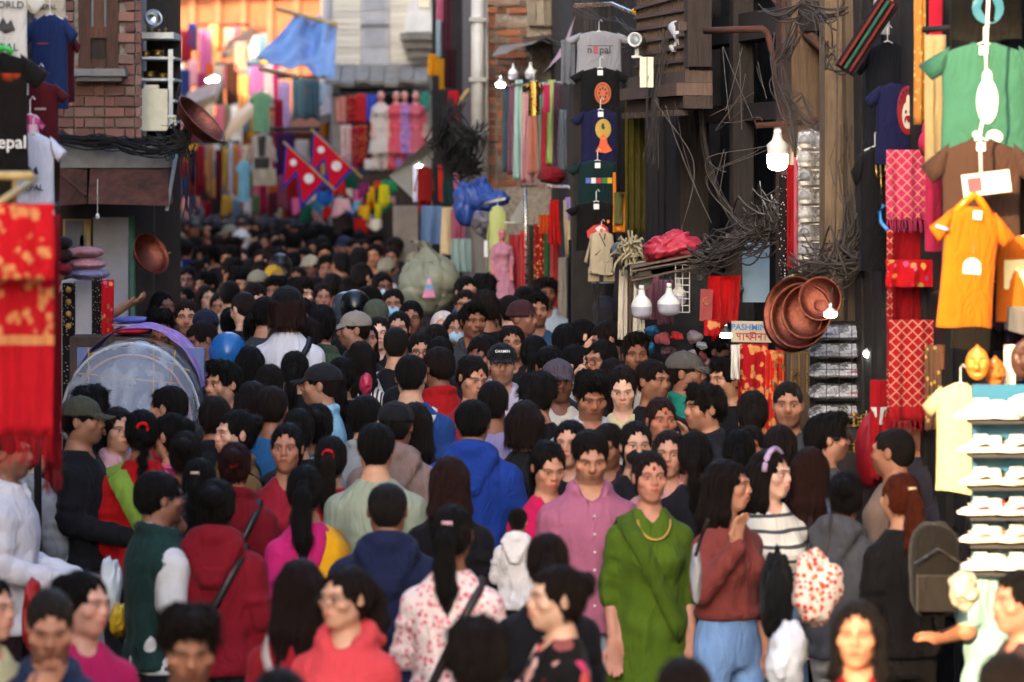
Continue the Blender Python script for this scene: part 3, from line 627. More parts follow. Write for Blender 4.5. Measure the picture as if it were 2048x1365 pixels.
FACE = {'m': dict(jaw=.062, chin=.026, nose=.0138, brow=.014, lip=.0065), 'f': dict(jaw=.056, chin=.020, nose=.0118, brow=.010, lip=.0075)}
FACE['m1'] = dict(jaw=.067, chin=.029, nose=.0155, brow=.0115, lip=.0078); FACE['f1'] = dict(jaw=.061, chin=.022, nose=.0130, brow=.008, lip=.0085)
def head_sdf(g, H, sex, var=0):
    q = FACE[sex + ('1' if var else '')]; wv = .004 if var else 0.0; e = lambda c, r, k=.02, op='add': g.ell(c, r, k, op, H); c_ = lambda a, b, r1, r2, k=.015: g.cone(H.pt(a), H.pt(b), r1, r2, k)
    e((0, .016, .030), (.076, .095, .084)); e((0, -.028, -.030), (q['jaw'] + .004, .064, .082), .03); e((0, -.060, -.088), (q['chin'] + .006, .024, .020), .03)
    e((0, -.010, -.062), (q['jaw'] - .002, .060, .036), .03)
    for sd in (-1, 1):
        e((sd * (.043 + wv), -.060, -.020), (.026 + wv, .024, .024), .02); c_((sd * .012, -.088, .026), (sd * .046, -.076, .026), q['brow'], q['brow'] * .8, .02)
        e((sd * .032, -.103, .004), (.0185, .020, .0125), .012, 'sub'); e((sd * .0315, -.0795, .0035), (.0145, .0125, .0115), .004)
        e((sd * .078, .014, -.004), (.010, .020, .031), .008); e((sd * .0110, -.097, -.025), (.0090, .009, .0080), .008)
    c_((0, -.087 + wv, .018), (0, -.105 + wv * .7, -.020), .0080, q['nose'], .012); e((0, -.082, -.055), (.034, .020, .022), .02)
    for sd in (-1, 1): c_((0, -.0995, -.0505), (sd * .021, -.088, -.053), q['lip'], .003, .005); c_((0, -.0975, -.0625), (sd * .018, -.087, -.058), q['lip'] * 1.15, .003, .005)
def head_paint(L, sex):
    n = len(L); c = np.ones((n, 3)); x, y, z = np.abs(L[:, 0]), L[:, 1], L[:, 2]; fr = y < -.045
    sm = lambda a, b, t: np.clip((t - a) / (b - a), 0, 1)
    def mul(w, col): c[:] = c * (1 - w[:, None]) + c * np.array(col) * w[:, None]
    cheek = np.exp(-((x - .042) ** 2 + (z + .028) ** 2) / .0006) * fr; mul(cheek * .6, (1.08, .86, .84))
    mul(np.exp(-(x ** 2 + (z + .025) ** 2) / .0004) * (y < -.095) * .6, (1.05, .85, .83))
    if sex == 'm': mul(sm(-.03, -.055, z) * sm(-.01, -.05, y) * .9, (.62, .60, .60)); mul(np.exp(-((z + .041) / .006) ** 2) * np.exp(-(x / .022) ** 2) * (y < -.08), (.30, .28, .28))
    lips = np.exp(-((z + .0565) / .0095) ** 2) * np.exp(-(x / .021) ** 4) * (y < -.082); mul(lips, (.78, .30, .32) if sex == 'f' else (.66, .40, .40))
    mul(np.exp(-((z + .0565) / .0022) ** 2) * np.exp(-(x / .022) ** 4) * (y < -.08) * .8, (.3, .2, .2))
    mul(np.exp(-((x - .032) / .026) ** 4) * np.exp(-((z - .006) / .016) ** 2) * fr * .55, (.68, .60, .60))
    eye = np.exp(-((x - .032) / .0135) ** 4) * np.exp(-((z - .0035) / .0058) ** 4) * (y < -.07); mul(eye, (1.75, 1.95, 2.1))
    ir = np.exp(-(((x - .0315) ** 2 + (z - .0035) ** 2) / .0062 ** 2) ** 2) * (y < -.07); mul(ir, (.03, .03, .035))
    lid = np.exp(-((x - .032) / .0165) ** 4) * np.exp(-((z - .0105) / .0030) ** 2) * (y < -.065); mul(lid, (.12, .10, .10))
    br = np.exp(-((x - .033) / .021) ** 4) * np.exp(-((z - .0275 + (x - .033) ** 2 * 9) / (.0048 if sex == 'm' else .0036)) ** 2) * (y < -.055); mul(br, (.10, .09, .09))
    return c
HC = (0, -.004, 1.614); HS = .925
_body = {}
def body_mesh(sex, pose, head, var=0):
    key = (sex, pose, head, var)
    if key in _body: return _body[key]
    J = joints(sex, pose); H = HeadPose(HC, HEADS[head][0], HEADS[head][1], HEADS[head][2])
    fx, fy, fz = [(-.10, .10, .0045)], [(-.135, .125, .0045)], [(1.49, 1.755, .0045)]
    for nm in 'RL':
        wr, fd = J[nm][2], J[nm][3] / np.linalg.norm(J[nm][3]); tip = wr + fd * .17
        for ax, fl in ((0, fx), (1, fy), (2, fz)): fl.append((min(wr[ax], tip[ax]) - .05, max(wr[ax], tip[ax]) + .05, .0075))
    ext = max(abs(J['L'][2][0]), abs(J['R'][2][0]), abs(J['L'][1][0])) + .14
    g = Field(axis_pts(-ext, ext, .018, fx), axis_pts(-.48, .24, .02, fy), axis_pts(-.02, 1.80, .024, fz))
    g.torso(TM if sex == 'm' else TF, .03)
    if sex == 'f':
        for sd in (-1, 1): g.ell((sd * .066, -.082, 1.255), (.055, .048, .055), .04)
    for sd, nm in ((-1, 'R'), (1, 'L')):
        sh, el, wr, fd = J[nm]; a = 1 if sex == 'm' else .86
        g.cone(sh, sh * (.9, 1, 1), .055 * a, .06 * a, .05); g.cone(sh, el, .050 * a, .040 * a, .03); g.cone(el, wr, .040 * a, .027 * a, .02); hand(g, wr, fd, sd)
    for sd, nm in ((-1, 'r'), (1, 'l')):
        hp, kn, an = J[nm]; g.cone(hp, kn, .085, .056, .03); g.cone(kn, an, .054, .036, .02); g.ell(an + (0, -.06, -.05), (.042, .125, .035), .03)
    g.cone((0, .03, 1.44), H.pt((0, .022, -.045)), .058 if sex == 'm' else .048, .051 if sex == 'm' else .043, .03)
    head_sdf(g, H, sex, var)
    v, f = g.mesh(); L = H.loc(v); wt = np.clip((v[:, 2] - 1.48) / .06, 0, 1)[:, None] * (np.abs(L[:, 0:1]) < .12); v = v + (H.c - v) * (1 - HS) * wt; me = mesh_np('body', v, f, 'skin')
    col = np.ones((len(v), 4), np.float32); hm = (np.abs(L[:, 0]) < .11) & (np.abs(L[:, 2]) < .14) & (v[:, 2] > 1.49)
    col[hm, :3] = head_paint(L[hm], sex); col[v[:, 2] < .085, :3] = (.05, .05, .055)
    at = me.color_attributes.new('paint', 'FLOAT_COLOR', 'POINT'); at.data.foreach_set('color', col.ravel())
    _body[key] = (me, H); return _body[key]

def loosen(prof, a, b, hem, flare=0.0, z0=None):
    o = [(z, A + a, B + b, y) for z, A, B, y in prof if z > hem + .02]
    zt, A0, B0, y0 = o[0]; o.insert(0, (hem, A0 + flare, B0 + flare, y0)); return o
_top = {}
TOPS = {'tee': (.87, .014, 'short'), 'polo': (.87, .014, 'short'), 'long': (.90, .018, 'long'), 'crop': (1.02, .012, 'long'), 'hoodie': (.88, .026, 'long'), 'jacket': (.86, .023, 'long'), 'shirt': (.83, .020, 'long'), 'kurta': (.40, .016, 'half'), 'vest': (.88, .016, 'none')}
def top_mesh(kind, sex, pose):
    key = (kind, sex, pose)
    if key in _top: return _top[key]
    J = joints(sex, pose); hem, ls, slv = TOPS[kind]; sd0 = seed(str(key)); g0 = np.random.RandomState(sd0)
    ext = max(abs(J['L'][2][0]), abs(J['R'][2][0]), abs(J['L'][1][0])) + .12
    g = Field(axis_pts(-ext, ext, .0125, []), axis_pts(-.42, .27, .0125, []), axis_pts(hem - .03, 1.58, .0125, [] if hem > .5 else []))
    prof = loosen(TM if sex == 'm' else TF, ls + .004, ls + .004, hem, .10 if kind == 'kurta' else (.015 if kind == 'tee' else .006))
    prof = [p for p in prof if p[0] < 1.455] + [(1.478, .082 if sex == 'm' else .070, .070, .016)]
    g.torso(prof, .03, .011 if kind != 'hoodie' else .014, sd0)
    if sex == 'f':
        for sd in (-1, 1): g.ell((sd * .066, -.085, 1.25), (.060, .050 + ls, .062), .06)
    for sd, nm in ((-1, 'R'), (1, 'L')):
        sh, el, wr, fd = J[nm]; a = (1 if sex == 'm' else .88); u, w_ = .054 * a + ls * .6, .044 * a + ls * .6
        g.cone(sh * (.82, 1, 1), sh, .055 * a + ls * .6, u, .05)
        if slv == 'none': continue
        if slv == 'short': g.cone(sh, sh + (el - sh) * .72, u, u * .98, .03)
        else:
            e2 = wr - (wr - el) * (.0 if slv == 'long' else .0) if slv == 'long' else el + (wr - el) * .22
            g.cone(sh, el, u, w_, .03)
            n = 7; pts = [el + (e2 - el) * t for t in np.linspace(0, 1, n)]
            for i in range(n - 1):
                r = w_ + (.040 * a + ls * .55 - w_) * (i / (n - 1)); g.cone(pts[i], pts[i + 1], r * (1 + .10 * (-1) ** i), r * (1 - .06 * (-1) ** i), .012)
            for t in (.35, .6, .85):
                p = sh + (el - sh) * t; g.ell(p + g0.normal(size=3) * .008, (u * 1.04, u * 1.06, .022), .03)
    if kind in ('polo', 'shirt', 'jacket', 'vest'):
        for k in range(14):
            a0, a1 = (2 * math.pi * (k + j) / 14 for j in (0, 1)); pt = lambda a: (.074 * math.sin(a), .012 - .062 * math.cos(a), 1.474 + .020 * -math.cos(a))
            if k not in (0, 13): g.cone(pt(a0), pt(a1), .018, .018, .03)
        for sd in (-1, 1): g.cone((sd * .012, -.072, 1.452), (sd * .062, -.052, 1.470), .013, .016, .01); g.cone((sd * .028, -.092, 1.428), (sd * .062, -.06, 1.462), .011, .014, .012)
    if kind == 'hoodie':
        for k in range(9):
            a0, a1 = (-2.3 + 4.6 * (k + j) / 9 for j in (0, 1)); pt = lambda a: (.090 * math.sin(a), .012 + .080 * math.cos(a), 1.462 + .026 * math.cos(a)); r = lambda a: .026 + .024 * max(0, math.cos(a))
            g.cone(pt(a0), pt(a1), r(a0), r(a1), .02)
        for t in np.linspace(0, 1, 5): g.cone((-.095 * (1 - t * .8), .10 + .035 * t, 1.45 - .15 * t), (.095 * (1 - t * .8), .10 + .035 * t, 1.45 - .15 * t), .036, .036, .012)
    if kind in ('long', 'jacket', 'hoodie', 'crop'):
        for k in range(16):
            a0, a1 = (2 * math.pi * (k + j) / 16 for j in (0, 1)); A, B = prof[1][1] - .004, prof[1][2] - .004
            g.cone((A * math.sin(a0), B * math.cos(a0), hem + .03), (A * math.sin(a1), B * math.cos(a1), hem + .03), .018, .018, .02)
    # neck opening and face clearance
    g.cone((0, .008, 1.44), (0, -.02, 1.62), .054 if sex == 'm' else .048, .062, .012, 'sub'); g.ell((0, -.07, 1.468), (.050, .05, .040), .012, 'sub')
    if kind in ('polo', 'shirt', 'jacket', 'kurta', 'vest'): g.cone((0, -.045, 1.49), (0, -.125, 1.36 if kind == 'kurta' else 1.395), .036, .014, .012, 'sub')
    v, f = g.mesh(); _top[key] = mesh_np(kind, v, f, 'cloth'); return _top[key]
_leg = {}
def leg_mesh(kind, sex, pose):
    pz = pose if pose in ('walk', 'down') else 'x'; key = (kind, sex, pz)
    if key in _leg: return _leg[key]
    J = joints(sex, pose); g = Field(axis_pts(-.24, .24, .014, []), axis_pts(-.34, .34, .016, []), axis_pts(.02, 1.12, .02, []))
    prof = [(z, a + .003, b + .003, y) for z, a, b, y in (TM if sex == 'm' else TF) if z < 1.1]; prof = [(.80, prof[0][1] - .01, prof[0][2] - .006, prof[0][3])] + prof
    g.torso(prof, .03)
    for nm in 'rl':
        hp, kn, an = J[nm]; g.cone(hp, kn, .090, .062 if kind == 'jeans' else .078, .02); n = 8; pts = [kn + (an - kn) * t for t in np.linspace(0, 1.04, n)]
        for i in range(n - 1): r = .064 - .003 * i if kind == 'jeans' else .078 + .003 * i; g.cone(pts[i], pts[i + 1], r * (1 + .06 * (-1) ** i), r * (1 - .05 * (-1) ** i), .015)
    v, f = g.mesh(); _leg[key] = mesh_np('trousers', v, f, 'denim'); return _leg[key]

# ---- hair, in head coordinates (face towards -Y, origin between the ears)
def strands(v, nrm, n, L, flow, sd, lift=.0036, wd=.0011):
    g = np.random.RandomState(sd); i = g.randint(0, len(v), n); p = v[i]; nn = nrm[i]; fl = flow(p); fl = fl + g.normal(size=fl.shape) * .13
    fl -= nn * (fl * nn).sum(1, keepdims=True) * .9; fl /= np.linalg.norm(fl, axis=1, keepdims=True) + 1e-6; sd_ = np.cross(nn, fl) * wd
    ln = (L * g.uniform(.5, 1.3, n))[:, None]; mid = p + fl * ln * .5 + nn * lift; tip = p + fl * ln + nn * lift * g.uniform(-.8, 1.3, n)[:, None] + np.array((0, 0, -.25)) * ln * .3
    vv = np.stack([p - sd_ - nn * .003, p + sd_ - nn * .003, mid - sd_ * .7, mid + sd_ * .7, tip], 1).reshape(-1, 3); b = np.arange(n)[:, None] * 5
    return vv, np.concatenate([b + (0, 1, 3), b + (0, 3, 2), b + (2, 3, 4)])
_hair_c = {}
def hair_mesh(style):
    if style in _hair_c: return _hair_c[style]
    sd0 = seed(style); low = -.46 if style in ('long', 'longtied', 'braid', 'pony') else -.14
    g = Field(axis_pts(-.135, .135, .0062, []), axis_pts(-.13, .19, .0062, []), axis_pts(low, .165, .0062 if low > -.2 else .0075, []))
    vol = {'buzz': .003, 'short': .007, 'quiff': .009, 'messy': .014, 'curly': .020, 'bob': .010, 'grey': .005}.get(style, .006)
    fem = style in ('pony', 'bun', 'long', 'longtied', 'braid', 'bob')
    g.ell((0, .018, .032), (.077 + vol, .096 + vol, .085 + vol), .02)
    if style in ('quiff', 'messy', 'curly'): g.ell((0, -.035, .095), (.066, .062, .040 if style == 'quiff' else .034), .03)
    if style in ('messy', 'curly'):
        for k in range(12): a = k * 2.4; g.ell((.055 * math.cos(a), .01 + .06 * math.sin(a), .085 + .02 * math.sin(k)), (.03, .03, .026), .02)
    if not fem: g.ell((0, .050, -.022), (.064 + vol, .054 + vol, .050), .03)
    else: g.ell((0, .045, -.020), (.074 + vol, .065 + vol, .065), .03)
    # face window
    hl = .060 if style not in ('messy', 'curly') else .048
    g.cone((-.015, -.13, -.02), (.015, -.13, -.02), .079 if not fem else .074, .079 if not fem else .074, .015, 'sub'); g.ell((0, -.085, -.060), (.095, .090, .085), .012, 'sub')
    g.ell((0, -.125, .022), (.072, .082, hl), .010, 'sub')
    if fem: g.ell((0, -.128, .028), (.076, .090, .060), .010, 'sub')
    for sd in (-1, 1):
        if not fem: g.ell((sd * .094, .000, -.035), (.034, .045, .045), .01, 'sub'); g.ell((sd * .096, .055, -.060), (.042, .06, .052), .02, 'sub')
    if style == 'pony' or style == 'longtied':
        g.ell((0, .118, .030), (.022, .022, .022), .012)
        pts = [(0, .125, .03), (.004, .150, -.02), (.006, .150, -.12), (.0, .138, -.22), (-.004, .130, -.33)]; rr = [.020, .030, .032, .026, .006] if style == 'pony' else [.02, .04, .046, .044, .01]
        for i in range(4): g.cone(pts[i], pts[i + 1], rr[i], rr[i + 1], .02)
    if style == 'bun': g.ell((0, .115, .050), (.048, .042, .046), .012); g.ell((.012, .125, .062), (.030, .03, .03), .01)
    if style == 'braid':
        for k in range(13): z = .0 - k * .034; g.ell((.010 * (-1) ** k, .128 + (.012 if k < 2 else 0) - .001 * k, z), (.026 - k * .0009, .020, .024), .008)
        g.ell((0, .105, .01), (.035, .03, .03), .02)
    if style == 'long':
        for sd in (-1, 1):
            for (y0, x0) in ((-.022, .074), (.012, .080), (.05, .076)): g.cone((sd * x0 * .95, y0, .03), (sd * (x0 + .004), y0 + .012, -.14), .016, .020, .03); g.cone((sd * (x0 + .004), y0 + .012, -.14), (sd * (x0 - .004), y0 + .002 if y0 < 0 else y0 + .03, -.32), .020, .008, .03)
        for x0 in (-.06, -.02, .02, .06): g.cone((x0, .092, .02), (x0 * 1.1, .108, -.16), .022, .025, .03); g.cone((x0 * 1.1, .108, -.16), (x0 * 1.0 + .01 * math.sin(x0 * 90), .118, -.36 - .04 * math.cos(x0 * 50)), .025, .008, .03)
    if style == 'bob':
        for sd in (-1, 1):
            for y0 in (-.02, .02, .06): g.cone((sd * .082, y0, .02), (sd * .088, y0, -.10), .022, .02, .03)
        for x0 in (-.05, 0, .05): g.cone((x0, .10, .02), (x0, .10, -.10), .028, .024, .03)
    X, Y, Z = g.c[0][:, None, None], g.c[1][None, :, None], g.c[2][None, None, :]
    amp = {'buzz': .0008, 'grey': .0014, 'messy': .007, 'curly': .007, 'short': .003, 'quiff': .005}.get(style, .0032)
    an = np.arctan2(X, Y - .02)
    g.d = g.d + amp * (np.sin(an * 23 + Z * 25) * .6 + np.sin(X * 170 + 2 * np.sin(Y * 60)) * .5 + np.sin(Y * 140 + X * 60 + Z * 40) * .5)
    fr = np.clip((-.03 - Y) / .03, 0, 1); g.d = g.d + fr * (.0045 * np.sin(X * 260 + Z * 60) + .004 * np.sin(X * 140 + 1.3) + .003 * np.sin(X * 430))
    if fem and style != 'bun': g.cone((.004, -.095, .088), (.002, .02, .128), .0075, .004, .004, 'sub')
    v, f = g.mesh(); n = np.zeros_like(v); fn = np.cross(v[f[:, 1]] - v[f[:, 0]], v[f[:, 3]] - v[f[:, 0]])
    for k in range(4): np.add.at(n, f[:, k], fn)
    n /= np.linalg.norm(n, axis=1, keepdims=True) + 1e-9
    crown = np.array((0, .055, .13)); tie = np.array((0, .12, .035)) if style not in ('long', 'bob') else None
    def flow(p):
        fl = p - crown; fl = fl / (np.linalg.norm(fl, axis=1, keepdims=True) + 1e-6)
        if fem and tie is not None:
            t = tie - p; t /= np.linalg.norm(t, axis=1, keepdims=True) + 1e-6; up = (p[:, 2:3] > -.03) & (p[:, 1:2] < .11); fl = np.where(up, t, np.array((0, 0, -1.0)))
        elif style in ('long', 'bob'): fl = fl + np.array((0, 0, -1.2))
        if style in ('curly', 'messy'): fl = fl + np.sin(p * 90) * .8
        return fl
    ns, L = {'buzz': (500, .006), 'grey': (500, .008), 'messy': (2200, .035), 'curly': (2200, .028), 'quiff': (1900, .028), 'short': (1800, .018)}.get(style, (2000, .05))
    sv, sf = strands(v, n, ns, L, flow, sd0); me = bpy.data.meshes.new('hair'); allv = np.concatenate([v, sv]); tri = np.concatenate([f[:, (0, 1, 2)], f[:, (0, 2, 3)], sf + len(v)])
    me = mesh_np('hair', allv, tri, 'hair'); _hair_c[style] = me; return me
_acc = {}
def acc(kind):
    """head-wear and small worn parts in head coordinates"""
    if kind in _acc: return _acc[kind]
    if kind in ('cap', 'beanie', 'helmet', 'hijab', 'hood', 'mask', 'winterhat'):
        h = .0065; g = Field(axis_pts(-.15, .15, h, []), axis_pts(-.25, .17, h, []), axis_pts(-.20, .19, h, []))
        if kind == 'cap':
            g.ell((0, .018, .045), (.094, .112, .088), .02); g.cut(2, .030, -1)
            for t in np.linspace(-1, 1, 9): g.cone((t * .072, -.07, .042 - .012 * t * t), (t * .066, -.175 + .035 * t * t, .022 - .016 * t * t), .0055, .0055, .012)
            g.ell((0, .018, .134), (.010, .010, .006), .005)
        elif kind in ('beanie', 'winterhat'):
            g.ell((0, .02, .045), (.094, .112, .098 if kind == 'beanie' else .105), .02); g.cut(2, .018, -1)
            for k in range(18):
                a0, a1 = (2 * math.pi * (k + j) / 18 for j in (0, 1)); g.cone((.088 * math.sin(a0), .018 + .104 * math.cos(a0), .030), (.088 * math.sin(a1), .018 + .104 * math.cos(a1), .030), .015, .015, .01)
        elif kind == 'helmet':
            g.ell((0, .012, .030), (.122, .142, .128), .02); g.ell((0, .02, -.05), (.112, .125, .085), .03); g.ell((0, -.14, -.015), (.085, .075, .062), .02, 'sub'); g.cut(2, -.115, -1)
            for k in range(6): a0, a1 = (-1.0 + 2.0 * (k + j) / 6 for j in (0, 1)); g.cone((.118 * math.sin(a0), .012 - .14 * math.cos(a0), .052), (.118 * math.sin(a1), .012 - .14 * math.cos(a1), .052), .008, .008, .01)
        elif kind in ('hijab', 'hood'):
            g.ell((0, .018, .030), (.098, .118, .105), .02); g.ell((0, .02, -.09), (.095, .10, .09), .05); g.ell((0, .02, -.15), (.12, .11, .06), .04)
            g.ell((0, -.10, -.015), (.062, .075, .085), .02, 'sub')
        elif kind == 'mask':
            g.ell((0, -.062, -.052), (.064, .060, .050), .01); g.cut(1, -.035, 1)
        v, f = g.mesh(); me = mesh_np(kind, v, f, {'helmet': 'plastic', 'mask': 'cloth'}.get(kind, 'cloth'))
    else:
        b = MB()
        if kind == 'glasses':
            for sd in (-1, 1):
                b.tube([(sd * .034 + .0235 * math.cos(a), -.112 + abs(math.cos(a)) * .004 * (1 if sd * math.cos(a) > 0 else 0), .001 + .018 * math.sin(a)) for a in np.linspace(0, 2 * math.pi, 17)], .0022, 5, False)
                b.tube([(sd * .058, -.108, .006), (sd * .078, -.05, .008), (sd * .084, .005, .006)], .0022, 5)
            b.tube([(-.011, -.113, .004), (.011, -.113, .004)], .0022, 5)
        elif kind == 'headband': b.tube([(.090 * math.cos(a), -.012, .028 + .098 * math.sin(a)) for a in np.linspace(-.1, math.pi + .1, 17)], .015, 8)
        elif kind == 'tika': b.ball((0, -.0925, .050), (.008, .004, .012), 8, 5)
        elif kind == 'tie': b.tube([(.026 * math.cos(a), .128, .030 + .026 * math.sin(a)) for a in np.linspace(0, 2 * math.pi, 13)], .010, 6, False)
        elif kind == 'clip': b.box((-.022, .112, .045), (.022, .130, .062))
        elif kind == 'strap': b.tube([(.1025 * math.sin(a), .02 - .118 * math.cos(a), .03 - .02) for a in np.linspace(-2.4, 2.4, 13)], .006, 5)
        me = b.me(kind, {'glasses': 'plastic', 'tika': 'matte'}.get(kind, 'cloth'), True)
    _acc[kind] = me; return me
def torso_strap(pose_sex, side, wd=.016, mt='leather', off=.042):
    """a flat bag strap that runs diagonally over the chest and back"""
    prof = TM if pose_sex == 'm' else TF; pts = []; z_, a_, b_ = [p[0] for p in prof], [p[1] for p in prof], [p[2] for p in prof]
    for t in np.linspace(0, 1, 25):
        an = t * 2 * math.pi; z = 1.16 + .25 * math.cos(an); x = side * .12 * math.cos(an) * (1 if z > .9 else 1); y = -math.sin(an)
        A, B = np.interp(z, z_, a_) + off, np.interp(z, z_, b_) + off; q = math.sqrt(max(0, 1 - min(1, (x / A) ** 2))); pts.append((x, B * q * (1 if y >= 0 else -1) * min(1, abs(y) * 3.2), z + (.035 if abs(y) < .2 and z > 1.3 else 0)))
    b = MB(); n = len(pts); rings = []
    for i, p in enumerate(pts):
        t = Vector(pts[min(i + 1, n - 1)]) - Vector(pts[max(i - 1, 0)]); t.normalize(); o = Vector((p[0] / .035, p[1] / .018, max(0, p[2] - 1.22) / .03)); o = o.normalized() if o.length > 1e-3 else Vector((0, 0, 1)); s_ = t.cross(o); s_ = s_.normalized() * wd
        P0 = Vector(p); rings.append([P0 - s_ - o * .002, P0 + s_ - o * .002, P0 + s_ + o * .005, P0 - s_ + o * .005])
    b.loft(rings, False); return b.me('bag_strap', mt, True)

SKIN = ['b98562', 'a8714e', 'c4906c', '96603f', '8a5638', 'cf9f7d', 'b27a58']
PEOPLE = []
def skin_tone(h):
    c = lin(h); m = sum(c[:3]) / 3; return tuple((q * .72 + m * .28) * 1.28 for q in c[:3])
def person(x, y, rot, sex, hair, top, col, label=None, h=None, d=None, pose='down', head='f', hc='141110', skin=None, legs='trousers', lc='23252b', topmat=None,
           legmat=None, ex=(), fat=1.0, group=None, z0=0.0, D=None):
    g = random.Random(int(x * 31 + y * 7))
    if h is None: h = (1.685 if sex == 'm' else 1.63) + g.uniform(-.02, .02)
    if D:
        d = D; h = (CZ - (y - HY) * d / F - z0) if z0 else min(h * 1.12, CZ - (y - HY) * d / F - gz(d)); z0 = z0 or CZ - (y - HY) * d / F - h
    else:
        lo, hi = 7.0, 120.0
        for _ in range(40):
            d = (lo + hi) / 2
            if F * (CZ - gz(d) - h) / d > y - HY: lo = d
            else: hi = d
        z0 = gz(d)
    fat = 1 + (fat - 1) * .55
    s = h / 1.737; me, H = body_mesh(sex, pose, head, g.randint(0, 1) if d < 22 else 0)
    o = obj('person', me, None, ((x - CX) / F * d, d, z0), (0, 0, math.radians(rot)), (s * fat, s * (fat * .5 + .5), s), skin_tone(skin or g.choice(SKIN)))
    hm = H.M @ Matrix.Scale(HS, 4)
    def hp(name, m, c, material=None, mtx=None):
        q = obj(name, m, o, color=c); q.matrix_local = hm @ mtx if mtx else hm
        if material: q.material_slots[0].link = 'OBJECT'; q.material_slots[0].material = M[material]
        return q
    if hair: hp('hair', hair_mesh(hair), hc if hc != '141110' else g.choice(['141110', '0f0d0c', '1a1310', '1e1512']), None, Matrix.Diagonal((g.uniform(1, 1.06), g.uniform(1, 1.06), g.uniform(.99, 1.09), 1)) if not ex or ex[0][0] not in ('cap', 'clip', 'hairtie', 'tie', 'headband') else None)
    if top:
        t = obj(top if top not in ('long', 'crop') else 'sweater', top_mesh(top, sex, pose), o, color=col)
        if topmat: t.material_slots[0].link = 'OBJECT'; t.material_slots[0].material = M[topmat]
    else: t = None
    l = obj('trousers', leg_mesh(legs, sex, pose), o, color=lc)
    if legmat: l.material_slots[0].link = 'OBJECT'; l.material_slots[0].material = M[legmat]
    for e in ex:
        k, c = e[0], e[1]
        if k == 'vest': obj('vest', top_mesh('vest', sex, pose), o, scale=(1.02, 1.035, 1.0), color=c)
        elif k == 'sash': q = obj('scarf', torso_strap(sex, e[2], e[3] if len(e) > 3 else .065, 'cloth', .062), o, color=c)
        elif k == 'strap_bag': obj('bag_strap', torso_strap(sex, e[2]), o, color=c)
        elif k == 'hairtie': hp('hair_tie', acc('tie'), c)
        elif k == 'chelmet': hp('helmet', acc('helmet'), c)
        elif k in ('cap', 'backcap'):
            q = hp('cap', acc('cap'), c)
            if len(e) > 2:
                tx = obj('cap_lettering', text_mesh(e[2], .024, .001, 'paint', 'cap_lettering', .0001), q, (0, -.0925, .085), (math.radians(72), 0, 0), color='e8e8e6')
        else: hp({'hijab': 'headscarf', 'tie': 'hair_tie', 'clip': 'hair_clip', 'winterhat': 'knitted_hat', 'strap': 'helmet_strap'}.get(k, k), acc(k), c, e[2] if len(e) > 2 else None)
    PEOPLE.append(dict(o=o, x=x, y=y, d=d, rot=rot, col=col, top=top, label=label, ex=ex, h=h, group=group))
    o['category'] = 'person'
    if label: o['label'] = label
    if group: o['group'] = group
    return o
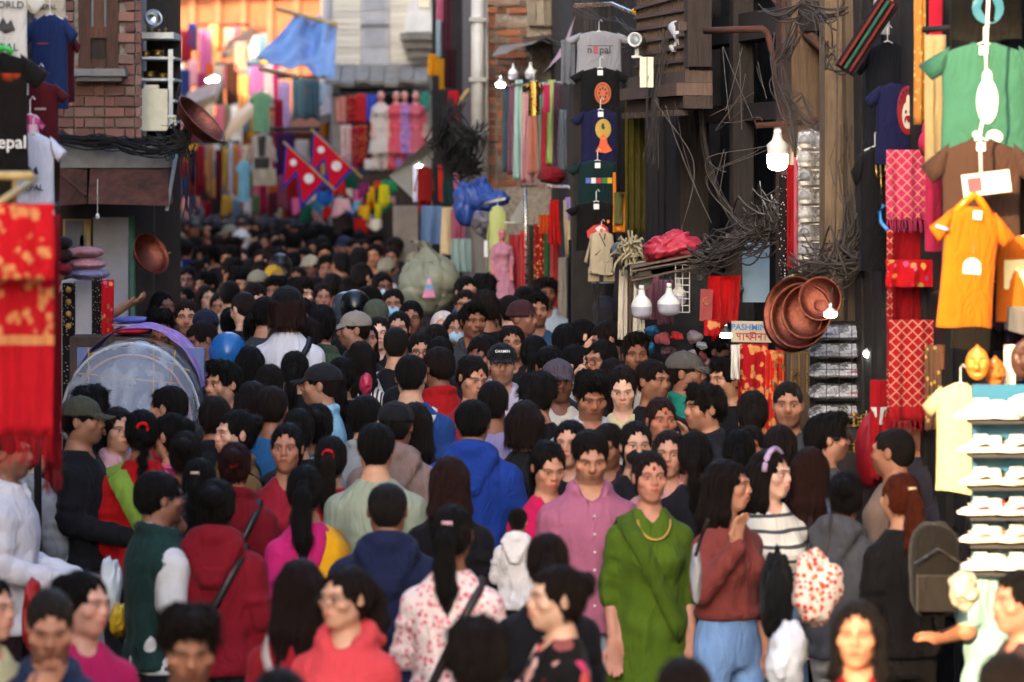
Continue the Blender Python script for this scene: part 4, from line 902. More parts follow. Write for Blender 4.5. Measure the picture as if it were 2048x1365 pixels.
# ------------------------------------------------------------ goods on display
class Tee:
    """a T-shirt hanging flat; local x right, z up from the neck, y towards the back"""
    def __init__(s, w, h, sd=1, dep=.035, long=False, fold=.012):
        s.w, s.h, s.dep, s.fold = w, h, dep, fold; g = random.Random(sd); s.ph = [g.uniform(0, 6.28) for _ in range(4)]; s.fr = g.uniform(14, 20) / w * .55; s.long = long
    def hw(s, t):
        w = s.w; return float(np.interp(t, [0, .02, .09, .16, .5, 1], [.10 * w, .14 * w, .36 * w, .375 * w, .365 * w, .385 * w]))
    def yf(s, x, t):
        H = s.hw(t); q = math.sqrt(max(0, 1 - min(1, (x / H) ** 2))); f = s.fold * (math.sin(x * s.fr + s.ph[0] + t * 2) * .6 + math.sin(x * s.fr * 1.9 + s.ph[1] - t * 3) * .3 + math.sin(t * 9 + x * 5 / s.w + s.ph[2]) * .3) * min(1, .25 + t)
        return -s.dep * q ** .6 + f
    def mesh(s, mt='cloth'):
        b = MB(); rings = []; nb = 18
        for t in (0, .02, .05, .09, .16, .25, .36, .48, .6, .72, .84, .93, 1.0):
            H = s.hw(t); fr = []; bk = []
            for k in range(nb + 1):
                x = -H * math.cos(math.pi * k / nb); z = -t * s.h + (-.03 * s.h * math.exp(-(x / (.09 * s.w)) ** 2) if t < .03 else 0) + (.008 * math.sin(x * 20 + s.ph[3]) if t > .99 else 0); fr.append((x, s.yf(x, t), z))
                if 0 < k < nb: bk.append((x, s.yf(x, t) * .3 + s.dep * .8 * math.sqrt(max(0, 1 - (x / H) ** 2)), z + (.02 * s.h * math.exp(-(x / (.09 * s.w)) ** 2) if t < .03 else 0)))
            rings.append(fr + bk[::-1])
        b.loft(rings, False)
        for sd in (-1, 1):
            a0, a1 = np.array((sd * .30 * s.w, 0, -.035 * s.h)), np.array((sd * .36 * s.w, 0, -.27 * s.h))
            c0, c1 = (np.array((sd * .585 * s.w, 0, -.20 * s.h)), np.array((sd * .455 * s.w, 0, -.325 * s.h))) if not s.long else (np.array((sd * .56 * s.w, 0, -.72 * s.h)), np.array((sd * .44 * s.w, 0, -.76 * s.h)))
            rr = []
            for t in (0, .25, .5, .75, 1):
                p, q = a0 + (c0 - a0) * t, a1 + (c1 - a1) * t; ring = []
                for k in range(10): an = 2 * math.pi * k / 10; m = (p + q) / 2 + (p - q) / 2 * math.cos(an); ring.append((m[0], .03 * math.sin(an) - .004 + .006 * math.sin(t * 8 + k), m[2]))
                rr.append(ring if sd > 0 else ring[::-1])
            b.loft(rr, True)
        return b.me('tee', mt, True)
    def decal(s, polys, z0=0.0):
        """polygons given in shirt units (x in widths, t in heights) laid on the front"""
        b = MB()
        for poly in polys:
            v = [(x * s.w, s.yf(x * s.w, t) - .006, -t * s.h) for x, t in poly]; b.add(v, [tuple(range(len(v)))[::-1]])
        return b
    def grid_decal(s, x0, x1, t0, t1, n=10):
        b = MB(); v = [(x * s.w, s.yf(x * s.w, t) - .005, -t * s.h) for t in np.linspace(t0, t1, n) for x in np.linspace(x0, x1, n)]
        b.add(v, [(j * n + i, (j + 1) * n + i, (j + 1) * n + i + 1, j * n + i + 1) for j in range(n - 1) for i in range(n - 1)]); return b
def disc(cx, ct, rx, rt, n=20, a0=0, a1=2 * math.pi): return [(cx + rx * math.cos(a0 + (a1 - a0) * k / n), ct + rt * math.sin(a0 + (a1 - a0) * k / n)) for k in range(n)]
def hanger(parent, w, col='d8d8d4'):
    b = MB(); b.tube([(-.26 * w, .0, -.11 * w), (0, 0, .0), (.26 * w, 0, -.11 * w)], .004, 5); b.tube([(0, 0, .0), (0, 0, .06), (.012, 0, .075), (.022, 0, .062)], .003, 5); return b.obj('hanger', 'plastic', parent, color=col)
def tee(x0, x1, y0, y1, d, col, label, cat='T-shirt', name='t_shirt', rot=0, sd=1, mt='cloth', long=False, prints=(), hang=True, group=None, tilt=0, tagc=None, fold=.012):
    """x0..x1 is the width over the sleeves in the picture, y0..y1 neck to hem"""
    w = S(x1 - x0, d) / 1.17; h = S(y1 - y0, d); T = Tee(w, h, sd, long=long, fold=fold * min(1, w / .5)); p = P((x0 + x1) / 2, y0, d)
    o = obj(name, T.mesh(mt), None, p, (0, math.radians(tilt), math.radians(rot)), None, col); tag(o, label, cat, group)
    if hang: hanger(o, w)
    if tagc: MB().box((-.018, -.045, -.055 * 1), (.018, -.042, -.02)).obj('neck_label', 'paint', o, (0, -.01, 0), color=tagc)
    for pr in prints:
        kind = pr[0]
        if kind == 'poly':
            for q_ in pr[2]: T.decal([q_]).obj('print', 'paint', o, color=pr[1])
        elif kind == 'grid': q = T.grid_decal(*pr[2]).obj('print', pr[1], o, smooth=True)
        elif kind == 'text':
            me = text_mesh(pr[2], pr[3] * w, .0015, 'paint', 'lettering', .001 * pr[3] * 4); obj('lettering', me, o, (pr[4] * w, T.yf(pr[4] * w, pr[5]) - .012, -pr[5] * h), (math.radians(90), 0, 0), None, pr[1])
    return o
def drape(name, x0, x1, y0, y1, d, col, label, cat, mt='cloth', folds=5, amp=.02, rot=0, fringe=False, taper=0.0, sd=1, nx=40, nz=18, group=None, hem=0.0, bar=None, d2=None, thick=.006):
    """a length of cloth hanging from a rail, with rounded vertical folds and its own thickness"""
    g = random.Random(sd); w, h = S(x1 - x0, d), S(y1 - y0, d); ph = [g.uniform(0, 6.28) for _ in range(5)]; p = P((x0 + x1) / 2, y0, d); V = []
    for s_ in (0, 1):
        for j in range(nz + 1):
            t = j / nz
            for i in range(nx + 1):
                u = i / nx; ww = w * (1 + taper * t); x = (u - .5) * ww + .01 * w * math.sin(t * 7 + ph[3]); y = amp * (.35 + .65 * t) * (math.sin(u * folds * 6.283 + ph[0] + .6 * math.sin(t * 3 + ph[1])) + .4 * math.sin(u * folds * 14 + ph[2] + t))
                V.append((x, y + s_ * thick, -t * h + hem * math.sin(u * 5 + ph[4]) * t))
    n1 = (nx + 1) * (nz + 1); Fc = []
    for j in range(nz):
        for i in range(nx):
            a = j * (nx + 1) + i; Fc += [(a, a + nx + 1, a + nx + 2, a + 1), (n1 + a, n1 + a + 1, n1 + a + nx + 2, n1 + a + nx + 1)]
    for i in range(nx): Fc += [(i, i + 1, n1 + i + 1, n1 + i), (nz * (nx + 1) + i, n1 + nz * (nx + 1) + i, n1 + nz * (nx + 1) + i + 1, nz * (nx + 1) + i + 1)]
    for j in range(nz): a, b_ = j * (nx + 1), (j + 1) * (nx + 1); Fc += [(a, n1 + a, n1 + b_, b_), (a + nx, b_ + nx, n1 + b_ + nx, n1 + a + nx)]
    o = obj(name, mesh_np(name, V, Fc, mt), None, p, (0, 0, math.radians(rot)), None, col); tag(o, label, cat, group)
    if fringe:
        b = MB(); k = max(10, int(w / .012))
        for i in range(k):
            u = (i + .5) / k; q = V[nz * (nx + 1) + int(u * nx)]; L = g.uniform(.05, .075) if fringe is True else fringe * g.uniform(.8, 1.1); b.tube([(q[0], q[1] + .003, q[2]), (q[0] + g.uniform(-.006, .006), q[1], q[2] - L * .5), (q[0] + g.uniform(-.008, .008), q[1] + .002, q[2] - L)], [.0032, .003, .002], 4)
        b.obj('fringe', 'cloth', o, color=col)
    return o
def lathe_obj(name, prof, mt, loc, label=None, cat=None, rot=None, scale=None, n=28, parent=None, color=None, group=None):
    o = MB().lathe(prof, n).obj(name, mt, parent, loc, rot, color, True, scale)
    if label: tag(o, label, cat, group)
    return o
def rail(name, pts, r, mt, label, cat='rail', color=None, n=7):
    o = Vector(pts[0]); b = MB(); b.tube([Vector(p) - o for p in pts], r, n); q = b.obj(name, mt, None, o, color=color, smooth=True); tag(q, label, cat); return q
def cable(pts, r, g, sag=.0, n=10):
    a, b = Vector(pts[0]), Vector(pts[-1]); return [a.lerp(b, t) + Vector((g.gauss(0, .01), g.gauss(0, .01), -sag * 4 * t * (1 - t) + g.gauss(0, .008))) for t in np.linspace(0, 1, n)]
def bulb(x, y, d, hpx, label, lit, cord=40, group=None, r=None):
    """big LED bulb with screw neck, white shoulder and a frosted lower half"""
    L = S(hpx, d); R0 = (r or .36) * L; o = empty('light_bulb', P(x, y, d), label, 'light bulb', group)
    lathe_obj('housing', [(.10 * L, L), (.12 * L, .88 * L), (.14 * L, .80 * L), (.28 * L, .66 * L), (R0 * .96, .52 * L), (R0, .42 * L)], 'plastic', (0, 0, 0), parent=o, color='dcdcd6')
    lathe_obj('diffuser', [(R0 * .985, .419 * L), (R0 * .985, .2 * L), (R0 * .86, .08 * L), (R0 * .5, .015 * L), (.002, 0)], 'bulb_lit' if lit else 'plastic', (0, 0, 0), parent=o, color='a9a9b8')
    lathe_obj('socket', [(.002, 1.17 * L), (.09 * L, 1.16 * L), (.095 * L, 1.02 * L), (.075 * L, 1.0 * L)], 'plastic', (0, 0, 0), parent=o, color='cfcfcb')
    b = MB(); b.tube([(0, 0, 1.16 * L), (.01, .01, 1.16 * L + S(cord, d))], .004, 5); b.obj('cord', 'wire', o, color='1a1a1a'); return o
def sack(name, c, r, mt, color, label, cat, sd=1, knot=None, amp=.06, n=44, m=30, crease=0.0, ridge=0.0, group=None, box=1.0):
    V = []; g = np.random.RandomState(sd)
    for j in range(m + 1):
        ph = math.pi * j / m
        for i in range(n): th = 2 * math.pi * i / n; V.append((math.sin(ph) * math.cos(th), math.sin(ph) * math.sin(th), math.cos(ph)))
    V = np.array(V); V = np.sign(V) * np.abs(V) ** box; q = 1 + wob(V, 4, sd, amp) + wob(V, 11, sd + 1, amp * .3)
    if ridge:
        th = np.arctan2(V[:, 1], V[:, 0]); top = np.clip(V[:, 2], 0, 1); q += ridge * np.sin(th * 13 + 3 * V[:, 2]) * (.25 + top) * .5 + ridge * .5 * np.sin(th * 21 + V[:, 2] * 6) * top
    if crease: q = q - crease * sum((1 - np.abs(np.sin(V @ (g.normal(size=3) * f0) + g.uniform(0, 6)))) ** 3 for f0 in (1.5, 2.2, 3.0, 4.0)) * .6
    V = V * q[:, None] * np.array(r)
    if knot: w0 = np.exp(-((V[:, 0] / (r[0] * .17)) ** 2 + (V[:, 1] / (r[1] * .2)) ** 2)) * (V[:, 2] > 0); V[:, 2] += w0 * knot[2]; V[:, 0] += w0 * knot[0]
    Fc = [(j * n + i, (j + 1) * n + i, (j + 1) * n + (i + 1) % n, j * n + (i + 1) % n) for j in range(m) for i in range(n)]
    o = obj(name, mesh_np(name, V, Fc, mt), None, c, None, None, color); tag(o, label, cat, group); return o

# ---- left foreground: red shawls, bamboo poles, T-shirts
rail('bamboo_pole', [P(-60, 352, 13.2), P(66, 352, 13.2)], .016, 'bamboo', 'horizontal bamboo pole above the red shawls at the left edge', 'pole')
rail('bamboo_pole', [P(-30, 425, 12.8), P(70, 358, 13.5)], .014, 'bamboo', 'slanting bamboo pole above the red shawls at the left edge', 'pole')
rail('bamboo_pole', [P(30, 355, 13.25), P(28, 420, 13.25)], .009, 'bamboo', 'short upright bamboo stick between the two poles at the left edge', 'pole')
rail('shawl_rail', [P(-80, 414, 13.03), P(118, 414, 13.03)], .012, 'castiron', 'thin iron rail carrying the red paisley shawls')
drape('shawl', -40, 108, 408, 560, 12.9, 'c8141f', 'short folded red shawl with gold paisley, uppermost at the left edge', 'shawl', 'shawl', 2, .012, sd=3)
drape('shawl', -45, 106, 414, 872, 13.05, 'c01522', 'long red shawl with gold flower motifs and fringe at the left edge', 'shawl', 'shawl', 2, .014, fringe=.1, sd=8)
drape('shawl', 88, 122, 430, 940, 13.3, '7d0f1a', 'narrow dark crimson shawl hanging edge-on beside the long red one', 'shawl', 'cloth', 2, .02, fringe=.08, sd=5, rot=35)
WALL_L = 17.0
tee(-105, 90, -45, 190, 16.6, 'cfcac0', 'pale grey T-shirt with mountain print, top left corner', sd=2, rot=12, prints=[('text', '1d1d1d', 'WORLD', .12, .10, .24), ('poly', '1d1d1d', [[(.0, .44), (.07, .34), (.12, .40), (.17, .36), (.22, .45), (.10, .48)]]), ('text', '1d1d1d', 'NEPAL', .13, .06, .60)])
tee(50, 150, -90, 70, 17.6, 'b5a892', 'beige T-shirt at the top edge above the navy one', sd=4, prints=[('text', '1d1d1d', 'NEPAL', .16, -.05, .66)])
tee(-150, 100, 98, 345, 15.8, '171412', 'black T-shirt with orange sunset mountain print, upper left', sd=6, rot=8, prints=[('grid', 'sunset', (-.27, .31, .20, .62, 14)), ('text', 'e8e4dc', 'Nepal', .17, .16, .76)])
sp = P(0, 98, 15.6); b = MB(); b.tube([(-.06, 0, -.02), (0, 0, .02), (.035, 0, -.005)], .014, 8); tag(b.obj('clothes_hanger', 'plastic', None, P(8, 104, 15.6), color='2fae3c', smooth=True), 'bright green plastic hanger on the black sunset T-shirt', 'hanger')
tee(42, 158, 28, 222, 17.2, '1b2a52', 'navy T-shirt with embroidered chest line, hanging before the brick wall', sd=7, rot=-10, prints=[('poly', '8a3a44', [[(-.22, .30), (.02, .30), (.02, .315), (-.22, .315)]])])
tee(88, 162, 62, 205, 17.9, '4a1119', 'maroon T-shirt half hidden behind the navy one', sd=9)
tee(14, 140, 162, 305, 16.9, '471017', 'maroon T-shirt with small chest embroidery under the navy one', sd=10, prints=[('poly', 'a08f88', [[(-.05, .38), (.16, .38), (.16, .41), (-.05, .41)]])])
tee(30, 90, 228, 340, 16.7, '54383a', 'brown plaid top below the black sunset T-shirt', mt='plaid_pink', sd=12)
tee(0, 134, 266, 450, 16.5, 'c9cbd8', 'white T-shirt with mountain print above the red shawls', sd=13, rot=-6, prints=[('poly', '26262a', [[(-.12, .44), (-.05, .36), (.02, .41), (.09, .36), (.13, .45)]]), ('text', '26262a', 'NEPAL', .15, .0, .60)])
rail('display_pole', [P(60, -120, 17.4), P(60, 120, 17.4), P(72, 480, 17.4), P(80, 1600, 17.4)], .018, 'castiron', 'iron pole behind the T-shirts on the left', 'pole')
# ---- left shop goods
for i, (y, c, x1) in enumerate(((505, 'a53a44', 212), (528, 'b03a4e', 214), (549, '5a4a92', 222))):
    o = sack('wrapped_shawl', P(172 + i * 3, y, 25.2), (S(x1 - 140, 25.2) / 2, .12, S(11.5, 25.2)), 'silk', c, ['crimson shawl in clear wrap, topmost of the stack by the white panel', 'rose shawl in clear wrap, middle of the stack by the white panel', 'violet shawl in clear wrap, lowest of the stack by the white panel'][i], 'wrapped shawl', sd=20 + i, amp=.05)
    q = obj('clear_wrap', o.data.copy(), o, scale=(1.05, 1.05, 1.12)); q.data.materials.clear(); q.data.materials.append(M['wrap'])
for i, (y, c) in enumerate(((486, '1c1414'), (512, '2a1216'), (538, '6e1420'))): sack('folded_cloth', P(128, y, 24.6), (S(17, 24.6), .1, S(13.5, 24.6)), 'cloth', c, ['black folded cloth, top of the pile beside the red shawls', 'dark brown folded cloth, middle of the pile beside the red shawls', 'dark red folded cloth, bottom of the pile beside the red shawls'][i], 'folded cloth', sd=30 + i, amp=.04)
cab = empty('display_cabinet', P(165, 1600, 25.5) * 1, 'white display cabinet with dark patterned door under the wrapped shawls', 'cabinet'); cab.location.z = 0
MB().box((-S(42, 25.5), 0, .0), (S(36, 25.5), .5, P(0, 562, 25.5).z)).obj('carcass', 'paint', cab, color='b7b4bb'); b = MB().box((-S(40, 25.5), -.02, .4), (-S(14, 25.5), -.003, P(0, 566, 25.5).z)).obj('door', 'floral_black', cab)
for i in range(4): MB().ball((-S(27, 25.5), -.03, P(0, 580 + i * 24, 25.5).z), .02, 8, 6).obj('medallion', 'gold_thread', cab)
drape('floral_cloth', 183, 204, 557, 720, 25.0, '20181a', 'black cloth with tiny pale flowers beside the white cabinet', 'cloth', 'floral_black', 2, .015, sd=41, nx=14)
drape('floral_cloth', 203, 228, 560, 720, 24.9, 'b5121c', 'red cloth with green flowers hanging by the shop doorway', 'cloth', 'floral_red', 2, .015, sd=42, nx=14)
for i, (y, c, h) in enumerate(((640, '4a4aa8', 7), (650, 'c8c4d8', 5), (662, 'b01630', 9))):
    sack('folded_shawl', P(264, y, 24.6), (S(40, 24.6), .16, S(h, 24.6)), 'silk', c, ['blue folded shawl on top of the pile behind the rickshaw hood', 'white folded shawl in the middle of the pile behind the rickshaw hood', 'red folded shawl at the bottom of the pile behind the rickshaw hood'][i], 'folded shawl', sd=50 + i, amp=.03)
tb = MB().box((-.35, -.2, .0), (.35, .2, P(0, 672, 24.6).z)); tag(tb.obj('goods_table', 'wood', None, (P(255, 0, 24.6).x, 24.62, 0), color='4a3a30'), 'wooden table that carries the pile of folded shawls', 'table')
# steel rack with pots at the corner of the brick house
rk = empty('pot_rack', P(318, 250, 28.2), 'white steel rack with brass lamps at the corner of the brick house', 'rack'); o = rk.location
for i, y in enumerate((72, 117, 160, 202, 243)):
    MB().box((P(276, y, 28.2).x - o.x, -.12, P(0, y, 28.2).z - o.z - (.022 if i == 0 else .009)), (P(352 if i else 350, y, 28.2).x - o.x, .5, P(0, y, 28.2).z - o.z + (.022 if i == 0 else .009))).obj('shelf', 'white_metal', rk)
MB().box((P(340, 0, 28.2).x - o.x, -.15, -.0), (P(349, 0, 28.2).x - o.x, -.122, P(0, 100, 28.2).z - o.z)).obj('upright', 'white_metal', rk)
MB().box((P(280, 0, 28.2).x - o.x, .5, -1.5), (P(349, 0, 28.2).x - o.x, .53, 1.5)).obj('back_board', 'wood', rk, color='2a1e18')
pot = [(.002, 0), (.8, 0), (.95, .15), (1, .5), (.92, .9), (1.05, 1.0), (1.05, 1.04), (.9, 1.0), (.88, .9), (.93, .5), (.8, .1), (.002, .06)]
lathe_obj('steel_pot', pot, 'steel', P(302, 42, 28.0), 'shiny steel pot tipped on its side at the top of the rack', 'pot', (math.radians(70), 0, .5), S(17, 28))
LAMP = [(.002, 0), (.9, 0), (.8, .15), (.25, .3), (.2, .8), (.45, .95), (.2, 1.1), (.18, 1.5), (.7, 1.7), (.8, 1.9), (.15, 2.0), (.12, 2.4), (.002, 2.6)]
for i, (x, y) in enumerate(((290, 70), (304, 70), (318, 70), (331, 70))): lathe_obj('brass_lamp', LAMP, 'brass', P(x, y - 1, 28.25), ['small brass oil lamp on the top shelf of the rack, nearest the bricks', 'small brass oil lamp, second from the bricks on the top shelf', 'small brass oil lamp, third from the bricks on the top shelf', 'small brass oil lamp at the outer end of the top shelf'][i], 'oil lamp', None, S(5 + (i % 2), 28))
for i, (x, y, r) in enumerate(((292, 115, 11), (316, 115, 13), (300, 158, 14), (325, 158, 10), (312, 200, 16))): lathe_obj('brass_pot', pot, 'brass', P(x, y - 1, 28.4), ['small brass pot on the second shelf near the bricks', 'brass pot at the middle of the second shelf', 'brass pot on the third shelf near the bricks', 'small brass pot at the outer end of the third shelf', 'wide brass pot on the fourth shelf'][i], 'pot', None, S(r, 28))
b = MB(); b.box((-.12, -.06, 0), (.12, .06, .3)).box((-.05, -.05, .301), (.05, .05, .33)); b.tube([(.12, 0, .1), (.17, 0, .1), (.17, 0, .05), (.13, 0, .03)], .018, 6); tag(b.obj('jerry_can', 'plastic', None, P(303, 262, 27.6), color='cfc6a8'), 'yellowed plastic jerry can on the rack beside the bricks', 'canister')
def copper_bowl(x, y, d, rpx, rot, label, deep=.5, mt='copper', name='copper_bowl', ring=True, group=None):
    r = S(rpx, d); k = deep; o = lathe_obj(name, [(.002, -k), (.45, -k * .97), (.8, -k * .7), (.97, -k * .2), (1.0, 0), (1.06, .03), (1.05, .06), (.98, .035), (.94, -k * .2), (.77, -k * .66), (.42, -k * .92), (.002, -k * .94)], mt, P(x, y, d), label, 'bowl', [math.radians(a) for a in rot], r, 36, group=group)
    if ring:
        b = MB(); b.tube([(1.16 + .12 * math.cos(a), 0, .12 * math.sin(a)) for a in np.linspace(0, 6.283, 14)], .018, 5, False); b.obj('ring_handle', 'brass', o, smooth=True)
    return o
copper_bowl(402, 240, 26.2, 60, (12, 46, 0), 'large copper bowl hanging tilted beside the steel rack', .45)
copper_bowl(302, 508, 26.4, 42, (66, 0, 48), 'round copper bowl hanging open-side out by the green post', .6)
rail('iron_hook', [P(360, 165, 26.3), P(352, 195, 26.3), P(366, 200, 26.3)], .005, 'castiron', 'bent iron hook above the large tilted copper bowl', 'hook')
lathe_obj('brass_bell', [(.002, 1), (.3, .95), (.5, .6), (.6, .2), (.9, 0), (.85, .02), (.5, .3), (.002, .8)], 'brass', P(302, 665, 25), 'cluster brass bell standing by the folded shawls', 'bell', None, S(14, 25))
b = MB(); b.tube([(0, 0, 0), (0, 0, S(75, 26.2))], .003, 4); q = empty('small_bulb', P(195, 433, 26.2), 'small unlit white bulb on a cord under the rusty shutter hood', 'light bulb'); b.obj('cord', 'wire', q, color='cfc8b8'); MB().ball((0, 0, 0), (.014, .014, .02), 10, 8).obj('globe', 'plastic', q, color='e0e0da', smooth=True)

# ---- cables
def bundle(name, label, paths, n, spread, r=(.004, .012), color='1d1c1d', sd=1, sag=.05, kind=None):
    g = random.Random(sd); b = MB(); o = Vector(paths[0][0])
    for k in range(n):
        pth = [Vector(q) + Vector((g.gauss(0, spread), g.gauss(0, spread * .7), g.gauss(0, spread))) for q in paths[k % len(paths)]]; e = [pth[0] * 2 - pth[1]] + pth + [pth[-1] * 2 - pth[-2]]; pts = []
        sg = sag * g.uniform(.3, 1.6)
        for i in range(1, len(e) - 2):
            for t in np.linspace(0, 1, 9)[:-1]:
                t2, t3 = t * t, t * t * t; pts.append((e[i] * 2 + (e[i + 1] - e[i - 1]) * t + (e[i - 1] * 2 - e[i] * 5 + e[i + 1] * 4 - e[i + 2]) * t2 + (e[i] * 3 - e[i - 1] - e[i + 1] * 3 + e[i + 2]) * t3) * .5 + Vector((0, 0, -sg * 4 * t * (1 - t))) - o)
        pts.append(pth[-1] - o); b.tube(pts, g.uniform(*r) * .55, 5, False)
    q = b.obj(name, 'wire', None, o, color=color, smooth=True); q['kind'] = 'stuff'; q['label'] = label; q['category'] = 'cables'; return q
bundle('cable_bundle', 'thick bundle of black cables across the brick house', [[P(110, 270, 26.7), P(200, 278, 26.6), P(300, 284, 26.4), P(372, 268, 26.4)], [P(120, 276, 26.7), P(240, 288, 26.5), P(340, 295, 26.3), P(375, 262, 26.3)]], 34, .022, sd=3, sag=.03)
bundle('cable_tangle', 'knot of black cables at the end of the brick house', [[P(320, 268, 26.5), P(360, 262, 26.3), P(372, 285, 26.3), P(350, 292, 26.4), P(328, 280, 26.4)], [P(372, 265, 26.3), P(378, 330, 26.3), P(372, 430, 26.3)]], 22, .03, (.003, .008), sd=5)
bundle('cable_tangle', 'big ball of black cables below the drain pipe', [[P(870, 290, 33.4), P(900, 240, 33.2), P(945, 280, 33.2), P(915, 325, 33.3), P(880, 300, 33.4)], [P(905, 200, 33.6), P(890, 260, 33.4), P(930, 300, 33.3), P(955, 330, 33.4)], [P(960, 262, 33.4), P(920, 270, 33.2), P(900, 320, 33.4), P(950, 340, 33.3)]], 70, .045, (.006, .015), '141416', 7, .08)
bundle('cable_run', 'bunch of thin cables hanging over the timber wall beside the lattice window', [[P(1310, 110, 22.9), P(1300, 200, 22.9), P(1312, 300, 22.9)], [P(1335, 60, 22.8), P(1318, 180, 22.8), P(1300, 330, 22.8)], [P(1395, 150, 22.5), P(1420, 330, 22.4), P(1480, 440, 22.2)]], 26, .03, (.0025, .006), '332d29', 9, .04)
bundle('cable_run', 'loose grey cables sweeping from bent pipe to the wrapped shoes', [[P(1555, 150, 20.4), P(1600, 200, 20.2), P(1660, 255, 20.0)], [P(1570, 60, 20.6), P(1556, 130, 20.4), P(1580, 230, 20.2), P(1600, 330, 20.2)], [P(1660, 20, 20), P(1600, 30, 20.2), P(1565, 110, 20.3)], [P(1700, 250, 19.6), P(1690, 340, 19.6), P(1720, 470, 19.4)]], 30, .035, (.003, .009), '3d3631', 10, .05)
bundle('cable_run', 'thin wires strung through the dark recess of the timber house', [[P(1470, 90, 22.2), P(1468, 240, 22.0)], [P(1440, 235, 21.8), P(1490, 205, 21.6)], [P(1320, 225, 22.3), P(1360, 330, 22.2), P(1405, 450, 22.0)], [P(1500, 130, 21.8), P(1515, 190, 21.6)], [P(1440, 300, 21.9), P(1425, 370, 21.8)], [P(1540, 290, 21.2), P(1418, 345, 21.5), P(1470, 440, 21.4)]], 20, .05, (.0025, .005), '5a534c', 12, .01)
bundle('cable_tangle', 'heap of old grey cables above the red bundle', [[P(1400, 500, 20.8), P(1460, 470, 20.6), P(1530, 450, 20.4)], [P(1390, 520, 20.7), P(1470, 490, 20.5), P(1560, 430, 20.3)], [P(1495, 430, 20.6), P(1530, 400, 20.4), P(1560, 440, 20.3), P(1500, 470, 20.5)]], 60, .05, (.004, .011), '3a332e', 13, .05)
bundle('cable_tangle', 'heap of brown cables under the wrapped shoe rack', [[P(1600, 520, 19.5), P(1660, 530, 19.3), P(1740, 505, 19.2)], [P(1610, 505, 19.5), P(1680, 500, 19.3), P(1725, 530, 19.2)], [P(1700, 400, 19.4), P(1690, 480, 19.3), P(1650, 530, 19.3)]], 50, .045, (.004, .010), '423a33', 14, .05)
bundle('cable_run', 'wires along the eaves above the grey printed T-shirt', [[P(1080, 75, 28), P(1180, 82, 27), P(1260, 95, 26)], [P(1150, 5, 28), P(1230, 40, 26.5), P(1300, 60, 25)], [P(1175, -10, 27), P(1172, 310, 27)]], 12, .02, (.003, .007), '3f3a36', 15, .04)
bundle('cable_run', 'dark wires at the top above the timber house', [[P(1540, 20, 19.5), P(1600, 8, 19.2), P(1680, 30, 19)], [P(1620, -10, 19.2), P(1650, 40, 19), P(1640, 80, 19)], [P(1660, 100, 19), P(1670, 120, 19), P(1740, 128, 18.8)]], 22, .03, (.004, .011), '3a342f', 16, .04)
# ---- CCTV cameras and junction box
def cctv(x, y, d, rot, label):
    o = empty('security_camera', P(x, y, d), label, 'camera', rot=(math.radians(rot[0]), 0, math.radians(rot[1]))); lathe_obj('housing', [(.002, .17), (.042, .165), (.045, .0), (.045, -.015), (.038, -.016), (.036, .0), (.002, .0)], 'plastic', (0, 0, 0), parent=o, color='cfcfcd', rot=(math.radians(-90), 0, 0))
    lathe_obj('lens', [(.033, .004), (.030, -.004), (.002, -.003)], 'glass', (0, 0, 0), parent=o, color='111111', rot=(math.radians(-90), 0, 0)); MB().box((-.012, .06, -.09), (.012, .09, -.04)).box((-.03, .05, -.105), (.03, .1, -.0905)).obj('mount', 'plastic', o, color='c4c4c0')
cctv(1270, 80, 23.6, (-6, -14), 'white bullet security camera beside the grey printed T-shirt'); cctv(1372, 86, 22.6, (38, 30), 'white security camera tilted down on the lattice window')
q = MB().box((-.04, -.03, -.09), (.04, .03, .09)).obj('junction_box', 'plastic', None, P(1293, 145, 22.8), color='cfc9b4'); tag(q, 'cream electric junction box on the timber wall', 'junction box'); MB().box((-.002, -.035, -.088), (.006, -.031, .088)).obj('cover_seam', 'plastic', q, color='8a8470')
rail('steel_tube', [P(1150, 12, 25.5), P(1225, 8, 25), P(1300, 40, 24), P(1305, 82, 23.8)], .014, 'steel', 'shiny steel tube at the top beside the lattice window', 'tube')
rail('yellow_tie', [P(1266, 18, 24.2), P(1274, 28, 24.2)], .018, 'plastic', 'yellow tie wrapped round the shiny steel tube', 'tie', color='d8a81c')
# ---- T-shirt column at the middle right
TD = 25.6
tee(1128, 1268, 62, 150, TD + .3, '8f9096', 'grey T-shirt reading nepal at the top of the column', sd=21, fold=.006, prints=[('text', '1e1e22', 'n', .17, -.16, .44), ('text', 'c01834', '8', .17, -.06, .44), ('text', '1e1e22', 'pal', .17, .10, .44), ('poly', '1e1e22', [[(-.20, .335), (.23, .335), (.23, .35), (-.20, .35)]])], tagc=None)
tee(1138, 1262, 135, 235, TD + .2, '141415', 'black T-shirt with round orange mandala, second in the column', sd=22, tagc='e8e8e8', fold=.006, prints=[('poly', 'c4571f', [disc(.05, .52, .155, .22, 26)]), ('poly', '2a1610', [disc(.05, .52, .13, .185, 22)]), ('poly', 'c4571f', [disc(.05, .52, .115, .165, 22)]), ('poly', '3a1a10', [disc(.05 + .07 * math.cos(a), .52 + .10 * math.sin(a), .02, .03, 8) for a in np.linspace(0, 6.28, 9)[:-1]])])
tee(1140, 1262, 218, 325, TD + .1, '1a1b3c', 'navy T-shirt with orange seated figure and gold halo, third in the column', sd=23, tagc='e8e8e8', fold=.006, prints=[('poly', 'b8962a', [disc(.05, .38, .15, .19, 24)]), ('poly', '20203a', [disc(.05, .33, .04, .06, 12)]), ('poly', 'e2571c', [[(-.10, .80), (-.02, .66), (.0, .52), (.05, .46), (.11, .52), (.13, .64), (.22, .78), (.10, .83)]])])
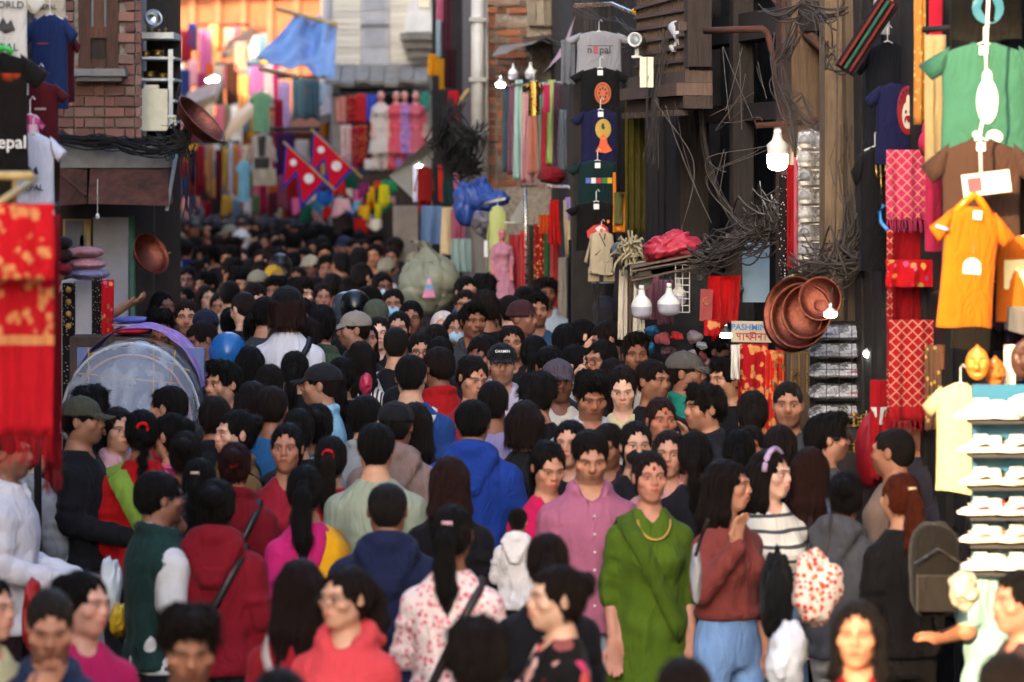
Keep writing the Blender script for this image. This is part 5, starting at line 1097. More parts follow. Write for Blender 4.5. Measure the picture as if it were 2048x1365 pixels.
tee(1132, 1258, 320, 420, TD, '13292a', 'dark green T-shirt with a row of coloured flags, fourth in the column', sd=24, tagc='e8e8e8', fold=.006, prints=[('poly', c, [[(-.22 + i * .10, .36), (-.13 + i * .10, .36), (-.13 + i * .10, .47), (-.22 + i * .10, .47)]]) for i, c in enumerate(('2a4aa8', 'd8d8d8', 'b01c28', '2a7a3a', 'd8b41c'))])
tee(1130, 1255, 402, 500, TD - .1, '131212', 'black T-shirt with red and white dragon print, fifth in the column', sd=25, tagc='e8e8e8', fold=.006, prints=[('poly', 'c8201c', [[(-.18, .62), (-.05, .50), (.10, .46), (.22, .55), (.24, .72), (.05, .78), (-.16, .76)]]), ('poly', 'e4e4e4', [[(-.02, .56), (.06, .50), (.16, .56), (.20, .64), (.04, .66)]]), ('poly', 'd8691c', [disc(.22, .42, .03, .04, 8)])])
q = tee(1166, 1240, 462, 548, TD - .4, 'b5a78c', 'beige folk jacket with dark piping below the T-shirt column', 'jacket', 'folk_jacket', sd=26, long=True, fold=.006, prints=[('poly', '4a3038', [[(-.10, .05), (-.06, .05), (.14, .36), (.10, .36)], [(.10, .05), (.14, .06), (.10, .22), (.06, .2)], [(-.36, .93), (.36, .93), (.36, .97), (-.36, .97)], [(.02, .40), (.06, .36), (-.18, .58), (-.22, .56)]]), ('poly', 'cf6a2a', [disc(.0, -.01, .06, .05, 12)])])
for sx in (-1, 1): MB().box((sx * S(15, TD) - S(11, TD), -.02, -S(100, TD)), (sx * S(15, TD) + S(11, TD), .02, -S(72, TD))).obj('trouser_leg', 'cloth', q, (0, .05, 0), color='a5977c')
drape('striped_scarf', 1226, 1252, 345, 465, TD - .5, 'd07a22', 'orange and olive scarf beside the T-shirt column', 'scarf', 'cloth', 1, .01, sd=31, nx=10)
drape('scarf', 1228, 1246, 385, 450, TD - .52, '5a5a34', 'olive scarf length hanging over the orange scarf', 'scarf', 'cloth', 1, .008, sd=32, nx=8)
drape('hanging_cloth', 1250, 1290, 175, 470, TD - 1.2, '4a4310', 'long olive cloth hanging beside the timber house', 'cloth', 'cloth', 3, .03, sd=33)
drape('hanging_cloth', 1232, 1256, 215, 385, TD - .7, '131315', 'black patterned cloth beside the navy T-shirt', 'cloth', 'cloth', 2, .015, sd=34, nx=12)
drape('hanging_cloth', 1122, 1150, 80, 170, TD + 1, '6a6c72', 'grey cloth half behind the grey printed T-shirt', 'cloth', 'cloth', 2, .02, sd=35, nx=12)
rail('garment_pole', [P(1195, 40, TD + .5), P(1195, 700, TD + .45), P(1195, 1050, TD + .4)], .012, 'castiron', 'pole that carries the column of T-shirts', 'pole')
# dresses on a rail
DD = 30.5
rail('dress_rail', [P(1005, 172, DD), P(1145, 165, DD - .6)], .012, 'steel', 'steel rail with the row of long dresses')
for i, (x0, x1, y0, y1, c, mt, lb) in enumerate([(1006, 1020, 170, 345, '2b4654', 'silk', 'dark teal'), (1018, 1034, 168, 350, '6d4458', 'silk', 'mauve'), (1030, 1046, 160, 362, '8fb0aa', 'silk', 'pale sea-green sequinned'), (1044, 1052, 185, 360, 'b9a24e', 'silk', 'narrow mustard'), (1046, 1066, 185, 366, 'b27f86', 'silk', 'dusty pink'), (1060, 1080, 195, 348, 'b06f5c', 'silk', 'coral'), (1078, 1088, 190, 345, '5f8f7c', 'silk', 'jade'), (1084, 1104, 215, 362, 'a5182c', 'silk', 'crimson'), (1096, 1112, 160, 330, '9fb571', 'silk', 'lime green'), (1108, 1122, 165, 345, '452038', 'silk', 'dark plum'), (1118, 1136, 220, 345, '5b6672', 'silk', 'slate grey')]):
    drape('dress', x0, x1, y0, y1, DD - .06 * i, c, '%s dress on the rail under the grey awning' % lb, 'dress', mt, 2, .02, taper=.5, sd=60 + i, nx=14)
o = tee(1050, 1086, 160, 232, DD - .9, '8d7a5c', 'glittering tan sequin top in front of the dresses', 'top', 'sequin_top', sd=71, mt='brass'); 
drape('dress', 1086, 1100, 170, 225, DD - .95, 'b01a4c', 'small magenta top between the tan sequin top and the lime dress', 'top', 'silk', 2, .015, sd=72, nx=10)
bulb(1001, 176, 30, 22, 'lit round bulb left of the hanging dresses', True, 8, r=.42); bulb(1026, 160, 30, 28, 'white hanging lamp above the dresses, next to the lit round bulb', False, 24); bulb(1061, 160, 29.8, 30, 'white hanging lamp above the tan sequin top', False, 28)
tarp_me = None
b = MB(); r0 = [P(1082 + 10 * i, 150 - 9 * i, 29 - .25 * i) for i in range(6)]; r1 = [P(1106 + 9 * i, 140 - 22 * i, 29 - .2 * i) for i in range(6)]; oo = r0[0]
b.add([p - oo for p in r0 + r1], [(i, i + 1, 7 + i, 6 + i) for i in range(5)]); tag(b.obj('pink_cloth', 'tarp', None, oo, color='b98f9a', smooth=True), 'twisted pale pink cloth tied under the eaves', 'cloth')
rail('awning_frame', [P(1046, 372, 29.5), P(1140, 374, 29), P(1140, 380, 29)], .012, 'steel', 'thin metal frame below the hanging dresses', 'frame'); rail('awning_frame', [P(1050, 374, 29.6), P(1052, 470, 29.6), P(1054, 800, 29.6)], .012, 'steel', 'upright metal post below the hanging dresses', 'frame')
sack('cloth_bundle', P(1102, 350, 29.8), (S(26, 30), .16, S(18, 30)), 'cloth', '7a1420', 'dark red heap of cloth under the crimson dress', 'bundle', sd=75, amp=.12)
# saris and clothes at street level, middle right
for i, (x0, x1, y0, y1, d, c, mt, lb) in enumerate([(1018, 1042, 470, 640, 30.5, '8d0d1c', 'silk', 'dark crimson sari length left of the red saris'), (1040, 1064, 462, 640, 30.4, 'b3111a', 'silk', 'plain bright red sari on the street stall'), (1056, 1070, 450, 640, 30.2, '232419', 'silk', 'black-green sari between the red saris'), (1068, 1092, 448, 640, 30.1, '8e1818', 'paisley', 'red sari with gold flowers on the street stall'), (1088, 1102, 450, 590, 30.0, '1c5a32', 'silk', 'emerald green sari at the street stall'), (1100, 1118, 470, 640, 29.9, 'a01019', 'silk', 'red sari at the outer end of the street stall')]):
    drape('sari', x0, x1, y0, y1, d, c, lb, 'sari', mt, 2, .02, sd=80 + i, nx=14)
drape('white_sheet', 1116, 1138, 515, 760, 29.9, '9d968c', 'grey-white sheet beside the red saris', 'sheet', 'cloth', 1, .01, sd=88, nx=10)
drape('hanging_cloth', 1136, 1180, 480, 760, 28.8, '0f0f10', 'plain black cloth below the black T-shirts', 'cloth', 'cloth', 2, .02, sd=89)
drape('scarf', 1150, 1166, 500, 600, 28.5, '6a3a3c', 'brown striped scarf beside the beige folk jacket', 'scarf', 'cloth', 1, .015, sd=90, nx=8)
drape('scarf', 1100, 1118, 400, 490, 29.2, 'b01a18', 'red ruffled scarf above the emerald sari', 'scarf', 'cloth', 3, .03, sd=91, nx=14, taper=.6)
drape('scarf', 1078, 1100, 430, 468, 29.3, 'b5481a', 'orange ruffled scarf above the red saris', 'scarf', 'cloth', 3, .03, sd=92, nx=14)
drape('scarf', 1126, 1150, 400, 515, 29.0, 'b8a78c', 'beige pointed scarf left of the black T-shirt', 'scarf', 'cloth', 1, .02, sd=93, nx=10, taper=-.4); drape('scarf', 1130, 1148, 395, 440, 28.9, '9a86b8', 'lilac scarf tip above the beige pointed scarf', 'scarf', 'cloth', 1, .02, sd=94, nx=8, taper=-.5)
tee(968, 1022, 412, 545, 31, 'b7c07c', 'pale yellow-green kurta hanging left of the red saris', 'kurta', 'hanging_kurta', sd=95, long=True)
drape('price_card', 968, 976, 482, 515, 30.9, 'dcdcdc', 'white price card pinned to the yellow-green kurta', 'card', 'paint', 1, .002, sd=96, nx=4)
lathe_obj('grey_bucket', [(.002, 0), (.7, 0), (1, 1.5), (1.06, 1.5), (1.06, 1.56), (.96, 1.54), (.68, .06), (.002, .05)], 'plastic', P(1206, 600, 26.6), 'grey bucket hanging under the beige folk jacket', 'bucket', None, S(22, 26.6), color='8c8c88')
# blue tarpaulin bundle, rods
sack('blue_tarpaulin', P(948, 408, 32.2), (S(46, 32.2), .22, S(52, 32.2)), 'tarp', '2a4a96', 'blue tarpaulin bundled up under the drain pipe', 'tarpaulin', sd=101, amp=.13, ridge=.03, crease=.22, n=72, m=44)
sack('blue_tarpaulin', P(990, 400, 31.8), (S(30, 31.8), .14, S(18, 31.8)), 'tarp', '2c4d9c', 'small loose flap of blue tarpaulin beside the big bundle', 'tarpaulin', sd=102, amp=.16, ridge=.03, crease=.25)
rail('white_rod', [P(970, 407, 31.3), P(1010, 398, 31)], .012, 'plastic', 'short white rod poking out under the blue tarpaulin', 'rod', color='d8d4cc'); rail('white_rod', [P(1000, 447, 31), P(1040, 444, 30.9)], .008, 'plastic', 'thin white rod beside the yellow-green kurta', 'rod', color='d8d4cc')
sack('grey_bundle', P(968, 448, 31.6), (S(26, 31.6), .15, S(28, 31.6)), 'tarp', '6a6670', 'grey bundle hanging below the blue tarpaulin', 'bundle', sd=103, amp=.12, crease=.2)
b = MB(); pts = [P(1020, 440, 30.6), P(1046, 395, 30.6), P(1060, 398, 30.6), P(1040, 450, 30.6)]; tag(MB().hexa([p - pts[0] for p in pts] + [p - pts[0] + Vector((0, .02, 0)) for p in pts]).obj('grey_sheet', 'paint', None, pts[0], color='8a8a88'), 'tilted grey sheet below the metal frame', 'sheet')
# ---- middle background: clothes around the drain pipe, white triangular sheet, jeans
pts = [P(778, 352, 38), P(868, 272, 38), P(872, 300, 38.5), P(828, 400, 38.2)]; o = pts[0]
tag(MB().hexa([p - o for p in pts] + [p - o + Vector((0, .04, 0)) for p in pts]).obj('grey_awning', 'tarp', None, o, color='b6b6b0'), 'pale grey awning sheet hanging like a triangle below the mannequins', 'awning')
tee(826, 872, 332, 402, 36.5, '7d1717', 'dark red jacket hanging in front of the pale grey awning', 'jacket', 'hanging_jacket', sd=111, long=True); drape('trousers_pair', 836, 862, 398, 425, 36.6, '7d1717', 'dark red trousers below the dark red jacket', 'trousers', 'cloth', 2, .03, sd=112, nx=10)
drape('cloth_flag', 876, 888, 330, 405, 36, 'a82a1c', 'narrow red-orange cloth beside the dark red jacket', 'cloth', 'cloth', 1, .02, sd=113, nx=8); drape('cloth_flag', 884, 908, 340, 410, 36, '1e3a3c', 'dark green skirt with white hem beside the dark red jacket', 'skirt', 'cloth', 2, .03, sd=114, nx=10, taper=.5); drape('cloth_flag', 904, 918, 345, 430, 36, 'b06a86', 'pink cloth length beside the blue tarpaulin', 'cloth', 'cloth', 2, .02, sd=115, nx=8)
drape('jeans', 842, 884, 412, 490, 36, '5f7aa0', 'pair of light blue jeans above the olive sack', 'jeans', 'denim', 2, .03, sd=116, nx=14); drape('cream_cloth', 884, 904, 415, 510, 35.6, 'c8b48e', 'cream cloth length right of the blue jeans', 'cloth', 'cloth', 1, .015, sd=117, nx=8, taper=.4); drape('pale_cloth', 902, 942, 478, 545, 35.4, '8fa5a4', 'pale grey-green skirt beside the olive sack', 'skirt', 'cloth', 3, .03, sd=118, nx=14)
drape('pink_cloth', 902, 930, 420, 482, 35.5, 'a55a74', 'dusty pink patterned skirt under the blue tarpaulin', 'skirt', 'cloth', 3, .03, sd=119, nx=14)
tag(MB().box((0, 0, 0), (S(50, 40), .12, P(0, 412, 40).z)).obj('grey_partition', 'plaster', None, (P(786, 0, 40).x, 40, 0), color='8d857f'), 'grey partition wall left of the blue jeans', 'wall')
drape('shirt_cloth', 826, 846, 330, 405, 37, 'c9c9de', 'white-lilac shirt behind the dark red jacket', 'shirt', 'cloth', 2, .02, sd=120, nx=10)
bulb(838, 335, 36.8, 11, 'small lit bulb above the dark red jacket', True, 6, r=.5)
drape('yellow_cloth', 855, 880, 108, 152, 40, 'c98a18', 'mustard cloth hanging left of the drain pipe', 'cloth', 'cloth', 2, .03, sd=121, nx=12); drape('yellow_cloth', 878, 892, 118, 180, 39.6, 'b98818', 'second narrow mustard cloth near the drain pipe', 'cloth', 'cloth', 2, .03, sd=122, nx=10)
drape('maroon_cloth', 888, 912, 100, 176, 39.5, '33141e', 'dark maroon cloth left of the drain pipe', 'cloth', 'cloth', 2, .03, sd=123, nx=10); drape('maroon_cloth', 886, 904, -20, 105, 39.7, '4a2434', 'long maroon cloth at the top left of the drain pipe', 'cloth', 'cloth', 2, .03, sd=124, nx=10); drape('grey_scarf', 872, 882, 40, 115, 39.8, '8fa4b0', 'grey-blue scarf left of the long maroon cloth', 'scarf', 'cloth', 1, .02, sd=125, nx=8); drape('pink_scarf', 872, 890, -30, 45, 39.9, 'b0607c', 'pink scarf at the top edge left of the drain pipe', 'scarf', 'cloth', 1, .02, sd=126, nx=8)
drape('red_cloth', 896, 918, 182, 245, 38.5, 'b01828', 'red printed cloth between cables and drain pipe', 'cloth', 'cloth', 2, .03, sd=127, nx=10); rail('wooden_stick', [P(914, 210, 37), P(938, 178, 37)], .02, 'bamboo', 'short wooden stick beside the drain pipe', 'stick')
# saris and mannequins at the cream house
MD = 49.3
rail('sari_rail', [P(664, 190, MD), P(870, 186, MD)], .02, 'castiron', 'rail of saris under the cream house canopy')
for i, (x0, x1, y0, y1, c, mt, lb) in enumerate([(670, 692, 192, 247, 'e79c90', 'silk', 'salmon pink sari on the cream house rail'), (692, 714, 190, 246, 'a5152c', 'paisley', 'dark red gold-dotted sari on the cream house rail'), (712, 732, 188, 246, 'c0121f', 'silk', 'bright red sari on the cream house rail'), (732, 754, 190, 244, '2b43b4', 'silk', 'royal blue sari on the cream house rail'), (680, 702, 250, 330, 'e0d2d2', 'floral_pink', 'white sari with pink flowers, lower row'), (702, 716, 252, 342, 'a3173f', 'paisley', 'magenta sari in the lower row'), (716, 734, 250, 332, '9f1522', 'paisley', 'deep red sari in the lower row'), (741, 752, 250, 348, 'a31420', 'silk', 'red sari behind the white mannequin'), (764, 776, 240, 348, 'dd9a1c', 'silk', 'golden yellow sari between the mannequins'), (842, 858, 185, 222, '1e9484', 'silk', 'teal sari at the end of the mannequin row'), (838, 856, 250, 300, 'd8a8b4', 'floral_pink', 'pale pink sari at the end of the mannequin row')]):
    drape('sari', x0, x1, y0, y1, MD - .02 * i, c, lb, 'sari', mt, 2, .025, sd=130 + i, nx=12, nz=12)
tag(MB().box((0, 0, 0), (S(20, MD), .02, S(20, MD))).obj('price_card', 'paint', None, P(729, 339, MD - .5), color='d9d3d8'), 'white price card below the deep red sari', 'card')
# ---- flags
def flag(x, y, d, w, h, tilt, label):
    """double-pennant crimson flag with blue border, white moon and sun"""
    o = empty('pennant_flag', P(x, y, d), label, 'flag', rot=(0, math.radians(tilt), math.radians(12))); W, H = S(w, d), S(h, d)
    out = [(0, 0), (1.0, -.52), (.42, -.52), (1.0, -1.0), (0, -1.0)]
    inn = [(.03, -.04), (.90, -.475), (.33, -.475), (.92, -.965), (.03, -.965)]
    cor = [(-.04, .035), (1.08, -.52), (.46, -.53), (1.10, -1.03), (-.04, -1.03)]; g = lambda x_, z_: .12 * W * x_
    def sheet(poly, y0, nm, mt, c):
        b = MB(); v = [(px * W, g(px, pz) + y0, pz * H) for px, pz in poly]; v2 = [(p[0], p[1] + .006, p[2]) for p in v]; n = len(v)
        tri = [(0, 2, 1), (0, 4, 2), (4, 3, 2)]; b.add(v + v2, tri + [tuple(n + q for q in t[::-1]) for t in tri] + [(i, (i + 1) % n, n + (i + 1) % n, n + i) for i in range(n)]); return b.obj(nm, mt, o, color=c)
    sheet(cor, 0, 'border', 'cloth', '2b3a9c'); sheet(inn, -.008, 'field', 'cloth', 'cf1230')
    b = MB(); c = (.30, -.745); k = 24; b.add([(W * c[0] + H * .105 * (1 if i % 2 else .78) * math.cos(2 * math.pi * i / k), g(*c) - .02, H * c[1] + H * .105 * (1 if i % 2 else .78) * math.sin(2 * math.pi * i / k)) for i in range(k)], [tuple(range(k))]); b.obj('sun_emblem', 'cloth', o, color='f2f0ee')
    b = MB(); c = (.27, -.33); b.add([(W * c[0] + H * .065 * math.cos(2 * math.pi * i / 20), g(*c) - .02, H * c[1] + H * .065 * math.sin(2 * math.pi * i / 20)) for i in range(20)], [tuple(range(20))]); b.obj('moon_emblem', 'cloth', o, color='f2f0ee')
    b = MB(); b.tube([(-.012, 0, .06 * H), (-.012, 0, -1.25 * H)], .014, 7); b.obj('staff', 'bamboo', o)
flag(573, 287, 43, -72, 108, -47, 'crimson pennant flag with blue border, left of the pair'); flag(628, 262, 43.5, -70, 108, -47, 'crimson pennant flag with blue border, right of the pair')
# blue tarp awning on poles
def blue_awning():
    nx, nz = 34, 16; o = P(515, 120, 46); A, B, Cc, Dd = P(508, 122, 47), P(670, 158, 45), P(672, 46, 48), P(592, 30, 48.5); V = []
    for j in range(nz + 1):
        for i in range(nx + 1):
            u, t = i / nx, j / nz; p = (A * (1 - u) + B * u) * (1 - t) + (Dd * (1 - u) + Cc * u) * t; V.append(p - o + Vector((0, .1 * math.sin(u * 11 + t * 3), -.10 * math.sin(math.pi * u) * math.sin(math.pi * t) + .03 * math.sin(u * 13 + t * 6) + .025 * math.sin(u * 23 - t * 5) + .02 * math.sin(math.pi * u) * (1 - t))))
    V2 = [v + Vector((0, .01, .012)) for v in V]; n = len(V); Fc = [(j * (nx + 1) + i, j * (nx + 1) + i + 1, (j + 1) * (nx + 1) + i + 1, (j + 1) * (nx + 1) + i) for j in range(nz) for i in range(nx)]
    q = obj('blue_awning', mesh_np('blue_awning', V + V2, Fc + [tuple(n + k for k in f[::-1]) for f in Fc], 'tarp'), None, o, color='6f92c8'); tag(q, 'light blue tarpaulin awning stretched over the far street', 'awning')
    b = MB(); b.tube([P(555, 18, 48.6) - o, P(672, 50, 47.8) - o], .035, 7); b.obj('awning_pole', 'bamboo', q); b = MB(); b.tube([P(520, 138, 46) - o, P(600, 155, 45.2) - o], .03, 7); b.obj('awning_pole', 'bamboo', q)
blue_awning()
# far-left clothes along the low houses, between 50 and 72 m
far = [(500, 528, 132, 235, 60, 'e58ac0', 'pink'), (528, 548, 130, 200, 60, 'f0d8d0', 'cream'), (546, 556, 130, 205, 60, 'd83a8c', 'magenta'), (556, 572, 135, 240, 60, 'f2b8a8', 'peach'), (558, 580, 165, 260, 56, 'b49ac8', 'lilac'), (584, 610, 155, 240, 56, '55737c', 'slate teal'), (610, 640, 158, 240, 55, '3f5a66', 'dark teal'), (640, 664, 165, 215, 55, '9fb4cc', 'pale blue'), (548, 566, 200, 300, 54, '8a1428', 'wine red'), (552, 592, 265, 350, 53, '3a1a44', 'deep purple'), (590, 618, 280, 330, 52, 'b8b0ac', 'grey'), (640, 662, 235, 300, 53, 'a86a1c', 'ochre'),
       (452, 476, 130, 210, 64, '3a2016', 'dark brown'), (476, 498, 150, 240, 63, 'cf8a52', 'tan'), (432, 448, 160, 230, 64, '35402a', 'olive'), (400, 424, 60, 170, 66, 'b05a8c', 'violet pink'), (418, 436, 50, 150, 66, 'd9b06a', 'straw yellow'), (470, 492, 85, 145, 64, 'e0907c', 'salmon'), (380, 394, 300, 360, 56, '2b2038', 'indigo'), (394, 410, 290, 380, 55, '8a1c24', 'brick red'), (412, 428, 290, 390, 54, 'a5764c', 'camel'), (430, 444, 300, 400, 54, '5a1520', 'claret'), (446, 456, 295, 385, 54, 'c9a23a', 'mustard'), (456, 466, 285, 390, 53.5, 'b7bccb', 'silver grey'), (466, 476, 290, 390, 53.5, 'c47f22', 'amber'), (520, 534, 360, 430, 52, 'b02048', 'raspberry'), (555, 575, 350, 420, 52, '8e4a5c', 'old rose'), (575, 600, 340, 400, 51, 'a51a1c', 'scarlet'), (370, 392, 340, 400, 57, '7c1420', 'oxblood'), (620, 640, 330, 400, 51, '9a2836', 'cherry'), (536, 556, 385, 430, 52, '5c2430', 'dark wine')]
for i, (x0, x1, y0, y1, d, c, lb) in enumerate(far): drape('hanging_garment', x0, x1, y0, y1, d, c, '%s garment hanging in the far left shops' % lb, 'garment', 'cloth', 2, .04, sd=200 + i, nx=10, nz=8, hem=.03)
for x0, x1, y, d in ((495, 575, 130, 60.2), (555, 668, 154, 56.2), (398, 500, 50, 66.2), (376, 480, 285, 55.5), (430, 500, 128, 64.2), (540, 640, 258, 53.2)): rail('garment_rail', [P(x0, y, d), P(x1, y, d)], .025, 'castiron', 'iron garment rail over the far left shops at height of the %s clothes' % {130: 'pink', 154: 'lilac', 50: 'straw yellow', 285: 'camel', 128: 'olive', 258: 'deep purple'}[y])
tee(497, 548, 183, 266, 50, '8cc694', 'pale green T-shirt on a far display in the middle of the street', sd=301); tee(470, 506, 320, 405, 51, '8fd0e2', 'sky blue T-shirt in the far left shops', sd=302)
tee(492, 556, 268, 345, 49.5, 'd8cfc0', 'cream jacket with black front under the pale green T-shirt', 'jacket', 'hanging_jacket', sd=303, long=True, prints=[('poly', '17171a', [[(-.16, .05), (.16, .05), (.12, .6), (-.12, .6)], [(-.28, .62), (.28, .62), (.26, .95), (-.26, .95)]])])
drape('cream_shorts', 505, 552, 338, 372, 49.4, 'cfc4ae', 'cream shorts below the cream and black jacket', 'shorts', 'cloth', 2, .03, sd=304, nx=12)
for i, (x, y) in enumerate(((418, 158), (430, 152), (437, 160))): bulb(x, y + 6, 62, 10, 'warm lit bulb in the far left shop, %s' % ('leftmost of three', 'middle of three', 'rightmost of three')[i], True, 5, r=.6)
for i, (a, b_, c, d) in enumerate([((362, 232), (432, 205), '7b6a52', 58), ((448, 290), (505, 232), 'c9b08a', 57), ((445, 120), (500, 92), '4a3a30', 66), ((640, 250), (672, 240), '6a625c', 52)]):
    p0, p1 = P(*a, d), P(*b_, d); w0 = Vector((.0, 1.2, .25)); o = p0; tag(MB().hexa([p0 - o, p1 - o, p1 - o + w0, p0 - o + w0] + [q - o + Vector((0, 0, .12)) for q in (p0, p1, p1 + w0, p0 + w0)]).obj('shop_awning', 'tarp', None, o, color=c), ['small brown slanting awning beside the large copper bowl', 'cream slanting awning left of the pale green T-shirt', 'dark slanting awning below the orange house', 'narrow grey awning over the flags'][i], 'awning')
# toys and goods low down in front of the cream house
g = random.Random(5); cols = ['d82a2a', 'e8b21c', '2a6ac0', 'e06aa0', '2a8a5a', 'e8e0d0', 'c84a1c', '6ab0d8', '8a2a6a', 'f0c0c8', '1c5a4a', 'd8d020']; names = {'d82a2a': 'red', 'e8b21c': 'yellow', '2a6ac0': 'blue', 'e06aa0': 'pink', '2a8a5a': 'green', 'e8e0d0': 'white', 'c84a1c': 'orange', '6ab0d8': 'light blue', '8a2a6a': 'purple', 'f0c0c8': 'pale pink', '1c5a4a': 'dark green', 'd8d020': 'lemon'}
spots = [(676, 372), (690, 385), (704, 368), (716, 392), (728, 376), (742, 388), (756, 370), (768, 386), (778, 372), (684, 410), (700, 418), (714, 412), (728, 422), (742, 410), (756, 424), (768, 412), (780, 400), (650, 392), (636, 410), (660, 424), (622, 396), (612, 422), (598, 408), (640, 372), (655, 358), (736, 440), (722, 448), (748, 446)]
for i, (x, y) in enumerate(spots):
    c = cols[(i * 5 + i // 12) % 12]; d = 47.5 + g.uniform(-1, 1); wpx, hpx = g.uniform(7, 15), g.uniform(18, 40); lb = '%s small garment hanging at the far stall, %s' % (names[c], ['under the saris', 'below the lower canopy', 'beside the flags', 'at head height'][0 if y < 380 and x > 665 else 1 if x > 665 and y < 430 else 2 if x <= 665 else 3])
    drape('small_garment', x - wpx, x + wpx, y - hpx * .4, y + hpx * .6, d, c, lb, 'garment', 'cloth', 2, .03, sd=400 + i, nx=8, nz=5, hem=.04, taper=g.uniform(-.3, .5), group='small garments at the far stall')
pal = [('8a1c24', 'dark red'), ('b8a890', 'beige'), ('c89a3c', 'mustard'), ('7a2a4c', 'plum'), ('c8c4c0', 'white'), ('2a3a6c', 'blue'), ('b05a6c', 'rose'), ('3a2a2c', 'dark brown'), ('a8481c', 'rust'), ('5a7a8c', 'grey-blue'), ('d89aa0', 'pale pink'), ('48603c', 'moss green')]
for i in range(64):
    r_, k = divmod(i, 16); x = 352 + k * 20 + g.uniform(-6, 6); y = 288 + r_ * 36 + g.uniform(-8, 8); d = 57.5 - r_ * .6 - k * .12; c, nm = pal[(i * 7 + r_) % 12]; wpx, hpx = g.uniform(7, 12), g.uniform(30, 52)
    drape('small_garment', x - wpx, x + wpx, y, y + hpx, d, c, '%s garment, %s of the %s of the crowded far left racks' % (nm, ('left end', 'left half', 'right half', 'right end')[k // 4], ('top row', 'second row', 'third row', 'lowest row')[r_]), 'garment', 'cloth', 2, .03, sd=460 + i, nx=8, nz=5, hem=.04, taper=g.uniform(-.2, .3), group='garments in the far racks')
for i in range(30):
    r_, k = divmod(i, 10); x = 372 + k * 17 + g.uniform(-5, 5); y = 60 + r_ * 74 + g.uniform(-14, 14); d = 68 - r_ * 2.2; c, nm = pal[(i * 5 + 3 * r_) % 12]; wpx = g.uniform(8, 13)
    drape('long_garment', x - wpx, x + wpx, y, y + g.uniform(50, 90), d, c, '%s long garment, %s of the %s hung below the orange house' % (nm, 'left half' if k < 5 else 'right half', ('top tier', 'middle tier', 'lowest tier')[r_]), 'garment', 'cloth', 2, .05, sd=560 + i, nx=8, nz=6, hem=.04, group='long garments below the orange house')
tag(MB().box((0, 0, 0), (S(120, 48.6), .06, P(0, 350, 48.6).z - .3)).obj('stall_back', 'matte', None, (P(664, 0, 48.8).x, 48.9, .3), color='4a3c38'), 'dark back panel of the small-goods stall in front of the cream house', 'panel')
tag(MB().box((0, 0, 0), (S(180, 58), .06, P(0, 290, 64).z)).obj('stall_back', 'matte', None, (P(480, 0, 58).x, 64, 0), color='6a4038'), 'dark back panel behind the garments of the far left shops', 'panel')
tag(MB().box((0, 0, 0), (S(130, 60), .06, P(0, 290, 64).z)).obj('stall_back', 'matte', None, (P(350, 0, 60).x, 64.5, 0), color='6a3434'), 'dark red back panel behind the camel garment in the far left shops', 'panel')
DMAP = lambda d: float(np.interp(d, [12, 13.5, 15.5, 17, 18.2, 20, 21, 24], [15.2, 16.4, 17.8, 18.7, 19.4, 20.5, 21.3, 24]))
# ---- right side: red bundle, bulbs, board, sign, copper pots, shoes
sack('red_bundle', P(1340, 494, 20.6), (S(57, 20.6), .16, S(34, 20.6)), 'tarp', 'a8283c', 'red plastic bundle lying on the cluttered awning', 'bundle', sd=144, amp=.17, ridge=.02, crease=.18, n=72, m=44).rotation_euler = (0, math.radians(-22), 0)
b = MB(); o = P(1345, 525, 20.7)
for k, (dz, dy) in enumerate(((0, 0), (.03, .01), (-.03, .02))): b.hexa([p - o + Vector((0, 0, dz)) for p in (P(1262, 545 + 4 * k, 20.3), P(1468, 508, 20.2), P(1470, 500, 21.2), P(1265, 540, 21.3), P(1262, 541 + 4 * k, 20.3), P(1468, 505, 20.2), P(1470, 497, 21.2), P(1265, 537, 21.3))])
tag(b.obj('plank_awning', 'wood', None, o, color='6a5a4c'), 'layers of old boards and cardboard that carry the red bundle', 'awning')
sack('dark_bundle', P(1262, 505, 21.6), (S(40, 21.6), .15, S(24, 21.6)), 'tarp', '2d3236', 'dark grey bundle behind the red bundle', 'bundle', sd=142, amp=.12, crease=.15)
g = random.Random(8); b = MB(); o = P(1258, 500, 21)
for k in range(46): a = g.uniform(0, 6.28); L = g.uniform(.04, .11); b.tube([(g.gauss(0, .02), g.gauss(0, .02), g.gauss(0, .03)), (L * math.cos(a), g.gauss(0, .03), L * math.sin(a)), (L * 1.15 * math.cos(a), g.gauss(0, .04), L * 1.15 * math.sin(a) - .03)], .007, 5)
tag(b.obj('cloth_tassels', 'cloth', None, o, color='9a8f72', smooth=True), 'shaggy cream tassels hanging right of the beige folk jacket', 'tassels')
for i, (x0, x1, y0, y1, c, lb) in enumerate([(1238, 1262, 540, 680, 'cfc8ba', 'white'), (1256, 1274, 536, 690, '6b5a50', 'brown'), (1268, 1288, 540, 680, 'd8d4c8', 'cream'), (1284, 1318, 545, 640, '94646c', 'dusty rose'), (1318, 1348, 560, 650, '8a5f6a', 'mauve')]): drape('hanging_shawl', x0, x1, y0, y1, 21.8 - .05 * i, c, '%s shawl hanging under the board awning' % lb, 'shawl', 'cloth', 3, .025, sd=150 + i, nx=18, taper=.25)
b = MB(); b.ball((0, 0, 0), (S(19, 20.5), .012, S(24, 20.5)), 18, 10); tag(b.obj('metal_disc', 'paint', None, P(1287, 558, 20.5), (0, math.radians(20), 0), '8f8d88', True), 'round flat grey lid hanging above the left unlit bulb', 'lid')
bulb(1283, 638, 19.8, 58, 'large unlit bulb hanging lowest under the board awning', False, 16); bulb(1338, 632, 20.2, 56, 'wide unlit bulb, middle one under the board awning', False, 14, r=.42); bulb(1357, 610, 20.4, 44, 'small unlit bulb, rightmost under the board awning', False, 30)
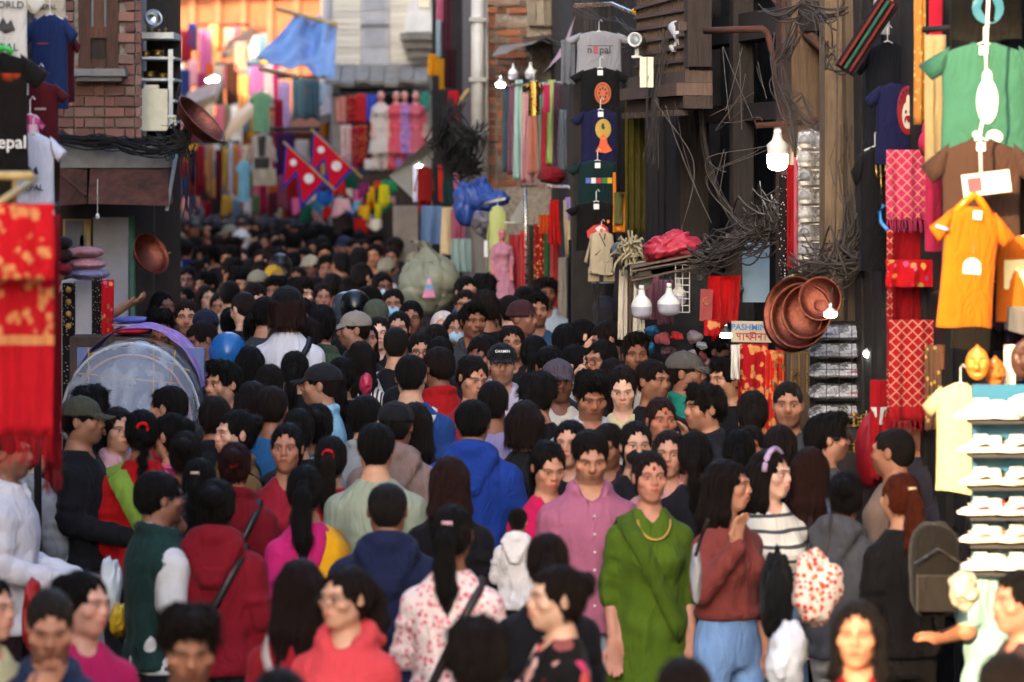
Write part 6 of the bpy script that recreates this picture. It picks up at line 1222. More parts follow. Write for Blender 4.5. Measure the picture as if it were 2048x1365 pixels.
bulb(1401, 563, 21, 22, 'small white lamp under the cables near the red cloth', False, 8); bulb(1452, 677, 20.6, 26, 'lit round bulb beside the red cloth', True, 6, r=.5)
# grey-blue board
bd = empty('shutter_board', P(1512, 605, 20.4), 'grey-blue board with dark side panel hanging under the cables', 'board'); w1 = S(54, 20.4); hh = S(136, 20.4)
MB().box((-w1 / 2, 0, 0), (w1 / 2, .03, hh)).obj('face', 'paint', bd, color='6f8ca4'); MB().box((-S(36, 20.4), -.001, -.0), (0, .03, hh)).obj('side_panel', 'wood', bd, (-w1 / 2 - .003, 0, 0), (0, 0, math.radians(-28)), '5c4a4a')
rail('grey_strut', [P(1428, 525, 20.8), P(1482, 580, 20.3)], .02, 'paint', 'grey strut left of the grey-blue board', 'strut', '5c6468')
drape('red_cloth', 1416, 1482, 552, 665, 20.2, 'b00d12', 'bright red cloth draped left of the grey-blue board', 'cloth', 'cloth', 2, .035, sd=160, taper=-.25, hem=.05)
rs = MB().box((0, 0, 0), (S(25, 20), .012, S(64, 20))).obj('red_sign', 'paint', None, P(1399, 642, 20.1), (0, math.radians(2), 0), '8a1420'); tag(rs, 'small red sign with gold ring, left of the bright red cloth', 'sign'); b = MB(); b.tube([(S(12, 20) + .018 * math.cos(a), -.006, S(40, 20) + .018 * math.sin(a)) for a in np.linspace(0, 6.28, 16)], .002, 4, False); b.obj('gold_ring', 'gold_thread', rs)
drape('red_shawl', 1408, 1440, 640, 672, 20, 'a01018', 'small red shawl with gold border below the red sign', 'shawl', 'shawl', 1, .01, sd=161, nx=10)
b = MB(); o = P(1365, 625, 20.3); sx, sz = S(28, 20.3), S(95, 20.3)
for k in range(8): b.tube([(-sx / 2, 0, sz * k / 7), (sx / 2, 0, sz * k / 7)], .003, 4)
for xx in (-sx / 2, 0, sx / 2): b.tube([(xx, 0, 0), (xx, 0, sz)], .003, 4)
tag(b.obj('wire_rack', 'white_metal', None, o), 'narrow white wire grid hanging beside the red sign', 'rack')
g = random.Random(21); cc = ['c8b8b8', '5a4048', '2b6a96', 'a05058', '2a2226', 'c8ccd4', '7a6a70', 'c03038', 'd0a0a8', '40566a']; cn = ['pale', 'brown', 'blue', 'rose', 'black', 'white', 'grey', 'red', 'pink', 'slate']
for i in range(26):
    x, y = 1300 + g.uniform(0, 110), 650 + g.uniform(0, 120); c = i % 10; d = 21.2 + g.uniform(-.3, .3)
    sack('scarf_roll', P(x, y, d), (S(g.uniform(9, 15), d), .05, S(g.uniform(7, 14), d)), 'cloth', cc[c], '%s rolled scarf, %s %s of the dark stall under the unlit bulbs' % (cn[c], 'upper' if y < 690 else 'middle' if y < 730 else 'lower', 'left' if x < 1340 else 'centre' if x < 1375 else 'right'), 'scarf', sd=500 + i, amp=.2, n=16, m=12, group='rolled scarves under the bulbs')
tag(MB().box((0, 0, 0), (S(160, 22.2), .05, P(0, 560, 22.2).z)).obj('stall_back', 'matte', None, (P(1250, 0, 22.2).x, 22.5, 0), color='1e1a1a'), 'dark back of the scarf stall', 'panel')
# sign
sg = MB().box((-S(40, 19.4), 0, -S(21, 19.4)), (S(40, 19.4), .015, S(21, 19.4))).obj('shop_sign', 'paint', None, P(1503, 664, 19.4), (0, math.radians(1), 0), 'b5a78e'); tag(sg, 'beige sign reading PASHMINA in blue, with red Devanagari below', 'sign')
obj('lettering', text_mesh('PASHMINA', S(17, 19.4), .001, 'paint', 'lettering', .0012), sg, (0, -.003, S(8.5, 19.4)), (math.radians(90), 0, 0), None, '2a72b0')
def devanagari(parent, w, h, col):
    """the word drawn as strokes on a 100 x 24 grid: head line, then pa, a, s, ma with short i, na, a"""
    st = [[(0, 20), (100, 20)], [(4, 20), (4, 13), (8, 10), (12, 11)], [(13, 20), (13, 0)], [(24, 20), (24, 0)], [(32, 20), (36, 17), (32, 12), (40, 8), (46, 2)], [(32, 12), (44, 13)], [(40, 20), (48, 24), (58, 25), (66, 20)], [(48, 20), (48, 0)], [(53, 20), (53, 11), (50, 9), (54, 7), (64, 10)], [(64, 20), (64, 0)], [(72, 13), (76, 11), (74, 8), (72, 10), (80, 11)], [(81, 20), (81, 0)], [(94, 20), (94, 0)]]
    b = MB()
    for s_ in st:
        for (x0, y0), (x1, y1) in zip(s_, s_[1:]):
            a, c = Vector((x0 / 100 * w - w / 2, 0, y0 / 24 * h - h / 2)), Vector((x1 / 100 * w - w / 2, 0, y1 / 24 * h - h / 2)); t = (c - a).normalized(); n_ = Vector((-t.z, 0, t.x)) * h * .075; a -= t * h * .04; c += t * h * .04
            b.add([a - n_, c - n_, c + n_, a + n_], [(0, 1, 2, 3)])
    return b.obj('devanagari_lettering', 'paint', parent, (0, -.004, -S(9, 19.4)), None, col)
devanagari(sg, S(62, 19.4), S(15, 19.4), 'a8242c')
for i, (x0, x1, y0, y1, c, mt, lb) in enumerate([(1476, 1536, 688, 900, '9c1018', 'shawl', 'red embroidered shawl hanging under the beige sign'), (1530, 1568, 700, 900, 'c22a1c', 'shawl', 'orange-red embroidered shawl next to the beige sign'), (1462, 1480, 690, 760, 'd8d4cc', 'cloth', 'narrow white cloth under the lit round bulb')]): drape('shawl', x0, x1, y0, y1, 19.2 - .1 * i, c, lb, 'shawl', mt, 2, .02, sd=170 + i, nx=20, fringe=.05 if i < 2 else False)
# hanging copper pots
def copper_cluster():
    for i, (x, y, r, rot, mt, dp, lb) in enumerate([(1592, 630, 72, (80, 0, -36), 'copper', .35, 'largest copper bowl at the back of the hanging cluster'), (1588, 626, 70, (82, 3, -40), 'copper', .2, 'shallow copper bowl on the left of the hanging cluster'), (1600, 632, 63, (80, 4, -30), 'copper', .4, 'medium copper bowl inside the hanging cluster'), (1614, 624, 52, (84, -4, -26), 'copper', .45, 'small copper bowl nested in the hanging cluster'), (1640, 598, 42, (86, 0, -18), 'copper', .5, 'smallest copper bowl at the right of the hanging cluster')]):
        copper_bowl(x, y, 17.6 - .10 * i, r, rot, lb, dp, mt)
    b = MB(); o = P(1645, 548, 17.3); lathe_obj('copper_jug', [(.002, 0), (.5, .02), (.9, .35), (1, .8), (.8, 1.3), (.42, 1.7), (.38, 2.2), (.7, 2.5), (.66, 2.5), (.34, 2.2), (.002, 2.1)], 'copper', P(1648, 632, 17.35), 'dark copper jug hanging right of the copper bowls', 'jug', (0, math.radians(-12), 0), S(24, 17.3))
    b.tube([P(1585, 540, 17.5) - o, P(1620, 525, 17.4) - o, P(1655, 530, 17.3) - o, P(1668, 500, 17.3) - o, P(1672, 380, 17.4) - o, P(1676, -30, 17.5) - o], .006, 5); tag(b.obj('hanging_rope', 'wire', None, o, color='4a3c32', smooth=True), 'brown rope that carries the cluster of copper bowls', 'rope')
copper_cluster()
rail('brass_hoop', [P(1600 - 72 * math.cos(a) * .9, 630 - 78 * math.sin(a), 17.75) for a in np.linspace(-.9, 1.5, 16)], .012, 'brass', 'thin brass hoop along the left rim of the copper bowls', 'hoop')
bulb(1661, 636, 17.0, 26, 'lit round bulb in front of the copper jug', True, 30, r=.5)
bulb(1555, 342, 19.9, 78, 'large lit bulb hanging from the iron pipe', True, 14, r=.27)
rail('iron_pipe', [P(1512, 252, 19.9), P(1600, 246, 19.8), P(1700, 232, 19.6), P(1860, 225, 19.3)], .016, 'rust', 'rusty iron pipe that carries the large lit bulb', 'pipe')
b = MB(); b.tube([(.02 * math.cos(a), 0, .02 * math.sin(a)) for a in np.linspace(0, 6.28, 12)], .005, 5, False); tag(b.obj('iron_ring', 'rust', None, P(1517, 243, 19.9)), 'small iron ring on the end of the rusty pipe', 'ring')
# ---- shoes
def shoe_parts():
    up = MB(); sole = MB(); rings = []; so = []
    for t in np.linspace(0, 1, 12):
        x = -.14 + .28 * t; w_ = .034 + .012 * math.sin(t * math.pi) + (.004 if t > .55 else 0); w_ *= min(1, (1.02 - t) * 7) ** .5 * min(1, (t + .04) * 8) ** .5
        h = float(np.interp(t, [0, .12, .3, .45, .62, .8, .93, 1], [.085, .098, .095, .085, .066, .05, .04, .02]))
        rings.append([(x, w_ * .96 * math.cos(a), .026 + (h - .026) * max(0, math.sin(a)) ** .8 * (1 - .25 * abs(math.cos(a)) ** 3)) for a in np.linspace(0, math.pi, 9)])
        so.append([(x * 1.03, w_ * 1.08, .027), (x * 1.03, -w_ * 1.08, .027), (x * 1.03, -w_ * 1.04, .004 + .006 * max(0, t - .8) * 5), (x * 1.03, w_ * 1.04, .004 + .006 * max(0, t - .8) * 5)])
    up.loft(rings, True); sole.loft(so, True); tongue = MB(); tongue.box((-.035, -.018, .07), (.04, .018, .105))
    tri = MB()
    for sd in (-1, 1): tri.hexa([(-.06, sd * .046, .035), (.05, sd * .044, .03), (.07, sd * .040, .04), (-.02, sd * .042, .055), (-.06, sd * .0475, .036), (.05, sd * .0455, .031), (.07, sd * .0415, .041), (-.02, sd * .0435, .056)])
    lac = MB()
    for k in range(4): lac.tube([(.005 + .022 * k, -.026, .088 - .009 * k), (.012 + .022 * k, 0, .098 - .010 * k), (.005 + .022 * k, .026, .088 - .009 * k)], .004, 5)
    heel = MB(); heel.loft([[(-.145 + .03 * t, .036 * math.cos(a), .028 + .06 * max(0, math.sin(a))) for a in np.linspace(0, math.pi, 7)] for t in (0, 1)], True)
    return dict(upper=up.me('upper', 'leather', True), sole=sole.me('sole', 'plastic', False), side_panel=tri.me('side_panel', 'leather'), laces=lac.me('laces', 'cloth', True), tongue=tongue.me('tongue', 'leather'), heel=heel.me('heel', 'leather', True))
SHOE = shoe_parts()
def shoe(loc, rot, label, upc='e9e6df', solec='f2efe6', panel='d8d4cc', heelc=None, sc=1.0, wrap=False, group=None, cat='sneaker'):
    o = empty('sneaker', loc, label, cat, group, rot=rot); o.scale = (sc,) * 3
    for k, c in (('upper', upc), ('sole', solec), ('side_panel', panel), ('laces', 'e6e4de'), ('tongue', upc), ('heel', heelc or panel)): obj(k, SHOE[k], o, (0, 0, .0005) if k == 'heel' else None, color=c)
    if wrap: q = obj('clear_wrap', WRAP, o, (0, 0, .05), None, None)
    return o
WRAP = None
_w = np.array([(math.sin(a) * math.cos(b_), math.sin(a) * math.sin(b_), math.cos(a)) for a in np.linspace(.02, math.pi - .02, 13) for b_ in np.linspace(0, 2 * math.pi, 20, endpoint=False)])
_w = np.sign(_w) * np.abs(_w) ** .75 * (1 + wob(_w, 9, 3, .07))[:, None] * np.array((.165, .062, .068))
WRAP = mesh_np('clear_wrap', _w, [(j * 20 + i, (j + 1) * 20 + i, (j + 1) * 20 + (i + 1) % 20, j * 20 + (i + 1) % 20) for j in range(12) for i in range(20)], 'wrap', True)
rack = empty('shoe_rack', P(1634, 525, 19.1), 'tall narrow wire rack of plastic-wrapped shoes beside the timber wall', 'rack'); b = MB(); zt = S(260, 19.1)
for xx in (-S(34, 19.1), S(32, 19.1)): b.tube([(xx, .05, -.05), (xx, .05, zt)], .004, 5); b.tube([(xx, -.07, -.05), (xx, -.07, zt)], .004, 5)
for k in range(7): b.box((-S(34, 19.1), -.07, S(6 + k * 36, 19.1) - .006), (S(32, 19.1), .06, S(6 + k * 36, 19.1) - .002))
b.obj('frame', 'white_metal', rack); wd = ['bottom row', 'second lowest row', 'third lowest row', 'middle row', 'third highest row', 'second highest row', 'top row']
for k in range(7):
    for j in (0, 1): shoe(P(1616 + j * 33, 519 - k * 37, 19.06), (0, 0, math.radians(75 + 30 * j)), 'wrapped shoe in the %s of the tall wire rack, %s one' % (wd[k], ('left', 'right')[j]), ['e4e3e0', 'cfcdca', 'f0ece4'][(k + j) % 3], 'd8d4c8', ['8a8888', 'b8b4ae', '5c5a5a'][(k * 2 + j) % 3], sc=.82, wrap=True, group='wrapped shoes in the tall wire rack', cat='shoe')
drape('red_cloth', 1574, 1592, 330, 540, 19.3, '8c0c14', 'narrow dark red cloth beside the wrapped shoe rack', 'cloth', 'cloth', 1, .012, sd=181, nx=10); drape('pink_cloth', 1588, 1602, 315, 540, 19.2, 'b05a64', 'narrow pink cloth touching the wrapped shoe rack', 'cloth', 'cloth', 1, .012, sd=182, nx=10); drape('floral_cloth', 1558, 1576, 350, 560, 19.4, '5c4450', 'narrow mauve flowered cloth right of the grey-blue board', 'cloth', 'floral_black', 1, .012, sd=183, nx=10)
# lower shoe display and brassware
wd2 = [('top shelf', 672), ('second shelf', 708), ('third shelf', 748), ('fourth shelf', 790), ('bottom shelf', 832)]
rk2 = empty('shoe_display', P(1700, 860, 18.2), 'wire mesh display of wrapped white shoes behind the copper bowls', 'display'); b = MB(); W2, H2 = S(150, 18.2), S(215, 18.2)
for k in range(7): b.tube([(-W2 / 2 + W2 * k / 6, -.1, -.3), (-W2 / 2 + W2 * k / 6, -.1, H2)], .002, 4)
for k in range(8): b.tube([(-W2 / 2, -.1, H2 * k / 7), (W2 / 2, -.1, H2 * k / 7)], .002, 4)
b.obj('mesh_grid', 'castiron', rk2)
for nm, y in wd2: MB().box((-W2 / 2, -.02, P(0, y + 6, 18.2).z - rk2.location.z), (W2 / 2, .14, P(0, y + 6, 18.2).z - rk2.location.z + .008)).obj('shelf', 'plastic', rk2, color='55525a')
MB().box((-W2 / 2, .16, -1.2), (W2 / 2, .18, H2)).obj('back_panel', 'matte', rk2, color='221d20')
for nm, y in wd2:
    for j, x in enumerate((1652, 1706, 1758)): shoe(P(x, y + 5.5, 18.24), (0, 0, math.radians(200 - 12 * j)), 'wrapped shoe on the %s of the wire mesh display, %s' % (nm, ('left', 'middle', 'right')[j]), 'c6c6d2', 'dcdce2', ['5a5a88', '9a9aa8', 'b04a58'][(j + y) % 3], sc=.60, wrap=True, group='wrapped shoes on the wire mesh display', cat='shoe')
lamps = [(1742, 716, 17.9, 20, 'lit round bulb right of the wire mesh display'), (1756, 690, 18.0, 14, 'small lit bulb at the right end of the wire mesh display')]
for x, y, d, h, lb in lamps: bulb(x, y, d, h * 1.5, lb, True, 20, r=.5)
g = random.Random(33)
for i in range(16):
    x, y = 1545 + g.uniform(0, 75), 718 + g.uniform(0, 60); o = P(x, y, 17.9); lathe_obj('brass_bell', [(.002, 1), (.3, .95), (.55, .6), (.62, .2), (.95, 0), (.88, .02), (.5, .3), (.002, .8)], 'brass', o, 'tiny brass bell hanging in the bunch below the copper bowls', 'bell', (0, g.uniform(-.3, .3), 0), S(g.uniform(5, 8), 17.9), 14, group='tiny brass bells below the copper bowls')
b = MB(); o = P(1582, 708, 17.95)
for k in range(5): b.tube([P(1550 + k * 16, 706, 17.95) - o, P(1550 + k * 16, 785, 17.95) - o], .0018, 4)
b.tube([P(1545, 706, 17.95) - o, P(1622, 706, 17.95) - o], .004, 5); tag(b.obj('bell_strings', 'gold_thread', None, o), 'strings that carry the tiny brass bells', 'strings')
for i in range(13): x = 1688 + (i % 7) * 9 + g.uniform(-3, 3); y = 905 - (i // 7) * 52; lathe_obj('brass_candlestick', LAMP, 'brass', P(x, y, 17.2 + .05 * (i // 7)), 'brass candlestick, %s from the left in the %s row of the brass stall' % (('first', 'second', 'third', 'fourth', 'fifth', 'sixth', 'seventh')[i % 7], ('front', 'back')[i // 7]), 'candlestick', None, S(9, 17.2) * (1 + .4 * (i % 3 == 0)), 16, group=['candlesticks in the front row', 'candlesticks in the back row'][i // 7])
tag(MB().box((-.16, -.1, 0), (.16, .2, P(0, 905, 17.2).z)).box((-.16, .02, P(0, 905, 17.2).z + .001), (.16, .2, P(0, 855, 17.2).z)).obj('brass_stall', 'wood', None, (P(1715, 0, 17.2).x, P(0, 0, 17.2).y, 0), color='2a2020'), 'dark stepped stand below the brass candlesticks', 'stand')
# ---- right edge: bags, scarves, sunlit shirts, sneaker stand
tee(1722, 1846, -60, 72, 17.2, '8e9094', 'pale grey shirt at the top edge above the dark bags', sd=191, rot=10)
drape('orange_print', 1772, 1818, -20, 22, 17.0, 'c8431c', 'orange-red cloth at the top edge above the dark bags', 'cloth', 'cloth', 1, .02, sd=192, nx=12)
tee(1700, 1850, 82, 300, 16.8, '14161e', 'black T-shirt hanging behind the striped scarf on the right', sd=193, rot=14)
o = drape('striped_scarf', 1758, 1802, 0, 170, 16.3, '241a20', 'dark scarf with red and green stripes slung across the right side', 'scarf', 'cloth', 1, .015, sd=194, nx=14); o.rotation_euler = (0, math.radians(33), 0)
for k, (u, c) in enumerate(((-.3, '6a2a24'), (-.05, '2c5a48'), (.22, '6a2a24'))): MB().box((u * S(44, 16.3) - .006, -.035, -S(165, 16.3)), (u * S(44, 16.3) + .006, -.03, -.01)).obj('stripe', 'cloth', o, color=c)
bag = tee(1726, 1862, 165, 330, 16.2, '16173a', 'navy shoulder bag with red guardian mask print', 'bag', 'printed_bag', sd=195, rot=8, hang=False, prints=[('poly', '8a1a20', [disc(.16, .34, .20, .30, 24)]), ('poly', '191a3a', [disc(.16 + .15 * math.cos(a), .30 + .2 * math.sin(a), .018, .03, 8) for a in np.linspace(3.4, 6.0, 8)]), ('poly', 'd8cdb8', [disc(.16, .40, .11, .17, 18)]), ('poly', '8a1a20', [disc(.16, .46, .07, .06, 12)]), ('poly', 'd8cdb8', [disc(.16, .22, .035, .07, 10)]), ('poly', '20203c', [disc(.12, .36, .02, .025, 8), disc(.20, .36, .02, .025, 8), disc(.16, .47, .04, .02, 10)])])
tee(1700, 1800, 292, 540, 16.6, '121214', 'plain black T-shirt hanging below the navy printed bag', sd=196, rot=12)
drape('pink_shawl', 1772, 1856, 300, 440, 15.6, 'b8305a', 'pink patterned shawl with fringe below the navy printed bag', 'shawl', 'lattice_cloth', 2, .015, sd=197, fringe=.06)
tee(1832, 1898, 225, 500, 14.9, 'b82a4e', 'raspberry T-shirt hanging edge-on next to the teal shirt', sd=198, rot=40)
drape('orange_scarf', 1828, 1852, -30, 250, 15.4, 'c4843c', 'narrow orange flowered scarf left of the teal shirt', 'scarf', 'paisley', 1, .012, sd=199, nx=10); drape('red_scarf', 1858, 1886, -30, 130, 14.8, 'b81e34', 'narrow red scarf at the top edge left of the teal shirt', 'scarf', 'cloth', 1, .012, sd=200, nx=10)
drape('cream_scarf', 1850, 1892, 70, 350, 14.0, 'c9ae78', 'cream scarf partly behind the teal shirt', 'scarf', 'cloth', 2, .012, sd=201, nx=14)
for i, (x0, x1, y0, y1, d, c, mt, fr, lb) in enumerate([(1776, 1846, 462, 690, 15.8, '8c0c14', 'cloth', False, 'plain deep red shawl below the pink one'), (1772, 1866, 520, 575, 15.5, '9a3018', 'floral_red', False, 'flower-embroidered band of the red shawls'), (1778, 1872, 640, 842, 15.4, 'a01820', 'lattice_cloth', .05, 'red shawl with pale lattice pattern and fringe'), (1774, 1786, 460, 830, 15.5, 'a01820', 'lattice_cloth', False, 'narrow edge of a red lattice shawl'), (1850, 1900, 690, 860, 15.2, '7d5a42', 'paisley', False, 'brown patterned shawl next to the red lattice shawl'), (1740, 1790, 760, 960, 16.0, '8f0f18', 'cloth', False, 'dark red cloth over the stall behind the grey hoodie')]): drape('shawl', x0, x1, y0, y1, d, c, lb, 'shawl', mt, 2, .014, sd=210 + i, fringe=fr)
sack('red_bag', P(1745, 905, 16.4), (S(34, 16.4), .1, S(70, 16.4)), 'leather', '8a1420', 'dark red bag with pale collar beside the brass stall', 'bag', sd=220, amp=.08); drape('pale_collar', 1742, 1776, 815, 850, 16.0, 'b9c4c0', 'pale grey cloth corner on the dark red bag', 'cloth', 'cloth', 1, .01, sd=221, nx=8, taper=-.6)
rail('trident', [P(1761, 330, 15.9), P(1764, 420, 15.9)], .004, 'brass', 'thin brass trident beside the pink shawl', 'trident'); rail('trident_prongs', [P(1752, 330, 15.9), P(1753, 352, 15.9), P(1762, 358, 15.9), P(1770, 350, 15.9), P(1772, 330, 15.9)], .005, 'brass', 'curved prongs of the thin brass trident', 'trident')
rail('blue_ribbon', [P(1768, 410, 15.6), P(1758, 425, 15.6), P(1762, 445, 15.6), P(1775, 460, 15.5)], .010, 'plastic', 'bright blue ribbon beside the pink shawl', 'ribbon', '2f86d8')
SD = 13.2
rail('display_rail', [P(1845, 60, SD + .3), P(2120, 40, SD + .3)], .014, 'castiron', 'iron rail behind the sunlit T-shirts', 'rail')
tee(1862, 2082, -150, 82, SD + .25, '17150f', 'black T-shirt with teal and orange art print, top right corner', sd=231, rot=-6, prints=[('grid', 'sunset', (-.22, .24, .5, .93, 12)), ('poly', '4a9aa6', [disc(.02, .72, .17, .14, 16)])], hang=False)
tee(1836, 2100, 84, 322, SD, '33604e', 'teal green T-shirt with white head print, sunlit on the right', sd=232, rot=-8, tagc='f0f0f0', prints=[('poly', 'cdd6c8', [disc(.03, .50, .095, .19, 24)]), ('poly', 'b5c4b4', [disc(.03, .30, .045, .07, 14)]), ('poly', 'cdd6c8', [disc(.09, .80, .075, .06, 16), disc(-.07, .78, .03, .03, 10)]), ('poly', '7d9a86', [[(-.03, .52), (.01, .51), (.01, .525), (-.03, .535)], [(.05, .51), (.09, .52), (.09, .535), (.05, .525)], [(.0, .62), (.06, .62), (.05, .64), (.01, .64)]])])
tee(1840, 2085, 276, 560, SD - .15, '3f2b22', 'brown T-shirt below the teal one, with a price card', sd=233, rot=-8, tagc='e8e4da')
tee(1960, 2200, 262, 560, SD + .1, '2f241e', 'dark brown T-shirt at the right edge', sd=234, rot=-14)
pc = MB().box((-S(48, 12.7), 0, -S(22, 12.7)), (S(48, 12.7), .006, S(22, 12.7))).obj('price_card', 'paint', None, P(1973, 367, 12.7), (0, math.radians(-7), 0), 'dcd0bc'); tag(pc, 'white price card with red mark on the brown T-shirt', 'card'); MB().box((-S(38, 12.7), -.003, -S(14, 12.7)), (-S(10, 12.7), -.001, S(14, 12.7))).obj('red_mark', 'paint', pc, color='c03a44')
for k in range(3): MB().box((0, -.003, .012 - k * .012), (S(36, 12.7), -.001, .016 - k * .012)).obj('print_line', 'paint', pc, color='a86a5c')
rail('cotton_rope', [P(1978, -30, 12.75), P(1972, 110, 12.75), P(1976, 200, 12.75), P(1960, 265, 12.75), P(1962, 345, 12.72)], .007, 'cloth', 'white cord hanging down the middle of the sunlit T-shirts', 'cord', 'e4dccb')
o = tee(1858, 2036, 412, 655, 12.5, 'b85c0a', 'bright orange-yellow T-shirt on a hanger, sunlit on the right', sd=235, rot=14, tilt=5, tagc='f4f0e6', prints=[('poly', 'efe6d2', [disc(.0, .50, .12, .07, 18, math.pi, 2 * math.pi), [(-.12, .50), (.12, .50), (.12, .56), (-.12, .56)]]), ('poly', 'a8621c', [[(-.02, .40), (.0, .26), (.02, .40)]]), ('poly', 'c03a2a', [[(-.05, .535), (.05, .535), (.05, .555), (-.05, .555)]])], hang=False)
b = MB(); b.tube([(-.08, 0, -.035), (-.03, 0, .02), (0, 0, .045), (.03, 0, .02), (.08, 0, -.035)], .016, 8); b.obj('hanger', 'plastic', o, color='d8740c', smooth=True)
rail('blue_clip', [P(1872, 452, 12.4), P(1896, 460, 12.4)], .008, 'plastic', 'pale blue clip on the sleeve of the orange T-shirt', 'clip', '8cc0dc')
tee(1958, 2150, 470, 640, 12.9, 'a85210', 'second orange T-shirt behind the first, at the right edge', sd=236, rot=-5, prints=[('poly', 'd8c48a', [[(-.28, .30), (.06, .28), (.06, .62), (-.28, .64)]]), ('poly', '5a9a94', [[(.06, .28), (.09, .28), (.09, .62), (.06, .62)]])])
tee(1860, 2100, 560, 700, 13.4, '15120f', 'black T-shirt below the orange ones', sd=237); tee(1980, 2140, 620, 760, 13.2, '2c2030', 'dark plum T-shirt at the right edge below the orange ones', sd=238)
# carved masks
def mask(x, y, d, r, c, label, rot):
    g_ = Field(axis_pts(-1.2, 1.2, .09, []), axis_pts(-1.0, .6, .09, []), axis_pts(-1.5, 1.5, .09, [])); g_.ell((0, 0, 0), (.8, .5, 1.1), .1); g_.cone((0, -.4, .15), (0, -.75, -.2), .12, .22, .15)
    for s_ in (-1, 1): g_.ell((s_ * .33, -.55, .25), (.2, .25, .12), .08, 'sub'); g_.ell((s_ * .4, -.35, -.15), (.25, .2, .22), .15); g_.cone((s_ * .15, -.42, .48), (s_ * .6, -.3, .55), .1, .08, .08)
    g_.ell((0, -.5, -.6), (.35, .25, .12), .08, 'sub'); g_.cone((0, -.1, 1.0), (0, -.1, 1.3), .25, .05, .1); v, f = g_.mesh()
    q = obj('carved_mask', mesh_np('carved_mask', v * S(r, d), f, 'paint'), None, P(x, y, d), (0, 0, math.radians(rot)), None, c); tag(q, label, 'mask'); return q
mask(1955, 728, 12.6, 30, 'd0772a', 'orange carved mask hanging above the sneaker stand', -12); mask(1990, 745, 12.7, 26, 'b8601c', 'darker orange carved mask right of the first one', 10); mask(2046, 720, 12.4, 34, '4a2c20', 'dark carved mask at the right edge above the sneakers', 20)
drape('white_strip', 2008, 2030, 690, 800, 12.8, 'e6dccb', 'white cloth strip right of the carved masks', 'cloth', 'cloth', 1, .01, sd=241, nx=8); drape('brown_cloth', 1880, 1890, 690, 740, 13.6, '8c5a3a', 'narrow brown cloth above the beige coat', 'cloth', 'cloth', 1, .01, sd=242, nx=6)
tee(1842, 2000, 765, 985, 12.9, 'c9b384', 'beige coat hanging sunlit beside the blue sneaker stand', 'coat', 'beige_coat', sd=243, rot=-30, long=False, mt='cloth')
st = empty('sneaker_stand', (P(1995, 0, 12.35).x, P(0, 0, 12.35).y, 0), 'blue board stand stacked with white sneakers at the right edge', 'stand'); W3 = S(150, 12.35); z0, z1 = P(0, 1180, 12.35).z, P(0, 770, 12.35).z
MB().box((-S(50, 12.35), .0, .02), (S(110, 12.35), .04, z1)).obj('blue_board', 'paint', st, color='14627f')
for k, y in enumerate((838, 905, 970, 1030, 1085, 1140)): MB().box((-S(62, 12.35), -.13, P(0, y, 12.35).z - .012), (S(110, 12.35), -.002, P(0, y, 12.35).z)).obj('shelf', 'paint', st, color='2a241e')
specs = [(838, 0, 'ece6da', 'f4efe4', 'd8cfc0'), (905, 1, 'f0ece2', 'f4efe4', '2a2622'), (970, 2, 'f0ece2', 'efe2c4', '2a2420'), (1030, 3, 'ece6dc', 'f2eadb', 'b01c30'), (1085, 4, 'e8e2d4', 'efe2c4', '8c6a4e'), (1140, 5, 'f0ece2', 'f6f2ea', 'd8d2c6')]
wd3 = ['top', 'second', 'third', 'fourth', 'fifth', 'bottom']
for y, k, a, s_, p_ in specs:
    for j, x in enumerate((1962, 2034)): shoe(P(x, y, 12.27), (0, 0, math.radians(188 + 14 * j + (7 * k) % 17)), '%s sneaker, %s shelf of the blue stand, %s' % ({'2a2622': 'white and black', '2a2420': 'white, black and cream', 'b01c30': 'white and red', '8c6a4e': 'cream and brown', 'd8cfc0': 'plain white', 'd8d2c6': 'pale white'}[p_], wd3[k], ('left', 'right')[j]), a, s_, p_, sc=.68 if k else .78, group=None)
rail('top_shelf_bag', [P(2040, 790, 12.2), P(2046, 812, 12.2), P(2050, 830, 12.2)], [.03, .05, .03], 'cloth', 'round white cloth bag over the top sneaker shelf', 'bag', 'ece8e0', 10)
DMAP = None
